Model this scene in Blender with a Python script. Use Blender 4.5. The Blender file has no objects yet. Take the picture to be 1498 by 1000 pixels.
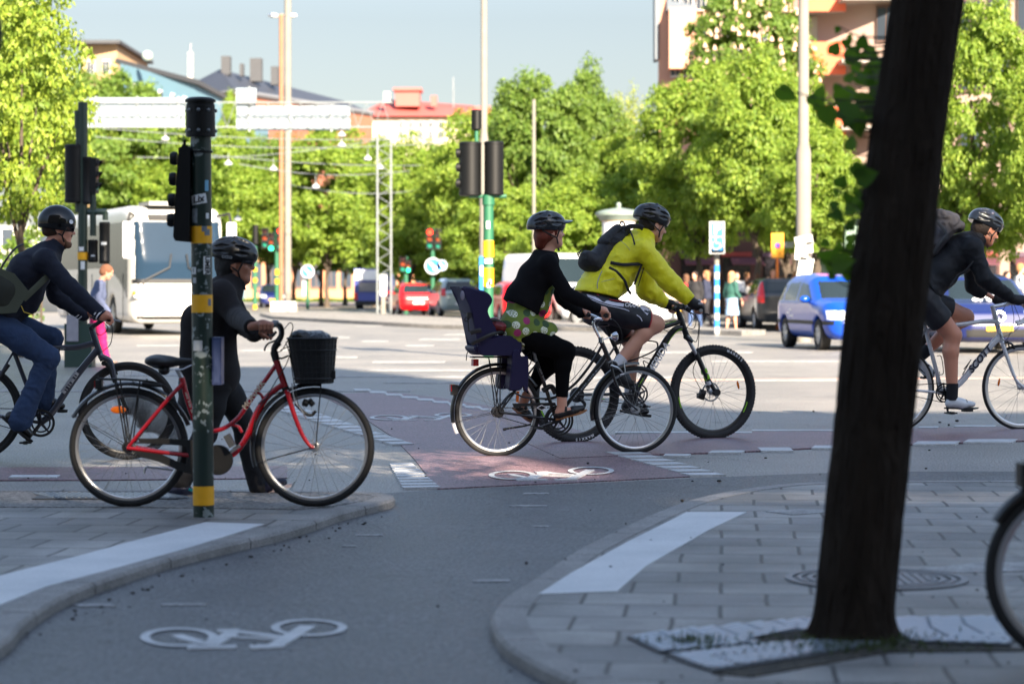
import bpy, math, random, numpy as np
from mathutils import Vector, Matrix
random.seed(7); RNG=np.random.default_rng(7)
F=3537.0; CX=749.0; CY=420.0; H=1.24; R_=math.radians
SC=bpy.context.scene; COL=SC.collection
def P(px,py,d): return Vector(((px-CX)*d/F, d, H-(py-CY)*d/F))
def G(px,py,z=0.0):
    return P(px,py,F*(H-z)/(py-CY))
# ---------------------------------------------------------------- materials
def lin(c):
    return tuple((v/255/12.92 if v/255<=.04045 else ((v/255+.055)/1.055)**2.4) for v in c)
MATS={}
def M(name,col=(128,128,128),rough=.5,metal=0,var=.12,scale=4,bump=0,bscale=60,coat=0,sss=0,trans=0,emit=0,spec=.5,lincol=None):
    if name in MATS: return MATS[name]
    m=bpy.data.materials.new(name); m.use_nodes=True; nt=m.node_tree; n=nt.nodes; l=nt.links
    b=n['Principled BSDF']; c=lincol or lin(col)
    tc=n.new('ShaderNodeTexCoord'); nz=n.new('ShaderNodeTexNoise'); nz.inputs['Scale'].default_value=scale; nz.inputs['Detail'].default_value=5
    l.new(tc.outputs['Object'],nz.inputs['Vector'])
    mx=n.new('ShaderNodeMix'); mx.data_type='RGBA'
    mx.inputs[6].default_value=(*[x*(1-var) for x in c],1); mx.inputs[7].default_value=(*[min(1,x*(1+var)) for x in c],1)
    l.new(nz.outputs['Fac'],mx.inputs[0]); l.new(mx.outputs[2],b.inputs['Base Color'])
    b.inputs['Roughness'].default_value=rough; b.inputs['Metallic'].default_value=metal
    b.inputs['Specular IOR Level'].default_value=spec
    if coat: b.inputs['Coat Weight'].default_value=coat; b.inputs['Coat Roughness'].default_value=.05
    if sss: b.inputs['Subsurface Weight'].default_value=sss; b.inputs['Subsurface Radius'].default_value=(.01,.004,.002)
    if trans: b.inputs['Transmission Weight'].default_value=trans
    if emit: b.inputs['Emission Color'].default_value=(*c,1); b.inputs['Emission Strength'].default_value=emit
    if bump:
        n2=n.new('ShaderNodeTexNoise'); n2.inputs['Scale'].default_value=bscale; n2.inputs['Detail'].default_value=6; n2.inputs['Distortion'].default_value=1.5 if bscale<40 else 0
        l.new(tc.outputs['Object'],n2.inputs['Vector']); bp=n.new('ShaderNodeBump'); bp.inputs['Strength'].default_value=1; bp.inputs['Distance'].default_value=bump
        l.new(n2.outputs['Fac'],bp.inputs['Height']); l.new(bp.outputs['Normal'],b.inputs['Normal'])
    MATS[name]=m; return m
# ---------------------------------------------------------------- things
def tag(o,label=None,cat=None,group=None,kind=None):
    if label: o['label']=label
    if cat: o['category']=cat
    if group: o['group']=group
    if kind: o['kind']=kind
    return o
def thing(name,label,cat,loc=(0,0,0),rz=0,group=None,kind=None):
    o=bpy.data.objects.new(name,None); COL.objects.link(o); o.location=loc; o.rotation_euler=(0,0,rz); o.empty_display_size=.1
    return tag(o,label,cat,group,kind)
def link(name,me,mat=None,parent=None,loc=None):
    o=bpy.data.objects.new(name,me); COL.objects.link(o)
    if mat is not None and not me.materials: me.materials.append(mat)
    if parent is not None: o.parent=parent
    if loc is not None: o.location=loc
    return o
def copy_tree(o,parent=None):
    c=o.copy(); COL.objects.link(c); c.parent=parent
    for ch in o.children: copy_tree(ch,c)
    return c
def np_mesh(name,V,Fq,smooth=True,sharp=None):
    me=bpy.data.meshes.new(name); V=np.asarray(V,np.float32); Fq=np.asarray(Fq,np.int32); k=Fq.shape[1]
    me.vertices.add(len(V)); me.vertices.foreach_set('co',V.ravel()); me.loops.add(Fq.size); me.loops.foreach_set('vertex_index',Fq.ravel())
    me.polygons.add(len(Fq)); me.polygons.foreach_set('loop_start',np.arange(0,Fq.size,k,dtype=np.int32))
    me.polygons.foreach_set('use_smooth',np.full(len(Fq),smooth)); me.update(calc_edges=True)
    if sharp: me.set_sharp_from_angle(angle=R_(sharp))
    return me
# ---------------------------------------------------------------- mesh builder
class MB:
    def __init__(s): s.v=[]; s.f=[]
    def add(s,vs,fs):
        o=len(s.v); s.v+= [tuple(v) for v in vs]; s.f+=[tuple(i+o for i in f) for f in fs]; return s
    def box(s,c,sz,rz=0,M4=None,ry=0):
        hx,hy,hz=[q/2 for q in sz]; vs=[Vector((x,y,z)) for z in(-hz,hz) for y in(-hy,hy) for x in(-hx,hx)]
        Rm=Matrix.Rotation(rz,3,'Z')@Matrix.Rotation(ry,3,'Y')
        if M4 is not None: Rm=M4
        vs=[Rm@v+Vector(c) for v in vs]
        return s.add(vs,[(0,2,3,1),(4,5,7,6),(0,1,5,4),(2,6,7,3),(0,4,6,2),(1,3,7,5)])
    def tube(s,pts,r,n=10,closed=False,caps=True,flat=1.0):
        pts=[Vector(p) for p in pts]; k=len(pts); rs=r if isinstance(r,(list,tuple)) else [r]*k
        if len(rs)!=k: rs=[rs[0]+(rs[-1]-rs[0])*i/(k-1) for i in range(k)]
        t=[]
        for i in range(k):
            a=pts[(i-1)%k] if (closed or i>0) else pts[0]; b=pts[(i+1)%k] if (closed or i<k-1) else pts[-1]
            d=(b-a); t.append(d.normalized() if d.length>1e-9 else Vector((0,0,1)))
        up=Vector((0,1,0)) if abs(t[0].y)<.9 else Vector((1,0,0))
        u=(up-t[0]*up.dot(t[0])).normalized(); vs=[]
        for i in range(k):
            u=(u-t[i]*u.dot(t[i])); u=u.normalized() if u.length>1e-6 else Vector((0,1,0)); w=t[i].cross(u)
            for j in range(n):
                a=2*math.pi*j/n; vs.append(pts[i]+(u*math.cos(a)*flat+w*math.sin(a))*rs[i])
        fs=[]
        for i in range(k if closed else k-1):
            for j in range(n):
                a=i*n+j; b=i*n+(j+1)%n; c=((i+1)%k)*n+(j+1)%n; d=((i+1)%k)*n+j; fs.append((a,b,c,d))
        if not closed and caps: fs.append(tuple(range(n-1,-1,-1))); fs.append(tuple((k-1)*n+j for j in range(n)))
        return s.add(vs,fs)
    def lathe(s,prof,o=(0,0,0),ax=(0,0,1),n=20,capped=True):
        if abs(prof[0][0]-prof[-1][0])<1e-6 and abs(prof[0][1]-prof[-1][1])<1e-6: capped=False
        if max(p[1] for p in prof)-min(p[1] for p in prof)<1e-6: capped=False
        ax=Vector(ax).normalized(); u=ax.orthogonal().normalized(); w=ax.cross(u); o=Vector(o); vs=[]
        for r,h in prof:
            for j in range(n):
                a=2*math.pi*j/n; vs.append(o+ax*h+(u*math.cos(a)+w*math.sin(a))*r)
        fs=[(i*n+j,i*n+(j+1)%n,(i+1)*n+(j+1)%n,(i+1)*n+j) for i in range(len(prof)-1) for j in range(n)]
        if capped and prof[0][0]>1e-5: fs.append(tuple(range(n-1,-1,-1)))
        if capped and prof[-1][0]>1e-5: fs.append(tuple((len(prof)-1)*n+j for j in range(n)))
        return s.add(vs,fs)
    def prism(s,poly,off):
        poly=[Vector(p) for p in poly]; k=len(poly); off=Vector(off)
        return s.add(poly+[p+off for p in poly],[tuple(range(k))[::-1],tuple(range(k,2*k))]+[(i,(i+1)%k,k+(i+1)%k,k+i) for i in range(k)])
    def poly(s,pts): return s.add(pts,[tuple(range(len(pts)))])
    def sphere(s,c,r,n=12,m=8):
        rr=r if isinstance(r,(tuple,list)) else (r,r,r); vs=[];fs=[]
        for i in range(m+1):
            p=math.pi*i/m
            for j in range(n):
                a=2*math.pi*j/n; vs.append((c[0]+rr[0]*math.sin(p)*math.cos(a),c[1]+rr[1]*math.sin(p)*math.sin(a),c[2]+rr[2]*math.cos(p)))
        for i in range(m):
            for j in range(n): fs.append((i*n+j,(i+1)*n+j,(i+1)*n+(j+1)%n,i*n+(j+1)%n))
        return s.add(vs,fs)
    def build(s,name,mat=None,parent=None,sharp=35,loc=None):
        me=bpy.data.meshes.new(name); me.from_pydata(s.v,[],s.f); me.validate(); me.polygons.foreach_set('use_smooth',[True]*len(me.polygons)); me.set_sharp_from_angle(angle=R_(sharp)); me.update()
        return link(name,me,mat,parent,loc)
def spline(pts,n=8,closed=False):
    pts=[Vector(p) for p in pts]; k=len(pts); out=[]
    rng=range(k) if closed else range(k-1)
    for i in rng:
        p0=pts[(i-1)%k] if closed or i>0 else pts[0]*2-pts[1]; p1=pts[i]; p2=pts[(i+1)%k]; p3=pts[(i+2)%k] if closed or i<k-2 else pts[-1]*2-pts[-2]
        for j in range(n):
            t=j/n; out.append(.5*((2*p1)+(p2-p0)*t+(2*p0-5*p1+4*p2-p3)*t*t+(3*p1-p0-3*p2+p3)*t**3))
    if not closed: out.append(pts[-1])
    return out
def text(name,s,size,mat,parent,loc,xdir,ydir,ext=.0008,shear=0,bold=0,align='CENTER'):
    cu=bpy.data.curves.new(name,'FONT'); cu.body=s; cu.size=size; cu.extrude=ext; cu.shear=shear; cu.align_x=align; cu.align_y='CENTER'; cu.offset=bold; cu.resolution_u=3
    o=bpy.data.objects.new(name,cu); COL.objects.link(o); me=bpy.data.meshes.new_from_object(o); COL.objects.unlink(o); bpy.data.objects.remove(o)
    x=Vector(xdir).normalized(); y=Vector(ydir); y=(y-x*y.dot(x)).normalized(); z=x.cross(y)
    me.transform(Matrix((( x.x,y.x,z.x,loc[0]),(x.y,y.y,z.y,loc[1]),(x.z,y.z,z.z,loc[2]),(0,0,0,1)))); me.materials.clear()
    return link(name,me,mat,parent)
# ---------------------------------------------------------------- signed distance modelling
def cap(a,b,ra,rb=None,k=.02,w=1,sub=False): return dict(t='c',a=Vector(a),b=Vector(b),ra=ra,rb=ra if rb is None else rb,k=k,w=w,sub=sub)
def ell(c,r,k=.02,R=None,sub=False): return dict(t='e',c=Vector(c),r=r,R=R or Matrix.Identity(3),k=k,sub=sub)
def rib(pts,rs,k=.02,w=1): return [cap(pts[i],pts[i+1],rs[i],rs[i+1],k,w) for i in range(len(pts)-1)]
def xf(prims,loc,R,s=1.0):
    out=[]
    for p in prims:
        q=dict(p)
        if p['t']=='c': q['a']=R@(p['a']*s)+loc; q['b']=R@(p['b']*s)+loc; q['ra']=p['ra']*s; q['rb']=p['rb']*s
        else: q['c']=R@(p['c']*s)+loc; q['r']=tuple(v*s for v in p['r']); q['R']=R@p['R']
        out.append(q)
    return out
def grow(prims,g): 
    out=[]
    for p in prims:
        q=dict(p)
        if p['t']=='c': q['ra']=p['ra']+g; q['rb']=p['rb']+g
        else: q['r']=tuple(v+g for v in p['r'])
        out.append(q)
    return out
def smin(a,b,k):
    h=np.maximum(k-np.abs(a-b),0); return np.minimum(a,b)-h*h/(4*k)
def bounds(p,m=0):
    if p['t']=='c':
        r=max(p['ra'],p['rb'])+m; rv=np.array([r,r*max(1,p['w']),r]); return np.minimum(p['a'],p['b'])-rv,np.maximum(p['a'],p['b'])+rv
    r=max(p['r'])+m; return np.array(p['c'])-r,np.array(p['c'])+r
def field_eval(prims,vox,planes=(),fold=None):
    lo=np.min([bounds(p)[0] for p in prims if not p['sub']],0)-vox*4; hi=np.max([bounds(p)[1] for p in prims if not p['sub']],0)+vox*4
    n=np.ceil((hi-lo)/vox).astype(int)+1; D=np.full(n,.5,np.float32)
    ax=[(lo[i]+vox*np.arange(n[i])).astype(np.float32) for i in range(3)]
    for p in prims:
        b0,b1=bounds(p,p['k']+.03); i0=np.clip(((b0-lo)/vox).astype(int),0,n); i1=np.clip(((b1-lo)/vox).astype(int)+1,0,n)
        if np.any(i1<=i0): continue
        X=ax[0][i0[0]:i1[0]][:,None,None]; Y=ax[1][i0[1]:i1[1]][None,:,None]; Z=ax[2][i0[2]:i1[2]][None,None,:]
        if p['t']=='c':
            a=np.array(p['a']); b=np.array(p['b']); w=p['w']; ba=b-a; ba[1]/=w; L=max(float(ba@ba),1e-9)
            x=X-a[0]; y=(Y-a[1])/w; z=Z-a[2]; h=np.clip((x*ba[0]+y*ba[1]+z*ba[2])/L,0,1)
            d=np.sqrt((x-ba[0]*h)**2+(y-ba[1]*h)**2+(z-ba[2]*h)**2)-(p['ra']+(p['rb']-p['ra'])*h)
        else:
            c=p['c']; R=np.array(p['R']); x=X-c[0]; y=Y-c[1]; z=Z-c[2]; r=p['r']
            u=[(x*R[0,i]+y*R[1,i]+z*R[2,i])/r[i] for i in range(3)]
            k0=np.sqrt(u[0]**2+u[1]**2+u[2]**2); k1=np.sqrt((u[0]/r[0])**2+(u[1]/r[1])**2+(u[2]/r[2])**2)+1e-6; d=k0*(k0-1)/k1
        sl=(slice(i0[0],i1[0]),slice(i0[1],i1[1]),slice(i0[2],i1[2])); S=D[sl]; k=max(p['k'],1e-4)
        D[sl]= -smin(-S,d,k) if p['sub'] else smin(S,d,k)
    if fold is not None: D+=fold(ax[0][:,None,None],ax[1][None,:,None],ax[2][None,None,:]).astype(np.float32)
    for (p0,nn) in planes:
        nn=np.array(Vector(nn).normalized()); d=(ax[0][:,None,None]-p0[0])*nn[0]+(ax[1][None,:,None]-p0[1])*nn[1]+(ax[2][None,None,:]-p0[2])*nn[2]; D=np.maximum(D,d.astype(np.float32))
    return D,lo
def nets(D,lo,vox):
    D[0]=D[-1]=.5; D[:,0]=D[:,-1]=.5; D[:,:,0]=D[:,:,-1]=.5
    I=D<0; c=np.zeros([s-1 for s in D.shape],np.int8)
    for dx in(0,1):
        for dy in(0,1):
            for dz in(0,1): c+=I[dx:dx+c.shape[0],dy:dy+c.shape[1],dz:dz+c.shape[2]]
    act=np.argwhere((c>0)&(c<8)); idx=np.full(c.shape,-1,np.int32); idx[act[:,0],act[:,1],act[:,2]]=np.arange(len(act))
    acc=np.zeros((len(act),3)); cnt=np.zeros(len(act)); i,j,k=act.T
    cs=[(0,0,0),(1,0,0),(0,1,0),(1,1,0),(0,0,1),(1,0,1),(0,1,1),(1,1,1)]
    vals=[D[i+a,j+b,k+e] for a,b,e in cs]
    for a in range(8):
        for b in range(a+1,8):
            df=np.array(cs[b])-np.array(cs[a])
            if np.abs(df).sum()!=1: continue
            v0,v1=vals[a],vals[b]; m=(v0<0)!=(v1<0); t=np.where(m,v0/np.where(m,v0-v1,1),0)
            acc+=np.where(m[:,None],np.array(cs[a])+t[:,None]*df,0); cnt+=m
    V=(act+acc/cnt[:,None])*vox+lo; Q=[]
    for axn in range(3):
        sl0=[slice(None)]*3; sl1=[slice(None)]*3; sl0[axn]=slice(0,-1); sl1[axn]=slice(1,None)
        e=I[tuple(sl0)]!=I[tuple(sl1)]; E=np.argwhere(e); E=E[(E[:,(axn+1)%3]>0)&(E[:,(axn+2)%3]>0)]
        o1=np.zeros(3,int); o1[(axn+1)%3]=1; o2=np.zeros(3,int); o2[(axn+2)%3]=1
        g=lambda e_: idx[e_[:,0],e_[:,1],e_[:,2]]
        q=np.stack([g(E-o1-o2),g(E-o2),g(E),g(E-o1)],1); ins=I[E[:,0],E[:,1],E[:,2]]; q[~ins]=q[~ins][:,::-1]; Q.append(q)
    Q=np.concatenate(Q); return V,Q[(Q>=0).all(1)]
def smooth_v(V,Q,it=1):
    for _ in range(it):
        acc=np.zeros_like(V); cnt=np.zeros(len(V))
        for a,b in((0,1),(1,2),(2,3),(3,0)):
            np.add.at(acc,Q[:,a],V[Q[:,b]]); np.add.at(cnt,Q[:,a],1)
            np.add.at(acc,Q[:,b],V[Q[:,a]]); np.add.at(cnt,Q[:,b],1)
        V=V*.4+.6*acc/np.maximum(cnt,1)[:,None]
    return V
def sdf(name,prims,mat,parent,vox=.007,planes=(),fold=None,sm=1):
    D,lo=field_eval(prims,vox,planes,fold); V,Q=nets(D,lo,vox)
    if sm: V=smooth_v(V,Q,sm)
    return link(name,np_mesh(name,V,Q),mat,parent)
def folds(amp,f=30,seed=1,stretch=(1,1,1)):
    r=np.random.default_rng(seed); ds=r.normal(size=(6,3))*np.array(stretch); ds/=np.linalg.norm(ds,axis=1)[:,None]; ph=r.uniform(0,6,6); fr=r.uniform(.5,1.5,6)
    def fn(X,Y,Z):
        w=.05*np.sin(X*13+Z*9+seed)+.05*np.sin(Z*17-Y*11+X*5)+.02*np.sin(X*41-Z*37); out=0
        for i,(d,p) in enumerate(zip(ds,ph)):
            m=.5+.5*np.sin(X*7*ds[i-1][0]+Y*7*ds[i-1][1]+Z*9*ds[i-2][2]+p*2); out=out+m*(np.abs(np.sin((X*d[0]+Y*d[1]+Z*d[2]+w)*f*fr[i]*.8+p))-.6)
        return out/3*amp*1.15
    return fn
# ================================================================ camera, sun, sky
cam=bpy.data.cameras.new('camera'); co=bpy.data.objects.new('camera',cam); COL.objects.link(co); SC.camera=co
co.location=(0,0,H); co.rotation_euler=(R_(90),0,0); cam.sensor_width=36; cam.lens=F/1498*36; cam.shift_y=-80/1498; cam.clip_end=3000; cam.clip_start=.1
cam.dof.use_dof=True; cam.dof.focus_distance=18.0; cam.dof.aperture_fstop=2.8; cam.dof.aperture_blades=9
AZ=R_(21); EL=R_(28)
S=Vector((math.sin(AZ)*math.cos(EL),-math.cos(AZ)*math.cos(EL),math.sin(EL)))
sl=bpy.data.lights.new('sun','SUN'); sl.energy=5.0; sl.angle=R_(.53); sl.color=(1,.85,.67); so=bpy.data.objects.new('sun',sl); COL.objects.link(so)
so.rotation_euler=(-S).to_track_quat('-Z','Y').to_euler(); so.location=(20,-40,40)
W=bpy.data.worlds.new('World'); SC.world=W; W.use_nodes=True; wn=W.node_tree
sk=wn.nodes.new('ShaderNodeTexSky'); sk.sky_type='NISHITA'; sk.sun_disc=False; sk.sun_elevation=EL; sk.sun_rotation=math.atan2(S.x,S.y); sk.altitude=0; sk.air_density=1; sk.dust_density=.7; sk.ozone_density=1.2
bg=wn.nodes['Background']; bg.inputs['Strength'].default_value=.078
# sky radiance scaled by hand: dimmed low down, rising to full strength with elevation
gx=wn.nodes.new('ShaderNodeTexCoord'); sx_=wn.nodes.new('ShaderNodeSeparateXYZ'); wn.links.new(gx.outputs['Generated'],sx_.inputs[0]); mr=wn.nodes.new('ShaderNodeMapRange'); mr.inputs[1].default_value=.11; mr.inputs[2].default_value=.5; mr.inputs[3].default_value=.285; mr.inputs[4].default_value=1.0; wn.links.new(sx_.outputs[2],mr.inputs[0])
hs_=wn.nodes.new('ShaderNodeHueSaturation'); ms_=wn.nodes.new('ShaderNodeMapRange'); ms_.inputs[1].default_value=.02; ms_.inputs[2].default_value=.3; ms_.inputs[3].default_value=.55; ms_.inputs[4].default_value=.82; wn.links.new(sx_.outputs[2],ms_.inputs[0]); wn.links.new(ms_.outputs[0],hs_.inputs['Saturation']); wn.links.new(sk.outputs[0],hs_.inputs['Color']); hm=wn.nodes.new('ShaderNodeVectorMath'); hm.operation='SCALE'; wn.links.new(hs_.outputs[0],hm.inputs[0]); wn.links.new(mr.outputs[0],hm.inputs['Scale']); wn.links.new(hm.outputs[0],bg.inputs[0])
SC.view_settings.view_transform='Standard'; SC.view_settings.look='None'; SC.view_settings.exposure=2.28; SC.view_settings.gamma=1
# ================================================================ ground
def ground_mat(name,c1,c2,rough,bumpd,bs,c3=None,gr=.7,sc=.35,spec=.5,crack=0):
    m=bpy.data.materials.new(name); m.use_nodes=True; nt=m.node_tree; n=nt.nodes; l=nt.links; b=n['Principled BSDF']
    tc=n.new('ShaderNodeTexCoord')
    a=n.new('ShaderNodeTexNoise'); a.inputs['Scale'].default_value=sc; a.inputs['Detail'].default_value=8; a.inputs['Roughness'].default_value=.65
    f=n.new('ShaderNodeTexNoise'); f.inputs['Scale'].default_value=bs; f.inputs['Detail'].default_value=3
    v=n.new('ShaderNodeTexVoronoi'); v.inputs['Scale'].default_value=bs*.8
    for q in(a,f,v): l.new(tc.outputs['Object'],q.inputs['Vector'])
    r=n.new('ShaderNodeValToRGB'); r.color_ramp.elements[0].position=.35; r.color_ramp.elements[1].position=.68
    r.color_ramp.elements[0].color=(*c1,1); r.color_ramp.elements[1].color=(*c2,1); l.new(a.outputs['Fac'],r.inputs[0])
    mx=n.new('ShaderNodeMix'); mx.data_type='RGBA'; mx.blend_type='MULTIPLY'; mx.inputs[0].default_value=.75
    r2=n.new('ShaderNodeValToRGB'); r2.color_ramp.elements[0].position=.38; r2.color_ramp.elements[1].position=.64; r2.color_ramp.elements[0].color=(1-gr,1-gr,1-gr,1); r2.color_ramp.elements[1].color=(1+gr,1+gr,1+gr,1)
    l.new(f.outputs['Fac'],r2.inputs[0]); l.new(r.outputs[0],mx.inputs[6]); l.new(r2.outputs[0],mx.inputs[7]); last=mx.outputs[2]
    if crack:
        vc=n.new('ShaderNodeTexVoronoi'); vc.feature='DISTANCE_TO_EDGE'; vc.inputs['Scale'].default_value=crack; wv=n.new('ShaderNodeTexNoise'); wv.inputs['Scale'].default_value=1.3; wv.inputs['Detail'].default_value=6
        ad=n.new('ShaderNodeVectorMath'); ad.operation='MULTIPLY_ADD'; ad.inputs[1].default_value=(1.6,1.6,0); l.new(wv.outputs['Color'],ad.inputs[0]); l.new(tc.outputs['Object'],wv.inputs['Vector']); l.new(tc.outputs['Object'],ad.inputs[2]); l.new(ad.outputs[0],vc.inputs['Vector'])
        rc=n.new('ShaderNodeValToRGB'); rc.color_ramp.elements[0].position=.0; rc.color_ramp.elements[0].color=(.35,.35,.35,1); rc.color_ramp.elements[1].position=.006; rc.color_ramp.elements[1].color=(1,1,1,1); l.new(vc.outputs['Distance'],rc.inputs[0])
        m3=n.new('ShaderNodeMix'); m3.data_type='RGBA'; m3.blend_type='MULTIPLY'; m3.inputs[0].default_value=.8; l.new(last,m3.inputs[6]); l.new(rc.outputs[0],m3.inputs[7]); last=m3.outputs[2]
    l.new(last,b.inputs['Base Color'])
    rr=n.new('ShaderNodeMapRange'); rr.inputs[3].default_value=rough-.12; rr.inputs[4].default_value=rough+.12; l.new(a.outputs['Fac'],rr.inputs[0]); l.new(rr.outputs[0],b.inputs['Roughness'])
    b.inputs['Specular IOR Level'].default_value=spec
    bp=n.new('ShaderNodeBump'); bp.inputs['Distance'].default_value=bumpd; bp.inputs['Strength'].default_value=.9; l.new(v.outputs['Distance'],bp.inputs['Height']); l.new(bp.outputs['Normal'],b.inputs['Normal'])
    return m
asph=ground_mat('asphalt',(.165,.157,.146),(.27,.255,.235),.48,.008,70,sc=.5,crack=.35)
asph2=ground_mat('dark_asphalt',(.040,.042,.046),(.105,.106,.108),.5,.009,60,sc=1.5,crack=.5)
redm=ground_mat('red_asphalt',(.145,.082,.098),(.225,.15,.165),.5,.005,70,sc=1.1)
paintm=ground_mat('road_paint',(.38,.39,.40),(.56,.57,.58),.6,.002,90,sc=5,gr=.18)
paintw=ground_mat('slab_paint',(.46,.48,.50),(.62,.63,.64),.6,.001,90,sc=1.5,gr=.10)
paintd=ground_mat('worn_paint',(.16,.16,.16),(.36,.36,.36),.65,.003,60,sc=7,gr=.35)
kerbm=ground_mat('kerb_stone',(.17,.165,.16),(.29,.28,.27),.7,.003,110,sc=3,gr=.4)
grav=ground_mat('rough_asphalt',(.12,.115,.11),(.2,.19,.18),.7,.01,45,sc=2.)
farpave=ground_mat('island_paving',(.17,.165,.155),(.26,.25,.235),.8,.004,30,sc=1)
soil=ground_mat('soil',(.02,.017,.013),(.06,.05,.035),.9,.02,40,sc=5)
def paving_mat():
    m=ground_mat('paving',(.15,.148,.146),(.30,.295,.285),.58,.002,120,sc=2.2,gr=.3); nt=m.node_tree; n=nt.nodes; l=nt.links; b=n['Principled BSDF']
    src=b.inputs['Base Color'].links[0].from_socket; tc=n.new('ShaderNodeTexCoord'); mp=n.new('ShaderNodeMapping'); mp.inputs['Rotation'].default_value=(0,0,R_(5)); l.new(tc.outputs['Object'],mp.inputs[0])
    nw=n.new('ShaderNodeTexNoise'); nw.inputs['Scale'].default_value=3; l.new(tc.outputs['Object'],nw.inputs['Vector']); av=n.new('ShaderNodeVectorMath'); av.operation='MULTIPLY_ADD'; av.inputs[1].default_value=(.02,.02,0); l.new(nw.outputs['Color'],av.inputs[0]); l.new(mp.outputs[0],av.inputs[2])
    br=n.new('ShaderNodeTexBrick'); br.inputs['Scale'].default_value=1; br.inputs['Brick Width'].default_value=.35; br.inputs['Row Height'].default_value=.35; br.inputs['Mortar Size'].default_value=.009; br.inputs['Mortar Smooth'].default_value=.2; br.inputs['Color1'].default_value=(.72,.72,.74,1); br.inputs['Color2'].default_value=(1.25,1.22,1.18,1); br.inputs['Mortar'].default_value=(.13,.12,.11,1); br.offset=.5
    l.new(av.outputs[0],br.inputs['Vector']); mx=n.new('ShaderNodeMix'); mx.data_type='RGBA'; mx.blend_type='MULTIPLY'; mx.inputs[0].default_value=.92; l.new(src,mx.inputs[6]); l.new(br.outputs['Color'],mx.inputs[7]); l.new(mx.outputs[2],b.inputs['Base Color'])
    last=mx.outputs[2]
    for sc_,lo_,hi_,dk,lt,vor in((.9,.42,.62,.68,1.12,0),(7,.045,.07,.6,1.0,1)):
        q=n.new('ShaderNodeTexVoronoi') if vor else n.new('ShaderNodeTexNoise'); q.inputs['Scale'].default_value=sc_; l.new(tc.outputs['Object'],q.inputs['Vector'])
        if not vor: q.inputs['Detail'].default_value=9
        rr=n.new('ShaderNodeValToRGB'); rr.color_ramp.elements[0].position=lo_; rr.color_ramp.elements[1].position=hi_; rr.color_ramp.elements[0].color=(dk,dk,dk*.98,1); rr.color_ramp.elements[1].color=(lt,lt,lt,1); l.new(q.outputs['Distance' if vor else 'Fac'],rr.inputs[0])
        m4=n.new('ShaderNodeMix'); m4.data_type='RGBA'; m4.blend_type='MULTIPLY'; m4.inputs[0].default_value=1; l.new(last,m4.inputs[6]); l.new(rr.outputs[0],m4.inputs[7]); last=m4.outputs[2]
    l.new(last,b.inputs['Base Color'])
    bp2=n.new('ShaderNodeBump'); bp2.inputs['Distance'].default_value=.006; bp2.invert=True; l.new(br.outputs['Fac'],bp2.inputs['Height']); old=b.inputs['Normal'].links[0].from_socket; l.new(old,bp2.inputs['Normal']); l.new(bp2.outputs['Normal'],b.inputs['Normal']); return m
pavem=paving_mat()
def sheet(name,pts,z,mat,**kw):
    mb=MB(); mb.prism([(p[0],p[1],z) for p in pts],(0,0,-.02)) if z>0 else mb.poly([(p[0],p[1],z) for p in pts]); o=mb.build(name,mat); tag(o,kind='structure',**kw); return o
def gp(pts,z=0): return [G(x,y,z) for x,y in pts]
sheet('ground',[(-900,-60),(900,-60),(900,1800),(-900,1800)],0,asph)
# darker near cycle path asphalt
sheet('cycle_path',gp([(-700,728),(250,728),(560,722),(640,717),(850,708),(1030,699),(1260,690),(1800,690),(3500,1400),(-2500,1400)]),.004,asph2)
# red lanes
def lane(name,pts,z=.004,mat=redm): return sheet(name,gp(pts),z,mat)
lane('red_cycle_lane',[(470,579),(560,573),(640,582),(713,594),(800,614),(880,642),(935,668),(1025,697),(850,706),(700,713),(640,716),(606,672),(575,640),(520,604)],.008)
lane('red_cycle_lane',[(760,645),(900,637),(1100,633),(1219,630),(1498,625),(2000,616),(2000,634),(1498,646),(1219,655),(1111,661),(1030,664),(930,667),(820,672)],.012)
lane('red_cycle_lane',[(-900,690),(150,684),(420,683),(420,700),(150,703),(-900,706)],.008)
# white dashes: each marking set of strips
def strips(name,quads,z,mat=paintm):
    mb=MB()
    for q in quads: mb.prism([tuple(G(x,y))[:2]+(z,) for x,y in q],(0,0,-.02))
    o=mb.build(name,mat); tag(o,kind='structure'); return o
def qd(x0,x1,y,h=2,sk=3): return [(x0,y+h/2),(x1,y+h/2),(x1+sk,y-h/2),(x0+sk,y-h/2)]
Q=[]
for i in range(12):
    t=i/11; x=392+t*170; y=597+t*52; Q.append([(x,y),(x+42-t*12,y-1.2),(x+54-t*10,y+2.5),(x+12,y+3.2)])
for i in range(9):
    t=i/8; x=572+t*18; y=681+t*33; Q.append([(x,y+2.5),(x+34+t*20,y+1.5),(x+30+t*20,y-1),(x-3,y-.3)])
for i in range(9):
    t=i/8; x=520+t*185; y=571+t*29; Q.append([(x,y+1.6),(x+24,y+1.8+t),(x+20,y-.5),(x-4,y-1)])
for i in range(7):
    t=i/6; x=900+t*110; y=664+t*31; Q.append([(x,y+3),(x+52,y+2.2),(x+34,y-.8),(x-14,y-.5)])
Q+= [qd(1036,1084,663,3.2,6),qd(1114,1161,659.5,5,-6),qd(1187,1221,656,4,5),qd(1335,1397,650,4.5,8),qd(1409,1481,647,4.5,8),qd(1343,1371,627,2.2),qd(1395,1455,625.2,2.2),qd(900,1100,634.5,2,0),qd(1100,1330,631.5,1.8,0),qd(970,1008,668,3),qd(12,82,699.5,3.4,6),qd(-120,-40,700,3.4,6)]
strips('lane_marking',Q,.0165)
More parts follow.
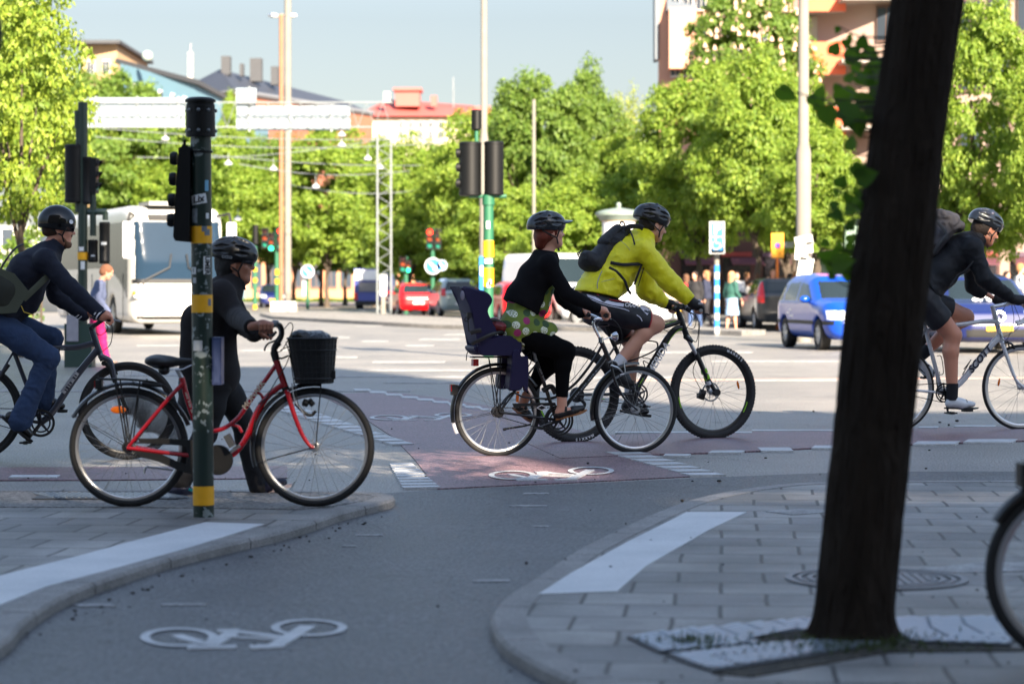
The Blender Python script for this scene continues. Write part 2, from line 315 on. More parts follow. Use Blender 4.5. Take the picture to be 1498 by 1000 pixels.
strips('road_marking',[qd(489,511,493.5,1.6),qd(529,567,498.6,1.8),qd(613,672,496,2.2),qd(593,634,505,1.8),qd(491,522,522,2),qd(545,650,529,2),qd(521,690,541,2,0),qd(650,690,489,1.2),qd(520,560,476,.9),qd(1040,1250,528,2,6),qd(860,980,552,2.2,4),qd(1090,1230,556,1.6,4),qd(700,800,535,1.8),qd(560,700,471,.9),qd(880,960,500,1.2),qd(930,1100,515,1.6),qd(350,420,512,2,5),qd(200,330,505,1.6,5),qd(180,300,548,4,26),qd(440,700,551,1.8,6),qd(560,760,560,1.8,6),qd(720,930,584,1.3,0),qd(-20,600,572,2,0)],.008,paintd)
strips('lane_marking',[qd(500,520,800,2,2),qd(780,802,771,2,2),qd(115,170,887,4,-8),qd(235,300,886,2.5,3),qd(690,745,851,3,3),qd(765,802,723,2,2),qd(745,800,741,1.6,0),qd(520,560,784,1.8,0)],.008,paintd)
sheet('road_stripe',gp([(900,556),(2000,549),(2000,549.7),(900,556.8)]),.0085,M('red_paint',(176,134,122),.8,0,.3,3))
0 and strips('asphalt_patch',[[(520,833),(640,828),(800,827),(900,826),(900,824.5),(640,826),(520,830)],[(520,832),(560,812),(620,794),(700,764),(790,738),(795,740),(702,768),(622,798),(566,814),(530,832)]],.009,grav)
def symbol(name,fx,z,mat=paintm):
    """cycle symbol painted on the road; drawn in reference coordinates of the nearest symbol"""
    mb=MB()
    def quadline(a,b,w):
        A=Vector(a);B=Vector(b); 
        A=fx(a);B=fx(b); d=(B-A).normalized(); nn=Vector((-d.y,d.x,0))*w/2
        mb.prism([(A-nn)[:2]+(z,),(B-nn)[:2]+(z,),(B+nn)[:2]+(z,),(A+nn)[:2]+(z,)],(0,0,-.015))
    def ring(cx,cy,rx,ry,w):
        n=40; o=[];i=[]
        for k in range(n):
            a=2*math.pi*k/n; o.append(fx((cx+rx*math.cos(a),cy-ry*math.sin(a)))); i.append(fx((cx+(rx-w)*math.cos(a),cy-(ry-w*.21)*math.sin(a))))
        vs=[(*p[:2],z) for p in o+i]; mb.add(vs,[(k,(k+1)%n,n+(k+1)%n,n+k) for k in range(n)])
    ring(262,934.5,57,14,14); ring(452,920.5,56,12.5,13)
    for a,b,w in [((258,931),(318,949),.045),((305,947),(345,925),.06),((318,925.5),(350,924.5),.07),((342,926),(412,934.5),.05),((274,950.5),(346,948.8),.06),((330,934),(405,938),.03),((410,934),(420,948),.0),((366,949.5),(416,948),.07),((404,947),(450,919),.06),((312,948),(262,936),.03)]:
        if w: quadline(a,b,w); z+=.0004
    o=mb.build(name,mat); tag(o,kind='structure')
symbol('cycle_symbol',lambda p:G(*p),.009,paintm)
symbol('cycle_symbol',lambda p:G(714+(p[0]-204)*184/303,685+(p[1]-908)*20/43),.014,paintm)
symbol('cycle_symbol',lambda p:G(540+(p[0]-204)*150/303,605.5+(p[1]-908)*11/43),.0135,paintm)
# sidewalks with kerbs
def sidewalk(outer_px,extra,inner_mat,z=.05,w=.13,nm='sidewalk'):
    o=spline([G(x,y,z) for x,y in outer_px],8); o=[Vector((p.x,p.y,0)) for p in o]
    inn=[]
    for i in range(len(o)):
        a=o[max(0,i-1)]; b=o[min(len(o)-1,i+1)]; d=(b-a).normalized(); nn=Vector((-d.y,d.x,0)); inn.append(o[i]+nn*w)
    # kerb stones of about 0.9 m with joints
    mb=MB(); acc=0; start=0; L=[0]
    for i in range(1,len(o)): L.append(L[-1]+(o[i]-o[i-1]).length)
    segs=[];cur=0
    i=0
    while i<len(o)-1:
        j=i+1
        while j<len(o)-1 and L[j]-L[i]<.85: j+=1
        segs.append((i,j)); i=j
    for (a,b) in segs:
        O=[p.copy() for p in o[a:b+1]]; I=[p.copy() for p in inn[a:b+1]]; g=.006
        d0=(O[1]-O[0]).normalized()*g; d1=(O[-1]-O[-2]).normalized()*g; O[0]+=d0;I[0]+=d0;O[-1]-=d1;I[-1]-=d1; n=len(O); c=.012
        rows=[]
        for p,q in zip(O,I):
            dn=(q-p).normalized(); rows.append([(p.x,p.y,-.02),(p.x,p.y,z-c),((p+dn*c).x,(p+dn*c).y,z+.002),(q.x,q.y,z+.002),(q.x,q.y,-.02)])
        vs=[v for r in rows for v in r]; fs=[(k*5+m,(k+1)*5+m,(k+1)*5+m+1,k*5+m+1) for k in range(n-1) for m in range(4)]
        fs+=[(0,1,2,3,4),tuple((n-1)*5+m for m in range(4,-1,-1))]; mb.add(vs,fs)
    k=mb.build('kerb',kerbm); tag(k,kind='structure')
    base=MB(); poly=[(p.x,p.y,z-.012) for p in [a+(b-a)*.5 for a,b in zip(o,inn)]]+[(e[0],e[1],z-.012) for e in extra]
    base.poly(poly); tag(base.build('kerb_bedding',soil),kind='structure')
    top=MB(); top.poly([(p.x,p.y,z-.001) for p in inn]+[(e[0],e[1],z-.001) for e in extra]); t=top.build(nm,inner_mat); tag(t,kind='structure')
LK=[(-260,1010),(-120,985),(0,942),(40,905),(100,868),(180,838),(250,816),(330,796),(400,780),(450,766),(500,749),(545,738),(572,731),(578,725.5),(566,721.5),(520,718.5),(430,717),(200,716),(-300,715),(-900,714)]
sidewalk(LK,[(-9,9),(-9,4)],pavem)
sheet('sidewalk',[p for p in gp([(-300,719),(200,720),(430,721),(520,722.5),(552,726),(530,734),(470,742),(440,745),(200,742),(-300,741)],.05)],.053,grav)
RK=[(2400,1600),(1250,1190),(1000,1075),(850,1000),(782,968),(738,940),(719,912),(722,892),(742,870),(780,846),(840,806),(900,776),(960,749),(1020,728),(1100,713),(1180,705.5),(1300,703),(1498,702.5),(2300,702)]
sidewalk(RK[::-1],[(9,3),(9,14.9)],pavem)
sheet('crossing_stripe',gp([(0,842),(108,815),(200,790),(300,764),(386,766.5),(280,800),(180,828),(68,858),(0,885),(-160,925),(-200,890)],.05),.053,paintw)
sheet('crossing_stripe',gp([(1005,749),(1092,749),(1037,775),(945,828),(903,865),(788,869),(834,839),(917,793)],.05),.053,paintw)
sheet('crossing_stripe',gp([(1345,832),(1440,822),(1498,822),(1560,834),(1400,838)],.05),.053,paintd)
sheet('crossing_stripe',gp([(1120,748),(1175,744),(1225,748),(1160,753)],.05),.053,paintd)
# manhole
def manhole(px,py,r,label,z=.053):
    c=G(px,py,.05); z-=.004; t=thing('manhole_cover',label,'manhole cover',(c.x,c.y,z)); iron=M('cast_iron',(112,114,118),.5,.5,.25,30,.002,80)
    mb=MB()
    for r0,r1 in((r*.62,r*.66),(r*.70,r*.76),(r*.82,r*.87),(r*.92,r)): mb.lathe([(r0,0),(r0,.009),(r1,.009),(r1,0)],n=48,capped=False)
    mb.build('ring',iron,t)
    g=MB(); g.lathe([(0,.002),(r*.93,.002)],n=48); g.build('lid_plate',M('iron_dark',(70,72,75),.55,.5),t)
    g=MB()
    for i in range(-6,7):
        w=math.sqrt(max(0,(r*.6)**2-(i*r*.095)**2)); g.box((0,i*r*.095,.005),(2*w,.018,.007)); g.box((i*r*.095,0,.0055),(.018,2*w,.007))
    g.build('grid',iron,t)
manhole(1282,847,.37,'round cast iron manhole cover in the paving behind the dark trunk')
def drain():
    c=G(162,726,.053); t=thing('drain_grate','flat metal drain grate behind the rear wheel of the red bicycle','drain grate',(c.x,c.y,.056)); mb=MB(); mb.box((0,0,.002),(.82,.4,.004))
    mb.build('frame',M('iron_dark'),t); mb=MB()
    for i in range(22): mb.box((-.38+i*.036,0,.006),(.014,.36,.006),rz=.5)
    mb.build('bars',M('galv',(165,170,175),.4,.7,.1),t)
drain()
def tree_grate():
    base=G(1250,930,.05); t=thing('tree_grate','slotted cast iron tree grate around the foot of the dark trunk','tree grate',(base.x,base.y,.054))
    pl=[[(917,933),(1010,921),(1192,905),(1230,905),(1190,921),(1120,930),(1100,937),(1118,941),(1040,949),(965,956)],[(975,959),(1118,943),(1200,938),(1312,931),(1318,939),(1180,962),(1042,983),(1010,973)],[(1302,905),(1490,903),(1500,925),(1478,945),(1330,940),(1306,925)]]
    for k,poly in enumerate(pl):
        w=[G(x,y,.05) for x,y in poly]; mb=MB(); mb.prism([(p.x-base.x,p.y-base.y,-.003) for p in w],(0,0,.006)); mb.build('plate',M('iron_dark'),t)
        # slot bars clipped to polygon
        xs=[p.x-base.x for p in w]; ys=[p.y-base.y for p in w]; mb=MB(); ang=(.9,-.35,.5)[k]; c,s_=math.cos(ang),math.sin(ang); n=len(w)
        for j in range(-60,60):
            o=j*.034; pts=[]
            for a in range(n):
                x1,y1,x2,y2=xs[a],ys[a],xs[(a+1)%n],ys[(a+1)%n]; d1=-s_*x1+c*y1-o; d2=-s_*x2+c*y2-o
                if (d1<0)!=(d2<0): tt=d1/(d1-d2); X=x1+(x2-x1)*tt; Y=y1+(y2-y1)*tt; pts.append(c*X+s_*Y)
            pts.sort()
            for a in range(0,len(pts)-1,2):
                u0,u1=pts[a]+.012,pts[a+1]-.012
                while u1-u0>.03:
                    e=min(u1,u0+.15); m_=(u0+e)/2; mb.box((c*m_-s_*o,s_*m_+c*o,.005),(e-u0-.012,.019,.006),rz=ang); u0=e
        mb.build('slot_bars',M('galv_grate',(172,184,200),.38,.75,.12),t)
    sheet('soil_bed',gp([(1100,937),(1130,925),(1192,914),(1300,910),(1400,914),(1420,925),(1312,931),(1200,940),(1118,942)],.05),.0535,soil)
    sheet('soil_gap',gp([(1042,985),(1180,964),(1312,942),(1500,948),(1498,952),(1300,954),(1200,972),(1100,990)],.05),.0535,soil)
    mb=MB()
    for i in range(900):
        x,y=random.choice([(random.gauss(1290,30),random.gauss(935,4)),(random.gauss(1240,60),random.gauss(932,5)),(random.gauss(1010,25),random.gauss(938,3)),(random.gauss(1230,60),random.gauss(946,4)),(random.uniform(980,1450),random.gauss(948,6))])
        g=G(x,y,.056); h=random.uniform(.008,.03); a=random.uniform(0,6.3); d=Vector((math.cos(a),math.sin(a),0))*.004; l=Vector((random.gauss(0,.012),random.gauss(0,.012),h))
        mb.add([g-d,g+d,g+l],[(0,1,2)])
    tag(mb.build('weeds',M('weed',(70,84,40),.8,0,.4,20)),'tufts of moss and grass growing at the foot of the trunk and in the grate','weeds',kind='stuff')
tree_grate()
# ================================================================ bicycles
black=M('black_paint',(16,16,18),.3,0,.2,5,coat=.4); rubber=M('rubber',(26,26,27),.75,0,.2,20); alloy=M('alloy',(190,190,192),.28,.9,.08); dkal=M('dark_alloy',(60,60,63),.35,.8,.1); steel=M('steel_spoke',(150,149,147),.35,.7,.05)
plast=M('black_plastic',(20,20,21),.5,0,.2,8); redlamp=M('red_lamp',(170,14,12),.2,0,.1,coat=.5); orange=M('orange_reflector',(225,110,15),.25,0,.1,30,coat=.5); chromem=M('chrome',(215,215,218),.12,1,.02)
class Fr:
    """a thing standing in a vertical plane: pixel -> local coordinates"""
    def __init__(s,px,py,yaw,z=0):
        s.o=G(px,py,z); s.yaw=R_(yaw); s.ex=Vector((math.cos(s.yaw),math.sin(s.yaw),0)); s.ey=Vector((-math.sin(s.yaw),math.cos(s.yaw),0))
    def L(s,px,py,ly=0):
        O=Vector((0,0,H)); d=Vector(((px-CX)/F,1,-(py-CY)/F)); t=(s.ey.dot(s.o)+ly-s.ey.dot(O))/s.ey.dot(d); w=O+d*t-s.o
        return Vector((w.dot(s.ex),ly,w.z))
def wheel(root,c,R,tw=.017,rim_h=.018,rim=alloy,tyre=rubber,ns=32,hubr=.02,name='wheel',disc=False,sp=.0011,ref=None,valve=True):
    cx,cy,cz=c; rr=R-tw*1.9
    mb=MB(); mb.lathe([(rr-rim_h,-.006),(rr-rim_h,.006),(rr-rim_h*.5,.011),(rr+.004,.0115),(rr+.004,-.0115),(rr-rim_h*.5,-.011),(rr-rim_h,-.006)],c,(0,1,0),72); w=mb.build(name,rim,root)
    mb=MB(); pr=[]
    for i in range(13):
        a=math.pi*2*i/12; pr.append((R-tw+tw*math.cos(a),tw*math.sin(a)))
    mb.lathe(pr,c,(0,1,0),72); mb.build('tyre',tyre,w)
    mb=MB(); mb.lathe([(0,-.052),(.005,-.052),(.006,-.036),(hubr+.006,-.034),(hubr+.006,-.030),(hubr,-.027),(hubr*.8,0),(hubr,.027),(hubr+.006,.030),(hubr+.006,.034),(.006,.036),(.005,.052),(0,.052)],c,(0,1,0),20); mb.build('hub',dkal if hubr>.03 else alloy,w)
    mb=MB()
    for i in range(ns):
        a=2*math.pi*(i+.5)/ns; s=1 if i%2 else -1; lead=(1 if (i//2)%2 else -1)*1.15
        b=a+lead*.95; p0=Vector((cx+(hubr+.004)*math.cos(b),cy+s*.031,cz+(hubr+.004)*math.sin(b))); p1=Vector((cx+(rr-rim_h)*math.cos(a),cy+s*.002,cz+(rr-rim_h)*math.sin(a))); mb.tube([p0,p1],sp,5,caps=False)
    if valve: mb.tube([(cx-(rr-rim_h)*.5,cy,cz-(rr-rim_h)*.86),(cx-(rr-.07)*.5,cy,cz-(rr-.07)*.86)],.003,6)
    mb.build('spokes',steel,w)
    if disc:
        mb=MB(); mb.lathe([(.08,.040),(.08,.042),(.066,.042),(.066,.040),(.08,.040)],c,(0,1,0),40)
        for i in range(6):
            a=i*math.pi/3; mb.tube([(cx+.02*math.cos(a),cy+.041,cz+.02*math.sin(a)),(cx+.068*math.cos(a+.4),cy+.041,cz+.068*math.sin(a+.4))],.003,5)
        mb.build('brake_disc',alloy,w)
    if ref:
        a=ref; p=Vector((cx+R*.6*math.cos(a),cy-.012,cz+R*.6*math.sin(a))); mb=MB(); mb.sphere((0,0,0),(.036,.006,.011) ,14,8)
        rm=Matrix.Rotation(-(a+math.pi/2),3,'Y'); mb.v=[tuple(rm@Vector(v)+p) for v in mb.v]; mb.build('reflector',orange,w)
    return w
def chainset(root,bb,r,crank_dir,rear,rr_=.035,cl=.165,guard=None,mat=dkal,chain=True,pedal=True):
    """bb centre, ring radius, near-crank direction (unit x,z)"""
    mb=MB(); y=-.048; n=36; vs=[]
    mb.lathe([(r,y-.0015),(r,y+.0015),(r*.84,y+.0015),(r*.84,y-.0015),(r,y-.0015)],(bb[0],0,bb[2]),(0,1,0),40)
    mb.lathe([(r*.72,y+.006),(r*.72,y+.009),(r*.6,y+.009),(r*.6,y+.006),(r*.72,y+.006)],(bb[0],0,bb[2]),(0,1,0),40)
    for i in range(5):
        a=i*2*math.pi/5+.4; mb.tube([(bb[0],y,bb[2]),(bb[0]+r*.87*math.cos(a),y,bb[2]+r*.87*math.sin(a))],[.012,.006],8,flat=.4)
    mb.tube([(bb[0],-.06,bb[2]),(bb[0],.06,bb[2])],.02,14); cr=mb.build('chainset',mat,root)
    cdx,cdz=crank_dir; pd=[]
    for s in(-1,1):
        e=Vector((bb[0]-s*0+(-s)*0,0,0)); sg=1 if s<0 else -1; e=Vector((bb[0]+sg*cdx*cl,s*.075,bb[2]+sg*cdz*cl))
        mb=MB(); mb.tube([(bb[0],s*.062,bb[2]),e],[.014,.010],10,flat=.6); mb.build('crank',alloy if mat is not dkal else dkal,root)
        q=e+Vector((0,s*.055,0)); pd.append(q)
        if pedal:
            mb=MB(); mb.box(q,(.085,.085,.012)); mb.box(q+Vector((0,0,0)),(.03,.095,.022)); mb.tube([e,q],.006,8); mb.build('pedal',plast,root)
    if chain:
        mb=MB(); d=Vector(rear)-Vector(bb); L=d.length; a0=math.atan2(d.z,d.x); 
        for s in(1,-1):
            th=a0+s*(math.pi/2)*(1) ; off=math.asin((r-rr_)/L); t1=a0+s*(math.pi/2-off) if True else 0
            A=Vector((bb[0]+r*math.cos(t1),y,bb[2]+r*math.sin(t1))); B=Vector((rear[0]+rr_*math.cos(t1),y,rear[2]+rr_*math.sin(t1))); k=int((B-A).length/.0127)
            mb.tube([A,B],.0022,6)
            for i in range(k): mb.box(A+(B-A)*((i+.5)/k),(.008,.006,.0075),ry=-math.atan2((B-A).z,(B-A).x))
        mb.lathe([(rr_,y-.002),(rr_,y+.02),(rr_*.5,y+.02),(rr_*.5,y-.002),(rr_,y-.002)],(rear[0],0,rear[2]),(0,1,0),20)
        mb.build('chain',dkal,root)
    return pd
def _t1(name,root,mat,s,n):
    mb=MB(); mb.tube(spline(s[0],6) if len(s[0])>2 else s[0],s[1],n,flat=s[2] if len(s)>2 else 1); return mb.build(name,mat,root)
def tubes(name,root,mat,segs,n=12):
    if name in('brake_lever','shoulder_strap','bottle_cage','shifter') and len(segs)>1:
        for q in segs: r=tubes(name,root,mat,[q],n) if False else _t1(name,root,mat,q,n)
        return r
    mb=MB()
    for s in segs:
        pts,r=s[0],s[1]; fl=s[2] if len(s)>2 else 1
        mb.tube(spline(pts,6) if len(pts)>2 else pts,r,n,flat=fl)
    return mb.build(name,mat,root)
def fender(root,c,R,a0,a1,mat,w=.05,name='mudguard',stay=None):
    mb=MB(); n=34; cx,cy,cz=c; rows=[]
    for i in range(n+1):
        a=R_(a0+(a1-a0)*i/n); row=[]
        for j,(dy,dr) in enumerate([(-w/2,-.016),(-w*.42,-.004),(-w*.2,.003),(0,.005),(w*.2,.003),(w*.42,-.004),(w/2,-.016),(w/2-.002,-.018),(0,.002),(-w/2+.002,-.018)]): row.append((cx+(R+dr)*math.cos(a),cy+dy,cz+(R+dr)*math.sin(a)))
        rows.append(row)
    k=10; vs=[v for r in rows for v in r]; fs=[(i*k+j,(i+1)*k+j,(i+1)*k+(j+1)%k,i*k+(j+1)%k) for i in range(n) for j in range(k)]; fs+=[tuple(range(k)),tuple(n*k+j for j in range(k-1,-1,-1))]
    mb.add(vs,fs)
    if stay is not None:
        for s in stay:
            a=R_(s)
            for sg in(-1,1): mb.tube([(cx,cy+sg*.055,cz),(cx+R*math.cos(a),cy+sg*w/2,cz+R*math.sin(a))],.0022,6)
    return mb.build(name,mat,root)
def saddle(root,c,pitch=0,L_=.27,w=.17,mat=plast):
    Rm=Matrix.Rotation(R_(-pitch),3,'Y'); pr=[ell((-.08,0,.0),(.075,w/2,.028),.03),cap((-.08,0,.0),(.13,0,.0),.03,.016,.04,1.0),ell((-.1,0,.012),(.05,w*.48,.022),.02)]
    o=sdf('saddle',xf(pr,Vector(c),Rm),mat,root,.005); mb=MB()
    for s in(-1,1): mb.tube([Rm@Vector((-.09,s*.025,-.02))+Vector(c),Rm@Vector((-.03,s*.022,-.045))+Vector(c),Rm@Vector((.05,s*.02,-.04))+Vector(c),Rm@Vector((.11,s*.01,-.012))+Vector(c)],.0035,6)
    mb.build('rails',alloy,o); return o
def tubetext(name,s,size,mat,root,A,B,r,bold=0,shear=0,t=.5,up=1):
    A=Vector(A);B=Vector(B); x=(B-A).normalized(); y=Vector((-x.z,0,x.x))*up; c=A+(B-A)*t; return text(name,s,size,mat,root,(c.x,c.y-r-.0025,c.z),x,y,.0012,shear,bold)
def marks(name,A,B,r,h,n,mat,root):
    mb=MB(); A=Vector(A);B=Vector(B); x=(B-A)/n; a=-math.atan2(x.z,x.x)
    for i in range(n):
        if (i*7)%5==3: continue
        c=A+x*(i+.5); mb.box((c.x,c.y-r,c.z),(x.length*(.45+.25*((i*3)%2)),.0015,h*(.75+.25*((i*5)%3)/2)),ry=a)
    mb.build(name,mat,root)
white=M('white_paint',(225,225,228),.4,0,.05)
# ---------------------------------------------------------------- black city bicycle of the woman in the green dress
def city_bike():
    f=Fr(728,667.5,16); L=f.L; t=thing('bicycle','black step-through city bicycle with chromed stem, carrying the purple child seat','bicycle',f.o,f.yaw,'bicycles ridden over the crossing')
    R=.328; rc=Vector((L(728,602).x,0,R)); fc=Vector((L(929.5,595).x,0,R)); bb=L(814,614)
    wheel(t,rc,R,.019,.016,hubr=.036); wheel(t,fc,R,.019,.016,hubr=.02)
    st=L(778,506); stb=L(804,584); h0=L(879.5,499); h1=L(892,528)
    tubes('frame',t,black,[([L(785,528),bb],.0145),([L(886,519),L(862,551),L(834,585),bb],.015),([L(881,504),L(871,522),L(858,541),L(840,562),L(816,579),L(797,584)],.0105),([h0,h1],.018),
        ([L(802,583,-.02),L(768,581,-.055),L(748,575,-.06),Vector((rc.x,-.06,rc.z))],.0065),([L(802,583,.02),L(768,581,.055),L(748,575,.06),Vector((rc.x,.06,rc.z))],.0065),
        ([L(786,530,-.02),L(765,557,-.05),Vector((rc.x,-.06,rc.z))],.0065),([L(786,530,.02),L(765,557,.05),Vector((rc.x,.06,rc.z))],.0065),([bb+Vector((0,-.03,0)),Vector((rc.x,-.06,rc.z))],.009),([bb+Vector((0,.03,0)),Vector((rc.x,.06,rc.z))],.009)])
    tubes('fork',t,black,[([h1,L(894,536)],.018),([L(894,535,-.045),L(901,560,-.055),L(914,583,-.055),Vector((fc.x,-.055,fc.z))],[.012,.007]),([L(894,535,.045),L(901,560,.055),L(914,583,.055),Vector((fc.x,.055,fc.z))],[.012,.007]),([L(894,535,-.048),L(894,535,.048)],.013)])
    tubes('stem',t,chromem,[([h0,L(868.5,476),L(870,468),L(876,466),L(881,467)],.011),([h0-Vector((0,0,.01)),h0+Vector((-.004,0,.03))],.02)])
    hb=tubes('handlebar',t,chromem,[([L(858,460,.29),L(866,461,.2),L(878,466,.08),L(881,467,0),L(882,466,-.08),L(884,462,-.2),L(886,461.5,-.31)],.0105)])
    for (a,b) in((L(853,460,.33),L(862,460.5,.22)),(L(886.5,461.5,-.34),L(885,461.8,-.22))):
        mb=MB(); mb.tube([a,b],.0165,14); mb.build('grip',plast,hb)
    tubes('brake_lever',hb,plast,[([L(874,463,.12),L(868,466,.2),L(862,468,.27)],.006),([L(889,465,-.12),L(893,466,-.2),L(894,468,-.27)],.006)])
    tubes('cable',t,plast,[([L(884,464,-.1),L(898,468,-.1),L(908,482,-.06),L(909,500,-.04),L(897,530,-.05)],.0028),([L(880,464,.1),L(872,480,0),L(876,500,0),L(846,545,0),L(822,570,0)],.0028),([L(892,530,-.03),L(906,548,-.03),L(903,562,-.02)],.0025)],6)
    fender(t,rc,R+.026,192,32,black,.052,stay=(192,)); fender(t,fc,R+.024,192,86,black,.052,stay=(193,))
    lf=fender(t,rc,R+.026,206,192,white,.04,name='mudguard_tip')
    mb=MB(); mb.box(L(664.5,570),(.045,.05,.075)); rl=mb.build('rear_light_housing',plast,t); mb=MB(); mb.box(L(662,567),(.034,.044,.05)); mb.build('rear_light',redlamp,rl)
    mb=MB(); mb.box(L(694.8,530),(.04,.06,.05)); mb.build('rear_light',redlamp,t)
    mb=MB(); mb.lathe([(0,-.03),(.02,-.028),(.033,-.005),(.036,.01),(.030,.014)],L(900,492),(1,0,.05),20); hl=mb.build('headlight',chromem,t); mb=MB(); mb.lathe([(.029,.012),(.024,.018),(0,.021)],L(900,492),(1,0,.05),20); mb.build('lens',M('lamp_glass',(210,225,235),.08,0,.05,trans=.4),hl); tubes('bracket',hl,chromem,[([L(881,497),L(890,494),L(897,493)],.004)],6)
    z0=L(740,522).z
    tubes('rack',t,plast,[([L(691,522,-.06),L(740,522,-.06),L(778,522,-.04)],.006),([L(691,522,.06),L(740,522,.06),L(778,522,.04)],.006)]+[([Vector((L(x,522).x,-.06,z0)),Vector((L(x,522).x,.06,z0))],.005) for x in(691,710,730,750,770)]+[([L(x,523,s*.06),Vector((rc.x,s*.06,rc.z))],.0045) for x in(715,732) for s in(-1,1)]+[([L(760,518,-.06),L(764,513,-.05),L(770,519,-.05),L(776,514,-.05),L(777,528,-.05),L(773,536,-.05)],.004)])
    pds=chainset(t,bb,.094,(-.95,-.3),rc,.032,.165,mat=dkal)
    mb=MB(); A=L(753,592,-.062);B=L(812,590,-.062); mb.prism([L(750,590,-.064),L(812,588.5,-.064),L(814,593,-.064),L(752,595,-.064)],(0,.014,0)); mb.build('chain_guard',plast,t)
    mb=MB(); mb.lathe([(.112,-.006),(.112,.006),(.098,.006),(.098,-.006),(.112,-.006)],(bb.x,-.058,bb.z),(0,1,0),48); mb.build('chain_guard_ring',plast,t)
    mb=MB(); c=L(792.5,596,-.075); mb.prism([c+Vector((-.042,0,0)),c+Vector((0,0,-.022)),c+Vector((.042,0,0)),c+Vector((0,0,.022))],(0,.004,0)); em=mb.build('emblem',white,t); mb=MB(); c=c+Vector((0,-.002,0)); mb.prism([c+Vector((-.03,0,0)),c+Vector((0,0,-.015)),c+Vector((.03,0,0)),c+Vector((0,0,.015))],(0,.003,0)); mb.build('emblem_centre',black,em)
    tubes('kickstand',t,dkal,[([L(782,618,.03),L(770,622,.06),L(740,627,.08)],.0075),([L(740,627,.08),L(736,628,.08)],.011)])
    saddle(t,L(771,500),2,.27,.2,plast)
    mb=MB(); mb.tube([L(779,508),L(785,530)],.0125,12); mb.build('seat_post',alloy,t)
    tubes('lock',t,plast,[([L(794,571,-.03),L(806,565,-.03),L(813,575,-.03)],.02)],10)
    tubes('brake',t,alloy,[([L(894,534,-.06),L(904,538,-.05),L(911,545,-.02)],.007),([L(890,530,-.05),L(897,527,-.06),L(903,531,-.04)],.006),([L(912,528,-.02),L(914,545,-.03),L(907,548,-.03)],.005)],8)
    mb=MB(); mb.box(L(757,580,-.05),(.02,.012,.08),ry=.06); mb.build('reflector',orange,t)
    marks('frame_decal',L(788,538),L(797,558),.015,.012,9,M('decal_grey',(150,155,160),.5),t); marks('frame_decal',L(838,583),L(872,541),.0155,.010,16,M('decal_grey'),t)
    # child seat shell
    cs=thing('child_seat','purple plastic child seat with black strap on the rear rack of the city bicycle','child seat',f.o,f.yaw); cs.parent=None
    pur=M('purple_plastic',(25,21,58),.5,0,.08,4,spec=.3); w=.15
    def shell(px,y0,y1,nm,mat=pur,parent=cs):
        pts=[L(x,y,0) for x,y in px]; pts=spline([Vector((p.x,0,p.z)) for p in pts],5,True); mb=MB(); k=len(pts); ins=.012
        c=sum(pts,Vector())/k; rings=[]
        for yy,g in((y0,.93),(y0+.012,1),(y1-.012,1),(y1,.93)): rings.append([Vector((c.x+(p.x-c.x)*g,yy,c.z+(p.z-c.z)*g)) for p in pts])
        vs=[v for r in rings for v in r]; fs=[(i*k+j,i*k+(j+1)%k,(i+1)*k+(j+1)%k,(i+1)*k+j) for i in range(3) for j in range(k)]+[tuple(range(k-1,-1,-1)),tuple(3*k+j for j in range(k))]
        mb.add(vs,fs); return mb.build(nm,mat,parent)
    shell([(666,420),(667,421.5),(675,437),(682,462),(688,490),(694,505),(701,505),(704,495),(697,470),(688,445),(680,428)],-.15,.15,'backrest_shell')
    for s in(-1,1):
        y0,y1=(-.165,-.125) if s<0 else(.125,.165)
        shell([(668,420.5),(690,423),(704,427.5),(710.5,434),(711.5,441),(706,451),(706,458),(712,471),(718,486),(706,500),(693,508),(687,485),(680,452)],y0,y1,'headrest_wing')
        shell([(692,500),(705,495),(724,490.5),(745,491),(755,496),(754.5,509),(752,516),(742,519),(720,519.5),(698,519),(692,512)],y0,y1,'side_panel')
        shell([(741,512),(750,511),(754,521),(763.5,523),(763,568),(759,569),(756,564),(752,569),(737,569.5),(736,560),(739,540)],y0-.01 if s<0 else y0,y1 if s<0 else y1+.01,'leg_guard')
    shell([(690,505),(740,508),(752,512),(752,517),(720,519),(694,517)],-.14,.14,'seat_pan')
    shell([(741,508),(745,508),(744,562),(739,568),(737,560),(740,535)],-.14,-.02,'leg_rest'); shell([(736,508),(741,508),(740,562),(734,568),(732,560),(735,535)],.02,.15,'leg_rest')
    dp=M('purple_shadow',(40,35,72),.5)
    tubes('strap',cs,plast,[([L(690,503,-.17),L(702,497,-.178),L(722,488,-.172),L(740,485,-.1)],[.013,.013],.3),([L(688,487,-.17),L(697,484,-.172),L(704,483,-.172)],.016,.25),([L(672,453,0),L(681,459,-.1),L(684,464,-.14),L(686,485,-.165)],.005),([L(686,460,-.14),L(680,466,-.15),L(682,470,-.15),L(687,465,-.15)],.004),([L(692,514,-.05),L(684,515,-.05),L(682,527,-.04)],.0035)],8)
    mb=MB(); mb.box(L(686,461,-.16),(.03,.02,.04)); mb.build('buckle',plast,cs); mb=MB(); mb.sphere(L(676.5,432,-.163),(.016,.008,.035),14,8); mb.build('label',M('grey_label',(120,118,135),.5),cs)
    bag=sdf('bag',[ell(L(734,478,-.02),(.1,.11,.045),.04),ell(L(722,474,0),(.05,.09,.05),.03),cap(L(726,480,-.08),L(750,494,-.06),.035,.03,.03)],M('red_bag',(110,12,16),.35,0,.7,24,.004,30),None,.008,fold=folds(.008,60,3))
    bag.location=f.o; bag.rotation_euler=(0,0,f.yaw); tag(bag,'dark red and black bag lying in the purple child seat behind the woman','bag')
    mb=bag
    tubes('strap',bag,plast,[([L(715,474,-.09),L(719,468,-.08),L(730,470,-.08),L(745,478,-.09),L(752,495,-.08)],.013,.4)],8)
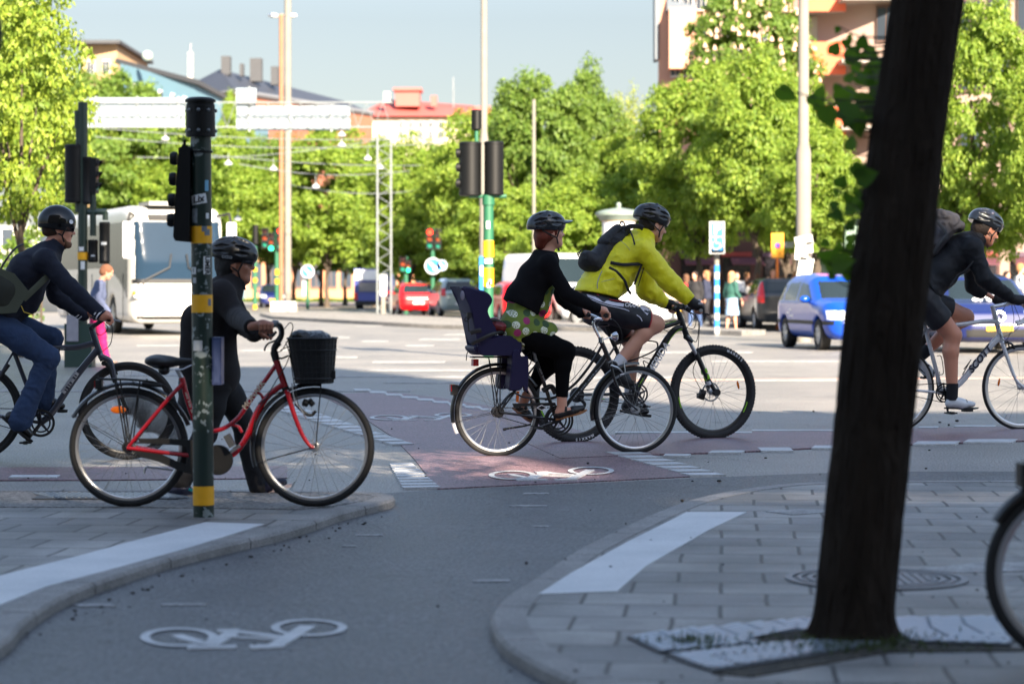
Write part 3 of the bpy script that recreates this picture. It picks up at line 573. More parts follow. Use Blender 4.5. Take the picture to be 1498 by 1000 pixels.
    return f,t,pds
CITY=city_bike()
# ---------------------------------------------------------------- mountain bike
def mtb():
    f=Fr(840.7,647.4,22); L=f.L; t=thing('bicycle','black mountain bicycle with green details, ridden by the man in yellow','bicycle',f.o,f.yaw,'bicycles ridden over the crossing')
    R=.384; rc=Vector((L(840.7,576).x,0,R)); fc=Vector((L(1043,568).x,0,R)); bb=L(930,576)
    knob=M('knobbly_rubber',(40,40,42),.8,0,.3,60,.004,90)
    dk=M('black_rim',(20,20,22),.35,0,.1)
    wr=wheel(t,rc,R,.029,.022,rim=dk,tyre=knob,disc=False,ref=R_(-8)); wf=wheel(t,fc,R,.029,.022,rim=dk,tyre=knob,disc=True,ref=R_(14))
    for c,w in((rc,wr),(fc,wf)):
        mb=MB()
        for i in range(84):
            a=2*math.pi*i/84
            for s in(-1,0,1):
                aa=a+(s%2)*.037; p=Vector((c.x+(R-.001-abs(s)*.007)*math.cos(aa),s*.019,c.z+(R-.001-abs(s)*.007)*math.sin(aa))); mb.box(p,(.009,.013,.013),ry=-aa)
        mb.build('tread',knob,w)
        for ang,word,col in((58 if c is fc else -78,'MAXXIS',white),(-30 if c is fc else 200,'▮▮▮',M('lime_decal',(130,190,40),.5)) ,(188,'▮▮',M('lime_decal'))):
            if '▮' in word:
                mb=MB(); r=R-.066
                for k in range(5):
                    a=R_(ang+k*3.2); mb.box((c.x+r*math.cos(a),-.0135,c.z+r*math.sin(a)),(.010,.002,.020),ry=-a)
                mb.build('rim_decal',M('lime_decal'),w)
            else:
                rr_=R-.028 if word=='MAXXIS' else R-.066; yy=-.031 if word=='MAXXIS' else -.015
                for k,ch in enumerate(word):
                    a=R_(ang-(k-2.5)*(4.6 if word=='MAXXIS' else 2.6)); sg=1
                    xd=Vector((math.sin(a),0,-math.cos(a))); yd=Vector((math.cos(a),0,math.sin(a)))
                    text('tyre_lettering' if word=='MAXXIS' else 'rim_lettering',ch,.030 if word=='MAXXIS' else .016,col,w,(c.x+rr_*math.cos(a),yy,c.z+rr_*math.sin(a)),xd,yd,.001,0,.0008)
    h0=L(992.5,457); h1=L(1003,487)
    tubes('frame',t,black,[([h0,h1],.024),([L(996,470),L(960,482),L(925,494),L(898,503)],[.019,.016]),([L(1000,479),L(989,481),L(978,492),L(958,524),L(935,563),bb],[.026,.026],.85),([L(896,499),bb],.0175),
        ([L(899,508,-.02),L(872,545,-.055),Vector((rc.x,-.07,rc.z))],.009),([L(899,508,.02),L(872,545,.055),Vector((rc.x,.07,rc.z))],.009),([bb+Vector((0,-.04,0)),Vector((rc.x,-.07,rc.z))],[.013,.009]),([bb+Vector((0,.04,0)),Vector((rc.x,.07,rc.z))],[.013,.009])])
    lime=M('lime_decal')
    tubes('frame_stripe',t,lime,[([L(998,481,-.026),L(991,484,-.024),L(982,494,-.022),L(972,511,-.02)],.0035),([L(989,469,-.017),L(960,478,-.017)],.003),([L(932,568,-.022),L(941,553,-.022)],.004),([L(864,585,-.06),L(885,583,-.05)],.003)],6)
    A=L(942.5,556);B=L(980,492.5); tubetext('frame_lettering','MERIDA',.082,white,t,A,B,.024,.0018,.15,.5)
    tubes('fork',t,black,[([h1,L(1004,491)],.024),([L(1003,493,-.065),L(1003,493,.065)],.02)]+[([L(1008,494,s*.062)+Vector((0,0,0)),L(1020.5,513,s*.062)],.02) for s in()]
        +[([L(1019,517,s*.062),L(1031,545,s*.062),Vector((fc.x-.005,s*.062,fc.z))],[.021,.017]) for s in(-1,1)]+[([L(1012,500,s*.062),L(1003,492,s*.062)],.022) for s in(-1,1)]+[([L(1019,519,-.06),L(1015,514,0),L(1019,519,.06)],.016)])
    tubes('stanchion',t,alloy,[([L(1006,495,s*.062),L(1019.5,520,s*.062)],.016) for s in(-1,1)])
    tubes('fork_decal',t,lime,[([L(1030,540,-.062),L(1032.5,545,-.062)],.0205),([L(1033.5,548,-.062),L(1036,554,-.062)],.0198),([L(1028,541,.062),L(1030,547,.062)],.0205),([L(1032,550,.062),L(1034,556,.062)],.0198)])
    tubes('fork_decal',t,white,[([L(1036.3,557,-.062),L(1038.3,562,-.062)],.0195)])
    mb=MB(); mb.lathe([(0,-.085),(.028,-.085),(.03,-.07),(.028,-.04)],fc,(0,1,0),18); mb.box(fc+Vector((-.075,.05,-.02)),(.05,.03,.08),ry=.3); mb.box(fc+Vector((-.1,.05,-.03)),(.03,.04,.04)); mb.build('brake_caliper',plast,t)
    tubes('stem',t,plast,[([h0,L(990,449)],.017),([L(991,450),L(1004,449)],.017)])
    hb=tubes('handlebar',t,plast,[([L(980,451,.34),L(990,449,.22),L(1000,450,.08),L(1004,450,0),L(1008,450,-.08),L(1018,452,-.22),L(1025,454,-.36)],.0135)])
    for a,b in((L(979.5,451,.36),L(986,450,.25)),(L(1025.5,454,-.38),L(1019.5,452.5,-.25))): mb=MB(); mb.tube([a,b],.0175,14); mb.build('grip',plast,hb)
    mb=MB(); mb.tube([L(1025.3,454,-.383),L(1025.6,454,-.388)],.015,16); mb.build('bar_plug',alloy,hb)
    tubes('brake_lever',hb,plast,[([L(1014,452,-.16),L(1024,457,-.22),L(1038,460.5,-.3)],.0065),([L(1000,452,.14),L(1006,455,.22),L(1014,459,.3)],.0065)],8)
    tubes('shifter',hb,plast,[([L(1004,449,-.12),L(1010,455,-.13)],.02),([L(985,450,.15),L(992,455,.15)],.02),([L(988,444,.05),L(1000,447,-.1)],.012)],8)
    tubes('cable',t,plast,[([L(1013,453,-.15),L(1022,472,-.1),L(1018,500,-.04),L(1003,482,-.03)],.003),([L(1000,452,.1),L(1017,463,.0),L(1015,480,-.03),L(1000,478,-.03)],.003),([L(1009,455,-.1),L(1012,468,-.05),L(1004,480,-.03)],.003),([L(1024,470,-.02),L(1020,520,-.08),L(1014,545,.0),L(1028,575,.05)],.003),([L(966,480,-.02),L(984,487,-.03),L(992,480,-.03)],.003),([L(925,497,-.02),L(955,499,-.03),L(962,503,-.03),L(958,512,-.03),L(930,525,-.03),L(905,531,-.02)],.0065)],6)
    tubes('bottle_cage',t,plast,[([L(940,523,-.03),L(951,525,-.035),L(949,531,-.035),L(941,528,-.035),L(945,540,-.035)],.004),([L(935,545,-.03),L(941,548,-.03),L(947,540,-.03)],.004)],6)
    pds=chainset(t,bb,.086,(-.75,.62),rc,.03,.175)
    mb=MB(); mb.lathe([(.058,-.06),(.062,-.045),(.04,-.03),(.02,-.028)],rc,(0,1,0),26); mb.build('cassette',dkal,t)
    tubes('derailleur',t,plast,[([rc+Vector((.01,-.08,-.03)),rc+Vector((.05,-.085,-.07)),rc+Vector((.03,-.08,-.12))],.013)],8)
    mb=MB(); mb.tube([L(886,475),L(896,500)],.0155,12); mb.build('seat_post',plast,t); saddle(t,L(880,469),0,.27,.15)
    return f,t,pds
MTB=mtb()
# ---------------------------------------------------------------- grey trekking bike, far left
def greybike():
    f=Fr(-40,674.5,10); L=f.L; t=thing('bicycle','dark grey trekking bicycle ridden by the bearded man in jeans','bicycle',f.o,f.yaw,'bicycles ridden over the crossing')
    R=.352; rc=Vector((L(-40,603).x,0,R)); fc=Vector((L(187,599).x,0,R)); bb=L(60,618); gm=M('graphite_paint',(66,69,80),.28,.5,.05,4,coat=.5)
    dkr=M('black_rim'); wheel(t,rc,R,.021,.02,rim=dkr,hubr=.022); wheel(t,fc,R,.021,.02,rim=dkr,hubr=.02)
    h0=L(134.5,483); h1=L(147,519)
    tubes('frame',t,gm,[([h0,h1],.022),([L(137,502),L(110,508),L(75,509),L(22,517)],[.022,.018],.8),([L(143,511),L(110,552),L(78,601),bb],[.025,.024],.85),([L(14,497),bb],.0165),([L(20,514,-.02),L(-8,560,-.055),Vector((rc.x,-.062,rc.z))],.008),([L(20,514,.02),L(-8,560,.055),Vector((rc.x,.062,rc.z))],.008),([bb+Vector((0,-.035,0)),Vector((rc.x,-.062,rc.z))],.010),([bb+Vector((0,.035,0)),Vector((rc.x,.062,rc.z))],.010)])
    mb=MB(); A=L(113.5,544.5,-.0);B=L(92.5,574.5,0)
    mb.tube([A+Vector((0,-.002,0)),B+Vector((0,-.002,0))],.0255,14,flat=.86,caps=False); mb.build('frame_decal',M('silver_decal',(170,172,176),.4,0,.5,70),t); 
    marks('frame_decal',L(95,572),L(112,547),.0275,.026,7,gm,t); marks('frame_decal',L(78,512),L(96,509),.020,.009,9,M('decal_grey'),t)
    tubes('fork',t,plast,[([h1,L(151,527)],.022),([L(152,531,-.06),L(152,531,.06)],.019)]+[([L(155,530,s*.06),L(162,540,s*.06),L(168,558,s*.06),Vector((fc.x-.005,s*.06,fc.z))],[.02,.014]) for s in(-1,1)]+[([L(166,546,s*.05),L(172,545,s*.05)],.013) for s in(-1,1)])
    tubes('fork_leg',t,gm,[([L(146,520,s*.06),L(160,527,s*.06),L(165,541,s*.06),L(168,556,s*.06)],.02) for s in(-1,1)])
    tubes('stem',t,plast,[([h0,L(133,478)],.018),([L(133,479),L(147,470),L(150,466)],.016)])
    hb=tubes('handlebar',t,plast,[([L(136,463,.3),L(146,466,.12),L(150,467,0),L(154,467,-.12),L(159,467,-.32)],.0135)])
    for a,b in((L(134,463,.33),L(139,464,.22)),(L(159.7,467,-.345),L(157.5,467,-.22))): mb=MB(); mb.tube([a,b],.0165,14); mb.build('grip',plast,hb)
    tubes('brake_lever',hb,M('lever_grey',(120,120,125),.4,.5),[([L(160,466,-.16),L(168,468,-.2),L(176.5,470,-.3)],.006)],8)
    tubes('cable',t,plast,[([L(156,468,-.14),L(164,478,-.1),L(162,502,-.06),L(150,514,-.03)],.003),([L(150,470,-.05),L(158,480,-.04),L(148,490,-.03),L(142,488,-.03)],.003),([L(146,514,-.03),L(134,528,-.03)],.003)],6)
    chainset(t,bb,.096,(-.62,-.78),rc,.034,.17); mb=MB(); mb.lathe([(.099,-.058),(.099,-.05),(.082,-.05),(.082,-.058),(.099,-.058)],(bb.x,0,bb.z),(0,1,0),44); mb.build('chain_guard_ring',plast,t)
    mb=MB(); mb.tube([L(9,484),L(15,500)],.0145,12); mb.build('seat_post',plast,t); saddle(t,L(-2,478),0); mb=MB(); mb.box(L(6,497.5,-.01),(.035,.04,.024)); mb.build('rear_light',redlamp,t)
    tubes('pump',t,plast,[([L(13,533,-.03),L(-4,556,-.05)],.014)],8)
    return f,t
GREY=greybike()
# ---------------------------------------------------------------- red city bike, pushed
def redbike():
    f=Fr(188.5,741,0,.05); L=f.L; t=thing('bicycle','red step-through bicycle with black front basket, pushed by the woman in black','bicycle',f.o,f.yaw)
    R=.324; rc=Vector((L(188.5,653).x,0,R)); fc=Vector((L(460.5,657).x,0,R)); bb=L(319,671); red=M('red_frame',(165,14,30),.25,0,.08,4,coat=.6)
    brt=M('worn_tyre',(52,44,38),.8,0,.3,30); wheel(t,rc,R,.0195,.015,hubr=.026,tyre=rubber); wheel(t,fc,R,.0195,.015,hubr=.018,tyre=rubber)
    h0=L(403,524); h1=L(419,571)
    tubes('frame',t,red,[([h0,h1],.0185),([L(405.5,531),L(388,556),L(369,582),L(350,609),L(336,621),L(322,628),L(305,631),L(292,629)],.0125),([L(414.5,562),L(400,572),L(388,584),L(375,604),L(364,632),L(354,650),L(342,663),L(329,669),bb],.0165),
        ([L(339,621),L(349,624),L(354,632)],.0085),([L(376,574),L(382,577),L(386,586)],.0085),([L(266,552),L(276,590),L(292,632),L(316,668)],.0155),
        ([L(268,560,-.02),L(240,590,-.05),Vector((rc.x,-.06,rc.z))],[.0115,.010]),([L(268,560,.02),L(240,590,.05),Vector((rc.x,.06,rc.z))],[.0115,.010]),([bb+Vector((0,-.035,.01)),L(269,665,-.05),Vector((rc.x,-.06,rc.z))],.0115),([bb+Vector((0,.035,.01)),L(269,665,.05),Vector((rc.x,.06,rc.z))],.0115)])
    tubes('fork',t,red,[([L(421,575,s*.05),L(429,602,s*.055),L(441,633,s*.055),L(452,650,s*.055),Vector((fc.x,s*.055,fc.z))],[.0145,.009]) for s in(-1,1)]+[([L(421,576,-.05),L(419,572),L(421,576,.05)],.015)])
    tubes('headset',t,plast,[([h0+Vector((.004,0,-.01)),L(400.5,514)],.021),([L(417,566),L(419.5,573)],.021)])
    tubes('stem',t,plast,[([L(400.5,516),L(402,508),L(408,500)],[.017,.02])])
    hb=tubes('handlebar',t,plast,[([L(370,483,-.26),L(392,480,-.27),L(404,474,-.25),L(411,477,-.19),L(413,489,-.12),L(408,500,0),L(411,490,.12),L(409,479,.2),L(400,476,.27),L(384,489,.28)],.0115)])
    for a,b in((L(366,484.5,-.26),L(386,479.5,-.27)),(L(380,492,.28),L(394,488,.27))): mb=MB(); mb.tube([a,a+(b-a)*.5,b],[.017,.0145,.016],14); mb.build('grip',M('grip_rubber',(38,40,44),.6),hb)
    tubes('gear_shifter',hb,M('shifter_grey',(120,125,132),.35,.5),[([L(390,478,-.27),L(404,472,-.255)],.018),([L(399,470,-.25),L(407,471,-.24)],.010)],10)
    tubes('brake_lever',hb,plast,[([L(410,488,-.16),L(404,497,-.18),L(393,502,-.2),L(388,508,-.2),L(387,513,-.2)],.0055),([L(404,485,-.15),L(398,492,-.16)],.008)],8)
    tubes('cable',t,plast,[([L(411,488,-.15),L(424,472,-.1),L(428,482,-.08),L(414,510,-.05),L(406,515,-.03)],.0028),([L(410,512,-.03),L(424,508,-.05),L(420,530,-.03),L(402,560,-.03),L(375,608,-.025),L(370,640,-.03)],.0028),([L(418,500,-.06),L(424,520,-.06),L(430,560,-.06),L(438,600,-.06)],.0028),([L(378,590,-.02),L(393,580,-.03),L(410,573,-.03)],.003)],6)
    tubes('cable_housing',t,alloy,[([L(427,560,-.06),L(431,585,-.06),L(441,600,-.055),L(448,612,-.04)],.004)],6)
    saddle(t,L(254,529),0,.25,.2); tubes('seat_post',t,alloy,[([L(259,540),L(266,553)],.0125)]); mb=MB(); mb.sphere(L(240,541,0),(.032,.05,.028)); mb.build('saddle_bag',plast,t)
    fender(t,rc,R+.028,152,20,black,.055,stay=(150,)); fender(t,fc,R+.024,198,84,black,.055,stay=(195,))
    yr=L(190,553).z
    tubes('rack',t,plast,[([L(142,550,-.06),L(148,554,-.06),L(190,555,-.06),L(226,559,-.05),L(244,566,-.04)],.0065),([L(142,550,.06),L(148,554,.06),L(190,555,.06),L(226,559,.05),L(244,566,.04)],.0065)]+[([L(x,555,-.06),L(x,555,.06)],.005) for x in(148,170,195,215)]+[([L(x0,556,s*.06),Vector((rc.x+dx,s*.065,rc.z))],.004) for (x0,dx) in((168,-.004),(176,.002),(205,.01)) for s in(-1,1)]+[([L(208,560,-.062),L(220,562,-.062),L(236,564,-.06)],.01)])
    mb=MB(); mb.box(L(145,562,0),(.035,.06,.05)); rl=mb.build('rear_light_housing',plast,t); mb=MB(); mb.box(L(142,562,0),(.02,.056,.04)); mb.build('rear_light',redlamp,rl)
    mb=MB(); mb.sphere(L(173,599,-.05),(.042,.008,.021),16,8); mb.build('reflector',orange,t)
    # skirt guard mesh: crossing wires on both sides
    for s in(-1,1):
        mb=MB(); out=[]
        for i in range(-20,60):
            for dr in(1,-1):
                pts=[]
                for j in range(40):
                    u=j/39; th=R_(100-i*2.6*1-dr*u*34); r=R*(.99-.62*u)*1.0
                    if 8<math.degrees(th)<97: pts.append(Vector((rc.x+r*math.cos(th),s*.034,rc.z+r*math.sin(th))))
                # keep to the part outside a wavy inner edge
                pts=[p for p in pts if (p-rc-Vector((0,s*.034,0))).length>R*(.42+.12*math.sin(math.atan2(p.z-rc.z,p.x-rc.x)*5))]
                if len(pts)>3: mb.tube(pts[::2]+[pts[-1]],.0013,4,caps=False)
        g=mb.build('skirt_guard',plast,t)
    mb=MB(); y=-.072
    def plate(px,yy,th): mb.prism([L(x,y_,yy) for x,y_ in px],(0,th,0))
    plate([(202,641),(240,641),(288,644),(300,652),(300,693),(290,696),(262,688),(232,675),(205,668),(192,658),(206,660),(236,664),(262,676),(272,679),(277,672),(274,654),(266,650),(204,648)],y,.014); mb.lathe([(.03,-.008),(.078,-.01),(.082,0),(.078,.008),(.03,.008)],(bb.x+.008,y+.005,bb.z),(0,1,0),36); mb.build('chain_guard',plast,t)
    pds=chainset(t,bb,.07,(.85,.52),rc,.03,.15,mat=alloy,chain=True,pedal=False)
    mb=MB(); p=L(336,644,-.12); mb.box(p,(.03,.09,.07),ry=-.5); mb.build('pedal',M('pedal_grey',(70,72,74),.6),t)
    tubes('kickstand',t,alloy,[([L(296,690,.03),L(262,688,.06),L(220,683,.07),L(213,684,.08),L(211,692,.08)],.0065)])
    A=L(352,604);B=L(391,551); tubetext('frame_lettering','MONARK',.042,M('pale_gold',(205,190,170),.5),t,A,B,.0125,.0008,.1); marks('frame_decal',L(272,573),L(282,603),.016,.010,12,M('pale_gold'),t)
    # basket
    bm=M('basket_black',(18,18,20),.55,0,.2,20); mb=MB(); cxp=L(457,493,0); n=32; rows=[]
    top=L(457,495); bot=L(460,560); 
    for k in range(9):
        u=k/8; c=top+(bot-top)*u; rx=.128-.029*u; ry=.15-.035*u; rows.append([(c.x+rx*max(-1,min(1,1.12*math.cos(a)))*(1),ry*max(-1,min(1,1.12*math.sin(a))),c.z) for a in[2*math.pi*j/n for j in range(n)]])
    inner=[[(p[0]*.98+top.x*.02,p[1]*.97,p[2]+.004) for p in r] for r in rows[::-1]]; rows2=rows+inner; vs=[v for r in rows2 for v in r]; m=len(rows2)
    fs=[(i*n+j,(i+1)*n+j,(i+1)*n+(j+1)%n,i*n+(j+1)%n) for i in range(m-1) if i!=8 for j in range(n)]+[((m-1)*n+j,j,(j+1)%n,(m-1)*n+(j+1)%n) for j in range(n)]
    fs+=[tuple(8*n+j for j in range(n)),tuple(9*n+j for j in range(n-1,-1,-1))]; mb.add(vs,fs)
    bk=mb.build('basket',bm,t)
    for k,zz in((0,.002),(2,0),(7,-.004)):
        mb=MB(); mb.tube([(p[0]+(p[0]-top.x)*.02,p[1]*1.02,p[2]+zz) for p in rows[k]],.004 if k else .0055,8,closed=True); mb.build('rim_wire',plast,bk)
    mb=MB()
    for j in range(0,n): mb.tube([rows[0][j],rows[8][j]],.0022,5)
    for k in range(1,8): mb.tube(rows[k],.0020,5,closed=True)
    mb.build('basket_weave',plast,bk)
    tubes('basket_stay',t,plast,[([L(469.8,560,s*.07),L(466,605,s*.068),L(462,655,s*.062)],.0035) for s in(-1,1)]+[([L(422,520,0),L(412,524,0),L(404,522,0)],.006)],6)
    mb=MB(); mb.box(L(488,548,-.05),(.02,.03,.045)); mb.build('reflector_housing',plast,t)
    tubes('front_brake',t,plast,[([L(432,590,-.03),L(445,603,-.04),L(455,607,-.03),L(462,601,-.03)],.009),([L(452,585,-.03),L(458,592,-.02)],.016),([L(444,588,-.03),L(450,590,-.02)],.02)],8)
    bag=sdf('plastic_bag',[ell(L(443,496),(.07,.1,.045),.03),ell(L(466,497),(.07,.11,.05),.03),ell(L(440,492,-.05),(.05,.05,.035),.02),ell(L(478,503),(.04,.09,.04),.02)],M('black_bin_liner',(12,12,14),.28,0,.2,10,.006,25),None,.006,fold=folds(.012,80,5))
    bag.location=f.o; tag(bag,'crumpled black plastic bag filling the front basket of the red bicycle','bag'); return f,t
RED=redbike()
# ---------------------------------------------------------------- white road bike
def whitebike():
    f=Fr(1308,632,15); L=f.L; t=thing('bicycle','silver white road bicycle ridden by the man in black beside the tree trunk','bicycle',f.o,f.yaw,'bicycles ridden over the crossing')
    R=.372; rc=Vector((L(1308,568).x,0,R)); fc=Vector((L(1494,564.5).x,0,R)); bb=L(1378,574); wm=M('silver_white',(205,208,214),.22,.25,.04,4,coat=.5)
    wheel(t,rc,R,.0145,.026,ns=24,hubr=.02); wheel(t,fc,R,.0145,.026,ns=24,hubr=.018,ref=R_(168))
    h0=L(1453,452); h1=L(1465.5,500)
    tubes('frame',t,wm,[([h0,h1],[.021,.024]),([L(1457,470),L(1440,470),L(1415,473),L(1385,477),L(1354,484)],[.021,.017]),([L(1463,491),L(1440,516),L(1404,560),bb],[.029,.028],.8),([L(1351,470),bb],.0185),([L(1353,482,-.02),L(1335,520,-.045),Vector((rc.x,-.062,rc.z))],.0085),([L(1353,482,.02),L(1335,520,.045),Vector((rc.x,.062,rc.z))],.0085),([bb+Vector((0,-.035,0)),Vector((rc.x,-.06,rc.z))],.0105),([bb+Vector((0,.035,0)),Vector((rc.x,.06,rc.z))],.0105)])
    tubes('fork',t,wm,[([L(1467,504,s*.045),L(1476,530,s*.052),L(1486,555,s*.052),Vector((fc.x,s*.052,fc.z))],[.019,.01],.7) for s in(-1,1)]+[([L(1466,501),L(1467,504,.045)],.02),([L(1466,501),L(1467,504,-.045)],.02)])
    tubes('stem',t,wm,[([h0,L(1451,447)],.019),([L(1451,449),L(1462,447),L(1475,444.5)],.017)])
    hb=tubes('handlebar',t,M('bar_tape',(215,215,215),.6),[([L(1474,443,.21),L(1474,444,0),L(1475,444,-.21),L(1490,444,-.215),L(1500,448,-.215),L(1506,458,-.215),L(1500,470,-.215),L(1488,474,-.215)],.014),([L(1474,443,.21),L(1488,443,.215),L(1498,448,.215),L(1503,458,.215),L(1497,468,.215),L(1486,471,.215)],.014)])
    tubes('brake_hood',hb,plast,[([L(1474,441,-.2),L(1482,443,-.215)],.02),([L(1492,443,-.215),L(1503,440,-.215)],.022),([L(1491,442,.215),L(1501,440,.215)],.022)])
    tubes('cable',t,plast,[([L(1480,446,-.2),L(1483,470,-.15),L(1472,498,-.05),L(1462,490,-.03)],.0025),([L(1484,446,.2),L(1492,475,.1),L(1470,492,-.03),L(1462,488,-.03)],.0025),([L(1470,448,-.1),L(1464,462,-.05),L(1461,480,-.03)],.0025)],6)
    tubes('brake',t,dkal,[([L(1470,500,-.03),L(1480,503,-.03),L(1484,510,-.02)],.01),([L(1474,498,-.04),L(1477,510,-.04)],.007)],8)
    A=L(1410,551);B=L(1453,500); tubetext('frame_lettering','SCOTT',.088,M('decal_navy',(22,26,46),.4),t,A,B,.027,.003,.25,.5)
    pds=chainset(t,bb,.083,(.12,-.99),rc,.028,.17); mb=MB(); mb.tube([L(1348,462),L(1352,474)],.0155,12); mb.build('seat_post',plast,t); saddle(t,L(1342,457),0,.27,.14)
    tubes('bottle_cage',t,plast,[([L(1371,520,-.03),L(1377,522,-.04),L(1380,545,-.04),L(1374,548,-.02)],.004),([L(1408,548,-.03),L(1418,530,-.04),L(1420,527,-.03),L(1410,540,-.02)],.0045)],6)
    mb=MB(); mb.lathe([(.045,-.055),(.05,-.045),(.03,-.03)],rc,(0,1,0),24); mb.build('cassette',dkal,t)
    return f,t,pds
WHITE=whitebike()
# ---------------------------------------------------------------- parked bike at the right edge
def parked():
    f=Fr(1576,973,0,.05); L=f.L; t=thing('bicycle','dark parked bicycle on the paving, cut off by the right picture edge','bicycle',f.o,f.yaw)
    R=.2915; rc=Vector((0,0,R)); wheel(t,rc,R,.0185,.02,hubr=.022); fc=Vector((1.0,0,R)); wheel(t,fc,R,.0185,.02); fender(t,rc,R+.022,148,30,black,.055,stay=()); fender(t,fc,R+.022,190,60,black,.055,stay=())
    bb=Vector((.42,0,.25)); tubes('frame',t,black,[([bb,(.27,0,.72)],.015),([bb,(.82,0,.72)],.016),([(.33,0,.5),(.8,0,.76)],.014),([(.79,0,.8),(.85,0,.64)],.018)]+[([(.29,s*.02,.6),(0,s*.06,R)],.008) for s in(-1,1)]+[([(.42,s*.03,.25),(0,s*.06,R)],.009) for s in(-1,1)])
    tubes('fork',t,black,[([(.85,s*.05,.64),(.92,s*.05,.45),(1.0,s*.05,R)],[.013,.008]) for s in(-1,1)]); tubes('handlebar',t,alloy,[([(.79,0,.8),(.76,0,.95)],.012),([(.6,.28,.98),(.72,.26,.99),(.78,.1,.96),(.78,-.1,.96),(.72,-.26,.99),(.6,-.28,.98)],.011)])
    saddle(t,(.22,0,.84)); tubes('seat_post',t,alloy,[([(.27,0,.7),(.24,0,.82)],.012)]); chainset(t,bb,.08,(.7,.7),rc,.03)
    tubes('rack',t,plast,[([(-.16,s*.06,.635),(.26,s*.06,.635)],.0065) for s in(-1,1)]+[([(x,-.06,.635),(x,.06,.635)],.005) for x in(-.16,-.05,.1,.24)]+[([(-.03,s*.06,.635),(0,s*.06,R)],.0045) for s in(-1,1)])
    mb=MB(); mb.box((-.155,-.0,.60),(.06,.09,.075)); mb.build('rear_light_housing',plast,t); mb=MB(); mb.box((-.125,-.075,.35),(.03,.02,.09)); mb.build('reflector',redlamp,t)
parked()
# ================================================================ people
skinL=M('skin_light',(205,150,125),.45,0,.06,12,.0006,160,sss=.15); skinD=M('skin_brown',(158,104,80),.45,0,.06,12,.0006,160,sss=.12); skinR=M('skin_ruddy',(200,138,112),.45,0,.07,12,.0006,160,sss=.15)
def RY(deg): return Matrix.Rotation(R_(deg),3,'Y')
def head_prims(female=False,nose=1,beard=False):
    p=[ell((-.018,0,.035),(.094,.074,.088),.02),ell((.02,0,-.03),(.068,.058,.075),.03),cap((.055,-.012,-.088),(.055,.012,-.088),.022,.022,.03),ell((.045,.033,-.02),(.036,.028,.034),.02),ell((.045,-.033,-.02),(.036,.028,.034),.02),
       ell((.07,0,.042),(.02,.05,.03),.02),cap((.079,0,.02),(.103*nose,0,-.018),.008,.0105,.012),ell((.094,.010,-.022),(.010,.008,.007),.006),ell((.094,-.010,-.022),(.010,.008,.007),.006),
       ell((.081,0,-.046),(.010,.024,.007),.006),ell((.079,0,-.058),(.010,.021,.0075),.006),cap((.02,-.05,-.06),(.06,-.02,-.085),.016,.018,.03),cap((.02,.05,-.06),(.06,.02,-.085),.016,.018,.03)]
    for s in(-1,1):
        p.append(ell((.088,s*.031,.014),(.014,.017,.010),.012,sub=True)); p.append(ell((-.008,s*.075,-.008),(.019,.008,.031),.006,RY(-10))); p.append(ell((-.004,s*.084,-.004),(.008,.005,.018),.004,sub=True))
    return p
def eyes(root,c,Rm,body,brown=True):
    mb=MB()
    for s in(-1,1): mb.sphere(Rm@Vector((.074,s*.031,.014))+c,.0125,10,6)
    mb.build('eyes',M('eye_white',(200,195,190),.15),body); mb=MB()
    for s in(-1,1): mb.sphere(Rm@Vector((.084,s*.032,.013))+c,.0055,8,6)
    mb.build('irises',M('iris',(40,28,20),.1),body)
    mb=MB()
    for s in(-1,1): mb.tube([Rm@Vector(v)+c for v in((.086,s*.016,.034),(.088,s*.03,.039),(.078,s*.047,.034))],.004,6)
    mb.build('eyebrows',M('brow',(50,34,24),.8),body)
    mb=MB(); mb.tube([Rm@Vector(v)+c for v in((.082,-.02,-.0518),(.0915,0,-.052),(.082,.02,-.0518))],.0022,6); mb.build('lip_line',M('lip',(120,55,50),.4),body)
def fist(w,g,fwd,side,s=1.0,k=.006):
    """hand around a bar that runs along local y at g. w wrist. fwd: direction from wrist to knuckles"""
    w=Vector(w); g=Vector(g); d=(g-w); d.y=0; d=d.normalized() if d.length>.001 else Vector((1,0,0)); up=Vector((-d.z,0,d.x)); 
    if up.z<0: up=-up
    c=g+up*.022-d*.012; p=[cap(w,c-d*.02,.026*s,.030*s,.02),ell(c-d*.01,(.034*s,.040*s,.020*s),.02,Matrix(((d.x,0,up.x),(0,1,0),(d.z,0,up.z))))]
    for i,(o,l) in enumerate(((-.032,.9),(-.011,1.0),(.011,1.0),(.032,.85))):
        y=g.y+o*s*1.0; r=.0092*s; a=c+d*.018+up*.004; a.y=y; b=g+d*(.026*l+.004)+up*.006; b.y=y; e=g+d*.024*l-up*.02; e.y=y; h=g-d*.004-up*.024*l; h.y=y
        p+=[cap(a,b,r*1.08,r,.005),cap(b,e,r,r*.95,.004),cap(e,h,r*.95,r*.85,.004)]
    ty=g.y-side*.045*s; a=c-d*.02; a.y=g.y-side*.028; b=g-d*.018+up*.004; b.y=ty; e=g+d*.006-up*.014; e.y=ty+side*.008
    p+=[cap(a,b,.0125*s,.0105*s,.008),cap(b,e,.0105*s,.009*s,.004)]
    return p
def shoe_prims(heel,toe,ank,h=.03,w=.85):
    heel=Vector(heel);toe=Vector(toe);ank=Vector(ank); d=(toe-heel); mid=heel+d*.45
    return [cap(heel+d*.08,heel+d*.5,.036,.037,.02),cap(heel+d*.5,heel+d*.88,.039,.024,.03,1.15),cap(heel+d*.1+(ank-heel)*.45,ank,.036,.04,.03),cap(mid,ank+(mid-ank)*.4,.036,.036,.04)]
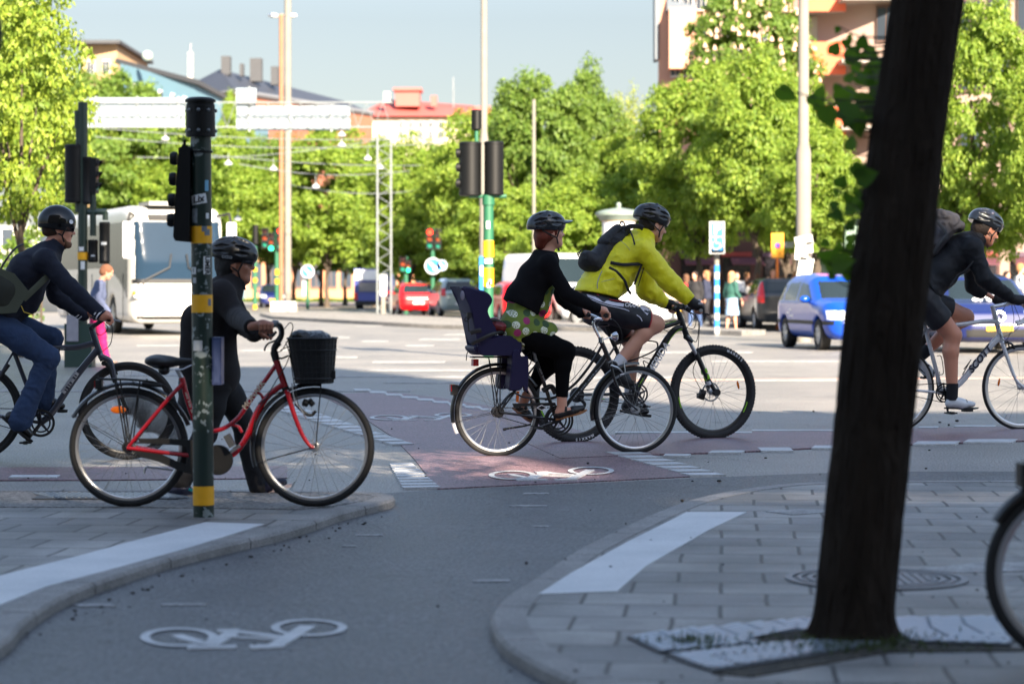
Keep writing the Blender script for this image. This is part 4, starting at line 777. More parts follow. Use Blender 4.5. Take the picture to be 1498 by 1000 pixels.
def sole_mesh(name,heel,toe,mat,parent,off=.03,th=.02,w=.045):
    heel=Vector(heel);toe=Vector(toe); d=(toe-heel).normalized(); up=Vector((-d.z,0,d.x)); 
    if up.z<0: up=-up
    L_=(toe-heel).length; n=24; vs=[]
    for lay in(0,1):
        for i in range(n):
            a=2*math.pi*i/n; x=(math.cos(a)*.5+.5); yy=math.sin(a)*w*(.72+.35*math.exp(-((x-.72)/.22)**2)); p=heel+d*(x*(L_+.05)-.025)-up*(off+lay*th)+up*(.012*max(0,x-.8)*4); vs.append((p.x,p.y+yy,p.z))
    mb=MB(); mb.add(vs,[tuple(range(n))[::-1],tuple(range(n,2*n))]+[(i,(i+1)%n,n+(i+1)%n,n+i) for i in range(n)]); return mb.build(name,mat,parent)
def helmet(root,c,Rm,s=1.0,style='vent',mat=None,strap=True,label=None,chin=None,visor=False,ear=(0,-.085,-.02)):
    mat=mat or M('helmet_black',(10,11,13),.32,0,.1,6,coat=.4)
    c=Vector(c); p=[ell((-.02,0,.045),(.135,.100,.105),.01)]
    if style=='skate': p=[ell((-.018,0,.035),(.128,.103,.122),.01),cap((.08,0,.03),(.113,0,.018),.075,.07,.02,1.0)] ; p=[ell((-.02,0,.04),(.132,.105,.125),.01)]
    if style=='vent':
        p=[ell((-.025,0,.05),(.142,.098,.098),.01),ell((-.10,0,.025),(.055,.08,.06),.03)]
        for y,z in((-.098,.05),(-.082,.085),(-.052,.125),(0,.135),(.052,.125),(.082,.085),(.098,.05)):
            n=Vector((0,y,(z-.05))).normalized()
            for x0,x1 in((-.125,-.045),(-.01,.07)):
                f=lambda x: math.sqrt(max(.05,1-((x+.025)/.142)**2))
                def q(x): return Vector((x,y*f(x)*1.02,.05+(z-.05)*f(x)*1.10))
                p.append(dict(cap(q(x0),q((x0+x1)/2),.004,.0125,.004),sub=True)); p.append(dict(cap(q((x0+x1)/2),q(x1),.0125,.004,.004),sub=True))
        for y in(-.036,.036,-.074,.074):
            zz=.05+.098*math.sqrt(1-(y/.1)**2); p.append(cap((-.13,y*.6,.06),(-.02,y,zz-.001),.007,.008,.008)); p.append(cap((-.02,y,zz-.001),(.105,y*.55,.055),.008,.007,.008))
    Rz=.0
    pl=[(Rm@Vector((0,0,.005 if style=='vent' else -.012))+c,Rm@Vector((-.10,0,-1)))]
    pr=xf(p,c,Rm,s); h=sdf('helmet',pr,mat,root,.0042,planes=pl,sm=1)
    if style=='vent':
        inn=sdf('helmet_lining',xf([ell((-.022,0,.045),(.124,.086,.084),.01)],c,Rm,s),M('helmet_lining',(8,8,9),.9),h,.008,planes=pl)
    if visor:
        mb=MB(); vs=[]
        for i in range(9):
            a=-1+2*i/8; vs+=[Rm@(Vector((.095-.02*a*a,a*.075,.075-.02*a*a))*s)+c,Rm@(Vector((.175-.06*a*a,a*.06,.066-.015*a*a))*s)+c,Rm@(Vector((.173-.06*a*a,a*.06,.061-.015*a*a))*s)+c,Rm@(Vector((.085-.02*a*a,a*.075,.058-.02*a*a))*s)+c]
        mb.add(vs,[(i*4+j,(i+1)*4+j,(i+1)*4+(j+1)%4,i*4+(j+1)%4) for i in range(8) for j in range(4)]+[(0,1,2,3),(35,34,33,32)]); mb.build('visor',mat,h,60)
    if strap:
        mb=MB(); ch=Vector((.045,0,-.108)) if chin is None else Vector(chin)
        for sd in(-1,1):
            for a in((.05,sd*.085,.02),(-.08,sd*.075,.01)):
                mb.tube([Rm@(Vector(v)*s)+c for v in(a,(.022,sd*.080,-.05),)],.006,6,flat=.35)
            mb.tube([Rm@(Vector(v)*s)+c for v in((.022,sd*.080,-.05),(.035,sd*.055,-.09),ch)],.006,6,flat=.5)
        mb.tube([Rm@(Vector(v)*s)+c for v in(ch,ch+Vector((.004,-.01,-.03)))],.007,6)
        mb.build('chin_strap',plast,h)
    return h
def glasses(root,c,Rm,mat,lens):
    c=Vector(c); mb=MB()
    for s in(-1,1):
        mb.tube([Rm@Vector(v)+c for v in((.1,s*.012,.018),(.1,s*.05,.02),(.085,s*.066,.02),(-.005,s*.078,.012))],.0028,6)
        mb.tube([Rm@Vector(v)+c for v in((.101,s*.012,.022),(.1,s*.052,.024),(.099,s*.052,-.001),(.101,s*.014,-.002))],.0022,6,closed=True)
    mb.tube([Rm@Vector(v)+c for v in((.1,-.012,.018),(.1,.012,.018))],.0028,6); g=mb.build('glasses',mat,root); mb=MB()
    for s in(-1,1): mb.poly([Rm@Vector(v)+c for v in((.1,s*.012,.022),(.099,s*.052,.024),(.098,s*.052,-.001),(.1,s*.014,-.002))])
    mb.build('lenses',lens,g)
dark_lens=M('dark_lens',(20,16,14),.05,0,.05,coat=.5); clear_lens=bpy.data.materials.new('clear_lens'); clear_lens.use_nodes=True; _n=clear_lens.node_tree.nodes; _l=clear_lens.node_tree.links; _t=_n.new('ShaderNodeBsdfTransparent'); _m=_n.new('ShaderNodeMixShader'); _m.inputs[0].default_value=.12; _n['Principled BSDF'].inputs['Roughness'].default_value=.05; _l.new(_t.outputs[0],_m.inputs[1]); _l.new(_n['Principled BSDF'].outputs[0],_m.inputs[2]); _l.new(_m.outputs[0],_n['Material Output'].inputs['Surface'])
def person_thing(f,label,z=None): return thing('person',label,'person',f.o,f.yaw,'people on bicycles' if z is None else None)
def arm(sh,el,wr,r=(.058,.043,.036,.026)): return [cap(sh,el,r[0],r[1],.03),cap(el,Vector(el)+(Vector(wr)-Vector(el))*.3,r[1],r[2]*1.12,.02),cap(Vector(el)+(Vector(wr)-Vector(el))*.3,wr,r[2]*1.12,r[3],.02)]
def leg(hp,kn,an,r=(.092,.062,.056,.037),calf=1.0,back=None):
    hp,kn,an=Vector(hp),Vector(kn),Vector(an); m=kn+(an-kn)*.3; d=(an-kn).normalized(); b=Vector((d.z,0,-d.x)); b=b if b.x<0 else -b
    return [cap(hp,hp+(kn-hp)*.5,r[0],(r[0]+r[1])*.52,.04),cap(hp+(kn-hp)*.5,kn,(r[0]+r[1])*.52,r[1],.03),cap(kn,m+b*.012*calf,r[1]*.95,r[2],.03),cap(m+b*.012*calf,an,r[2],r[3],.03)]
def cut(o,a,b): 
    """plane that keeps the side of a: normal from a to b at b"""
    return (Vector(b),Vector(b)-Vector(a))
# ---------------------------------------------------------------- 1 bearded man on the grey bike
def man1():
    f,b=GREY; L=f.L; t=person_thing(f,'bearded man in navy jacket, jeans and glossy round helmet riding the grey bicycle')
    hc=L(87,335.5); Rm=RY(6); neck=L(75,362); hN,hF=L(-6,472,-.1),L(-4,472,.1); kN,kF=L(71,523,-.13),L(76,495,.11); aN,aF=L(33,607,-.12),L(63,580,.12)
    sN,sF=L(66,380,-.19),L(72,385,.19); eN,eF=L(101,418,-.25),L(82,432,.24); wN,wF=L(150,462,-.33),L(122,461,.31); gN,gF=L(159,468,-.33),L(138,463,.31)
    tor=[cap(L(-4,470,-.05),L(-4,470,.05),.125,.125,.05,1.05),cap(L(-2,465),L(16,435),.125,.125,.06,1.2),cap(L(16,435),L(44,397),.125,.13,.06,1.3),cap(L(44,397),L(64,378),.13,.095,.06,1.3),cap(sN,L(66,378),.068,.08,.05),cap(sF,L(66,378),.068,.08,.05)]
    nk=[cap(L(64,376),L(80,352),.062,.058,.03)]
    hand=fist(wN,gN,1,-1)+fist(wF,gF,1,1)
    headp=xf(head_prims(),hc,Rm,1.03)
    body=sdf('body',grow(tor,-.02)+nk+headp+[q for s in(arm(sN,eN,wN),arm(sF,eF,wF)) for q in grow(s,-.012)]+arm(eN+(wN-eN)*.8,wN-(wN-eN)*.05,wN,(.028,.027,.027,.026))+hand+grow(leg(hN,kN,aN)+leg(hF,kF,aF),-.015),skinR,t,.0052)
    eyes(t,hc,Rm,body)
    hair=M('brown_hair',(62,42,28),.8,0,.3,60,.003,120)
    sdf('hair',xf([ell((-.035,0,.02),(.09,.083,.085),.02),cap((-.09,-.03,-.03),(-.09,.03,-.03),.025,.025,.02)],hc,Rm,1.03),hair,body,.006,fold=folds(.004,300,2),planes=[(Rm@Vector((-.005,0,0))+hc,Rm@Vector((1,0,.2)))])
    sdf('beard',xf([cap((.03,-.05,-.06),(.068,-.018,-.098),.017,.022,.02),cap((.03,.05,-.06),(.068,.018,-.098),.017,.022,.02),cap((.065,-.015,-.10),(.07,.015,-.10),.024,.024,.02),cap((.088,-.02,-.036),(.088,.02,-.036),.008,.008,.006)],hc,Rm,1.03),M('beard',(110,78,58),.85,0,.35,90,.002,140),body,.0045,fold=folds(.003,400,8))
    glasses(t,hc+Rm@Vector((.002,0,.0)),Rm,plast,dark_lens)
    navy=M('navy_jacket',(27,31,44),.75,0,.15,6,.006,17,spec=.25)
    jac=sdf('jacket',grow(tor,.012)+[cap(L(70,372),L(83,356),.075,.072,.03),cap(L(60,382),L(70,372),.09,.08,.04)]+grow(arm(sN,eN,wN,(.065,.053,.044,.036))+arm(sF,eF,wF,(.065,.053,.044,.036)),.008)+[cap(L(8,455),L(42,446),.085,.07,.05,1.3),cap(L(30,425),L(46,430),.11,.09,.05,1.3)],navy,t,.0075,fold=folds(.011,34,4,(1,.5,1)),planes=[(wN+(eN-wN)*.02,wN-eN),(L(84,352),Vector((1,0,1.1)))])
    for (e,w) in((eN,wN),(eF,wF)):
        d=(w-e).normalized()
        for k,(o,m_) in enumerate(((.0,navy),(-.012,white),(-.026,navy),(-.036,white),(-.05,navy))):
            mb=MB(); mb.tube([w+d*(o-.012),w+d*(o-.002)],.0455+.001*(k%2),16); mb.build('cuff_stripe' if m_ is white else 'cuff',m_,jac)
    den=M('denim',(34,54,86),.85,0,.45,9,.005,22)
    def jl(h,k,a): 
        h,k,a=Vector(h),Vector(k),Vector(a); return leg(h,k,a,(.108,.08,.066,.06),.6)+[cap(k+(a-k)*.45,a+(a-k).normalized()*.04,.062,.088,.03)]
    sdf('jeans',[cap(L(-4,472,-.05),L(-4,472,.05),.13,.13,.05,1.05)]+jl(hN,kN,aN)+jl(hF,kF,aF),den,t,.0075,fold=folds(.010,40,9,(1,.4,1)),planes=[])
    bt=M('black_leather',(18,17,17),.3,0,.2,20,coat=.2)
    for nm,h,to,a in(('shoe',L(12,606,-.12),L(48,638,-.13),aN),('shoe',L(60,588,.12),L(95,594,.12),aF)):
        s=sdf(nm,shoe_prims(h,to,a),bt,t,.006); sole_mesh('sole',h,to,M('dark_sole',(12,11,10),.8),s)
    helmet(t,hc+Vector((0,0,.005)),Rm@RY(-3),1.03,'skate',M('gloss_black',(7,8,10),.1,0,.05))
    hm=MB(); p=hc+Rm@Vector((.07,-.083,.06)); hm.lathe([(0,0),(.016,0)],p,Rm@Vector((.5,-1,.2)),14); e=hm.build('helmet_badge',white,t); e.location=(.008,-.004,0)
    # messenger bag lies on the hip
    ol=M('olive_canvas',(70,74,60),.85,0,.12,10,.002,120); bag=thing('messenger_bag','olive canvas messenger bag slung over the back of the bearded man','bag',f.o,f.yaw)
    sdf('bag_body',[cap(L(-20,408,-.17),L(8,425,-.2),.11,.1,.05,.7),cap(L(-20,440,-.17),L(5,440,-.19),.11,.09,.05,.7)],M('olive_dark',(40,42,34),.85),bag,.009,fold=folds(.006,30,2))
    mb=MB(); pts=[L(x,y,yy) for x,y,yy in((-35,386,-.2),(0,392,-.235),(21,400,-.245),(42,426,-.255),(24,457,-.255),(2,459,-.25),(-35,450,-.22))]; mb.prism(pts,(0,.02,0)); mb.build('flap',ol,bag)
    mb=MB(); 
    for A,B,w in(((L(34,438,-.25)),L(70,404,-.215),.022),(L(70,404,-.215),L(82,384,-.12),.022)): mb.tube([A,(A+B)/2+Vector((0,-.012,0)),B],w,8,flat=.2)
    mb.build('strap',ol,bag); mb=MB(); mb.tube(spline([L(-4,402,-.2),L(4,388,-.175),L(14,373,-.15),L(24,362,-.1),L(34,357,-.02)],5),.007,8,flat=.5); mb.build('strap_loop',plast,bag)
    mb=MB(); mb.tube([L(31,447,-.26),L(35,456,-.26),L(50,461,-.25)],.004,6); mb.build('yellow_edge',M('yellow_edge',(190,160,40),.6),bag)
man1()
# ---------------------------------------------------------------- 2 woman pushing the red bike
def woman2():
    f=Fr(330,722,0,.05); L=f.L; t=person_thing(f,'woman in black fleece and helmet pushing the red bicycle behind the striped post',0)
    off=0; hc=L(345,387); Rm=RY(2); sN,sF=L(324,431,-.16),L(330,431,.17); eN,eF=L(346,463,-.22),L(354,472,.22); fr=RED[0]
    def W(p,fr=fr): 
        w=fr.o+fr.ex*p.x+fr.ey*p.y+Vector((0,0,p.z)); w=w-f.o; return Vector((w.dot(f.ex),w.dot(f.ey),w.z))
    gN=W(fr.L(386,479.5,-.27)); gF=W(fr.L(388,490,.275)); wN=L(372,481,gN.y); wN=gN+Vector((-.065,.01,.005)); wF=gF+Vector((-.06,0,-.0))
    gN2=gN+Vector((.0,0,0))
    hN,hF=L(316,555,-.08),L(322,555,.08); kN,kF=L(300,635,-.09),L(353,611,.09); aN,aF=L(265,703,-.09),L(379,710,.09)
    tor=[cap(L(316,548,-.05),L(316,548,.05),.108,.108,.05,1.0),cap(L(316,548),L(312,505),.103,.095,.06,1.25),cap(L(312,505),L(319,455),.095,.102,.06,1.35),cap(L(319,455),L(328,428),.102,.075,.06,1.4),cap(sN,L(328,428),.06,.07,.05),cap(sF,L(328,428),.06,.07,.05)]
    def bh(w,g,s):  # fist over a bar lying along x
        p=[cap(w,g+Vector((-.02,0,.016)),.024,.028,.02),ell(g+Vector((0,0,.02)),(.042,.034,.018),.02)]
        for i,x in enumerate((-.03,-.010,.010,.030)):
            r=.0092; a=g+Vector((x,-s*.012,.026)); b=g+Vector((x+.004,-s*.034,.016)); c=g+Vector((x+.003,-s*.036,-.006)); d=g+Vector((x,-s*.012,-.022)); 
            p+=[cap(a,b,r*1.1,r,.005),cap(b,c,r,r*.95,.004),cap(c,d,r*.95,r*.85,.004)]
        p+=[cap(g+Vector((-.03,s*.02,.014)),g+Vector((-.005,s*.032,-.002)),.012,.0105,.008),cap(g+Vector((-.005,s*.032,-.002)),g+Vector((.02,s*.024,-.016)),.0105,.009,.004)]
        return p
    gN=gN+Vector((.012,0,0))
    body=sdf('body',grow(tor,-.02)+[cap(L(330,424),L(338,405),.05,.05,.03)]+xf(head_prims(True,1.0),hc,Rm,1.0)+grow(arm(sN,eN,wN)+arm(sF,eF,wF),-.012)+bh(wN,gN,1)+bh(wF,gF,-1)+grow(leg(hN,kN,aN)+leg(hF,kF,aF),-.018),skinD,t,.005)
    eyes(t,hc,Rm,body)
    hair=M('black_hair',(18,14,13),.6,0,.3,60,.003,120)
    sdf('hair',xf([ell((-.03,0,.02),(.096,.085,.088),.02),cap((-.06,-.045,-.03),(-.055,-.045,-.07),.03,.025,.03),cap((-.06,.045,-.03),(-.055,.045,-.07),.03,.025,.03),cap((-.08,0,-.03),(-.075,0,-.09),.035,.03,.03)],hc,Rm),hair,body,.006,fold=folds(.005,260,2),planes=[(Rm@Vector((.005,0,.0))+hc,Vector((1,0,-.35)))])
    glasses(t,hc,Rm,M('thin_frame',(60,60,64),.3,.5),clear_lens)
    fl=M('black_fleece',(28,24,26),.95,0,.2,12,.002,90)
    j=sdf('jacket',grow(tor,.016)+[cap(L(330,426),L(343,408),.078,.076,.03),cap(L(318,500),L(324,538),.09,.088,.05,1.35)]+grow(arm(sN,eN,wN,(.066,.055,.046,.036))+arm(sF,eF,wF,(.066,.055,.046,.036)),.006),fl,t,.007,fold=folds(.007,22,14,(1,.5,1)),planes=[(wN+Vector((-.02,0,0)),wN-eN),(L(347,402),Vector((.6,0,1)))])
    mb=MB(); mb.tube([L(355,412,-.09),L(358,424,-.09)],.009,6,flat=.3); mb.build('collar_tab',plast,j)
    tr=M('black_trousers',(22,22,26),.85,0,.2,10,.0015,60)
    def tl(h,k,a): return leg(h,k,a,(.092,.068,.058,.05),.5)+[cap(Vector(k)+(Vector(a)-Vector(k))*.5,a,.055,.062,.03)]
    sdf('trousers',[cap(L(316,552,-.05),L(316,552,.05),.11,.11,.05,1.0)]+tl(hN,kN,aN)+tl(hF,kF,aF),tr,t,.007,fold=folds(.007,36,6,(1,.4,1)))
    nv=M('trainer_navy',(26,28,52),.6,0,.2,20); so_=M('trainer_sole',(190,170,165),.6)
    for h,to,a in((L(252,717.5,-.09),L(284,721.5,-.09),aN),(L(373,713,.09),L(420,704,.09),aF)):
        s=sdf('shoe',shoe_prims(h,to,a+Vector((0,0,-.02))),nv,t,.006); sole_mesh('sole',h,to,so_,s,.022,.02)
    mb=MB(); mb.tube([L(276,715,-.135),L(284,718,-.13)],.008,6,flat=.4); mb.build('shoe_patch',M('teal',(30,170,170),.5),t)
    h=helmet(t,hc+Vector((.005,0,.012)),Rm@RY(4),1.02,'vent',chin=(.05,0,-.115))
    text('helmet_lettering','otto',.035,M('decal_grey'),h,hc+Vector((-.038,-.108,.045)),(1,-.05,-.12),(0,0,1),.001)
    bg=thing('shoulder_bag','tall black bag on the back of the woman in fleece, left of the nearest post','bag',f.o,f.yaw)
    sdf('bag_body',[cap(L(285,462,-.03),L(290,470,0),.07,.07,.04,1.3),cap(L(284,480,-.02),L(280,595,-.02),.08,.078,.05,1.3),cap(L(296,480,0),L(294,590,0),.07,.07,.05,1.3)],fl,bg,.008,fold=folds(.006,30,2)); tubes('strap',bg,plast,[([L(290,455,-.1),L(306,432,-.15),L(322,420,-.1),L(330,424,0)],.014,.3)])
woman2()
# ---------------------------------------------------------------- 3 woman in green dress
def woman3():
    f,b,pd=CITY; L=f.L; t=person_thing(f,'woman in black cardigan and dotted green dress riding in front of the child seat')
    hc=L(805.5,340.5); Rm=RY(-2); sN,sF=L(802,386,-.155),L(803,388,.155); eN,eF=L(829,430,-.2),L(823,436,.2); wN,wF=L(873,451,-.29),L(849,458,.29); gN,gF=L(885.5,461.5,-.29),L(857.5,460.5,.285)
    hN,hF=L(762,487,-.09),L(762,487,.09); kN,kF=L(827,514,-.1),L(806,531,.09); aN,aF=L(822,590,-.115),L(767,583,.115)
    tor=[cap(L(757,482,-.05),L(757,482,.05),.118,.118,.05,1.1),cap(L(757,478),L(767,440),.112,.098,.06,1.2),cap(L(767,440),L(785,405),.098,.108,.06,1.25),cap(L(785,405),L(797,380),.108,.072,.06,1.3),cap(sN,L(797,380),.056,.07,.05),cap(sF,L(797,380),.056,.07,.05),ell(L(793,402,-.05),(.05,.05,.05),.04),ell(L(793,402,.05),(.05,.05,.05),.04)]
    body=sdf('body',grow(tor,-.018)+[cap(L(797,378),L(806,356),.048,.046,.03)]+xf(head_prims(True,.98),hc,Rm,.97)+grow(arm(sN,eN,wN,(.045,.038,.033,.023))+arm(sF,eF,wF,(.045,.038,.033,.023)),-.008)+fist(wN,gN,1,-1,.93)+fist(wF,gF,1,1,.93)+[cap(wN-(wN-eN)*.1,wN,.024,.023)]+grow(leg(hN,kN,aN,(.085,.057,.05,.033))+leg(hF,kF,aF,(.085,.057,.05,.033)),-.008)
        +[cap(L(822,578,-.115),L(822,597,-.115),.036,.036,.02),cap(L(818,603,-.115),L(846,600,-.115),.032,.026,.02),cap(L(770,578,.115),L(764,592,.115),.036,.034,.02),cap(L(762,594,.115),L(776,610,.115),.032,.026,.02)],skinL,t,.005)
    eyes(t,hc,Rm,body)
    hair=M('auburn_hair',(110,42,22),.55,0,.35,60,.003,120)
    sdf('hair',xf([ell((-.03,0,.01),(.098,.084,.09),.02),cap((.04,-.072,.04),(.03,-.078,-.03),.016,.010,.015),cap((.04,.072,.04),(.03,.078,-.03),.016,.010,.015),cap((-.08,-.03,-.03),(-.085,0,-.085),.045,.035,.03),cap((-.08,.03,-.03),(-.085,0,-.085),.045,.035,.03),cap((.075,-.05,.075),(.09,-.02,.05),.02,.014,.02),cap((.075,.05,.075),(.09,.0,.05),.02,.014,.02)],hc,Rm,.97),hair,body,.0055,fold=folds(.005,300,5),planes=[(Rm@Vector((.028,0,0))+hc,Rm@Vector((1,0,-.3)))])
    # dress
    dm=bpy.data.materials.new('dress_print'); dm.use_nodes=True; nt=dm.node_tree; n=nt.nodes; l=nt.links; b_=n['Principled BSDF']; b_.inputs['Roughness'].default_value=.75
    tc=n.new('ShaderNodeTexCoord'); sp_=n.new('ShaderNodeSeparateXYZ'); mp=n.new('ShaderNodeCombineXYZ'); l.new(tc.outputs['Object'],sp_.inputs[0]); l.new(sp_.outputs[0],mp.inputs[0]); l.new(sp_.outputs[2],mp.inputs[1])
    vo=n.new('ShaderNodeTexVoronoi'); vo.voronoi_dimensions='2D'; vo.inputs['Scale'].default_value=13.5; vo.inputs['Randomness'].default_value=.55; l.new(mp.outputs[0],vo.inputs['Vector'])
    dot=n.new('ShaderNodeMath'); dot.operation='LESS_THAN'; dot.inputs[1].default_value=.36; l.new(vo.outputs['Distance'],dot.inputs[0])
    hs=n.new('ShaderNodeSeparateColor'); l.new(vo.outputs['Color'],hs.inputs[0]); ra=n.new('ShaderNodeValToRGB'); ra.color_ramp.interpolation='CONSTANT'
    ra.color_ramp.elements[0].color=(*lin((222,225,205)),1); ra.color_ramp.elements[1].position=.42; ra.color_ramp.elements[1].color=(*lin((150,40,95)),1)
    e=ra.color_ramp.elements.new(.62); e.color=(*lin((52,78,44)),1); e=ra.color_ramp.elements.new(.84); e.color=(*lin((150,160,52)),1); l.new(hs.outputs[0],ra.inputs[0])
    vi=n.new('ShaderNodeTexVoronoi'); vi.voronoi_dimensions='2D'; vi.feature='DISTANCE_TO_EDGE'; vi.inputs['Scale'].default_value=75; l.new(mp.outputs[0],vi.inputs['Vector']); th=n.new('ShaderNodeMath'); th.operation='LESS_THAN'; th.inputs[1].default_value=.22; l.new(vi.outputs['Distance'],th.inputs[0])
    isw=n.new('ShaderNodeMath'); isw.operation='LESS_THAN'; isw.inputs[1].default_value=.42; l.new(hs.outputs[0],isw.inputs[0])
    inn=n.new('ShaderNodeMath'); inn.operation='LESS_THAN'; inn.inputs[1].default_value=.31; l.new(vo.outputs['Distance'],inn.inputs[0])
    a1=n.new('ShaderNodeMath'); a1.operation='MULTIPLY'; l.new(isw.outputs[0],a1.inputs[0]); l.new(inn.outputs[0],a1.inputs[1]); nth=n.new('ShaderNodeMath'); nth.operation='SUBTRACT'; nth.inputs[0].default_value=1; l.new(th.outputs[0],nth.inputs[1])
    a2=n.new('ShaderNodeMath'); a2.operation='MULTIPLY'; l.new(a1.outputs[0],a2.inputs[0]); l.new(nth.outputs[0],a2.inputs[1]); a3=n.new('ShaderNodeMath'); a3.operation='SUBTRACT'; l.new(dot.outputs[0],a3.inputs[0]); l.new(a2.outputs[0],a3.inputs[1])
    mx=n.new('ShaderNodeMix'); mx.data_type='RGBA'; mx.inputs[6].default_value=(*lin((104,122,38)),1); l.new(ra.outputs[0],mx.inputs[7]); l.new(a3.outputs[0],mx.inputs[0]); l.new(mx.outputs[2],b_.inputs['Base Color'])
    dr=grow(tor,.006)+[cap(L(760,484,-.06),L(800,487,-.09),.118,.085,.06),cap(L(760,484,.06),L(796,492,.09),.118,.085,.06),cap(L(770,445),L(786,452),.085,.07,.06,1.3),cap(L(757,478,0),L(766,492,0),.12,.1,.04,1.5)]
    p0=L(768.5,508);p1=L(814,481); dd=(p1-p0); nn=Vector((-dd.z,0,dd.x)); nn=-nn if nn.z>0 else nn
    sdf('dress',dr,dm,t,.007,fold=folds(.009,30,7,(1,.6,1)),planes=[((p0+p1)/2,nn),(L(797,372),Vector((.3,0,1)))])
    cd=M('black_cardigan',(17,17,20),.95,0,.2,14,.0015,120,spec=.15)
    q0=L(743,440);q1=L(772,456); d2=q1-q0; n2=Vector((-d2.z,0,d2.x)); n2=-n2 if n2.z>0 else n2
    sdf('cardigan',grow(tor,.016)+[cap(L(776,440),L(770,448),.09,.08,.06,1.35),cap(L(760,430),L(758,440),.095,.10,.05,1.25)]+grow(arm(sN,eN,wN,(.055,.046,.04,.031))+arm(sF,eF,wF,(.055,.046,.04,.031)),.006),cd,t,.007,fold=folds(.007,32,17,(1,.5,1)),
        planes=[(L(799,367),Vector((.15,0,1))),(q1,n2)]+[])
    # cardigan front opening: green dress shows in a band at the belly
    sdf('dress_front',[cap(L(797,420,0),L(789,449,0),.06,.07,.04,1.9),cap(L(800,405,0),L(797,420,0),.045,.055,.04,1.9)],dm,t,.007,fold=folds(.006,40,3))
    lg=M('black_leggings',(9,9,11),.95,0,.15,10,spec=.12)
    for h,k,a,e_ in((hN,kN,L(822,581,-.115),1),(hF,kF,L(771,575,.115),1)):
        sdf('legging',leg(h,k,a,(.1,.074,.06,.043)),lg,t,.007,planes=[(a,a-k)],fold=folds(.003,30,3))
    bs=M('black_shoe',(17,17,19),.45,0,.2,20)
    for h,to,a in((L(816,606,-.115),L(853,596,-.115),L(819,600,-.115)),(L(757,594,.115),L(779,612,.115),L(762,594,.115))):
        d=(to-h); up=Vector((-d.z,0,d.x)).normalized(); up=up if up.z>0 else -up
        s=sdf('shoe',[cap(h+d*.05,h+d*.5,.036,.034,.02),cap(h+d*.5,h+d*.95,.036,.02,.02,1.2)],bs,t,.005,planes=[(h+up*.012,up)] ); 
        s2=sdf('shoe_toe',[cap(h+d*.62,h+d*.97,.035,.02,.02,1.2)],bs,t,.005); sole_mesh('sole',h,to,M('tan_sole',(150,100,60),.7),s,.026,.012,.04)
        mb=MB(); c=h+d*.3+up*.03; mb.tube([c+Vector((0,.036,-.02)),c+Vector((.0,.03,.012)),c+Vector((0,0,.024)),c+Vector((0,-.03,.012)),c+Vector((0,-.036,-.02))],.011,8,flat=.5); mb.build('ankle_strap',bs,s)
    helmet(t,hc+Vector((-.004,0,.012)),Rm@RY(-2),1.04,'vent',visor=True,mat=M('helmet_dark_blue',(13,18,26),.22,0,.1,6,coat=.6),chin=(.05,0,-.115))
woman3()
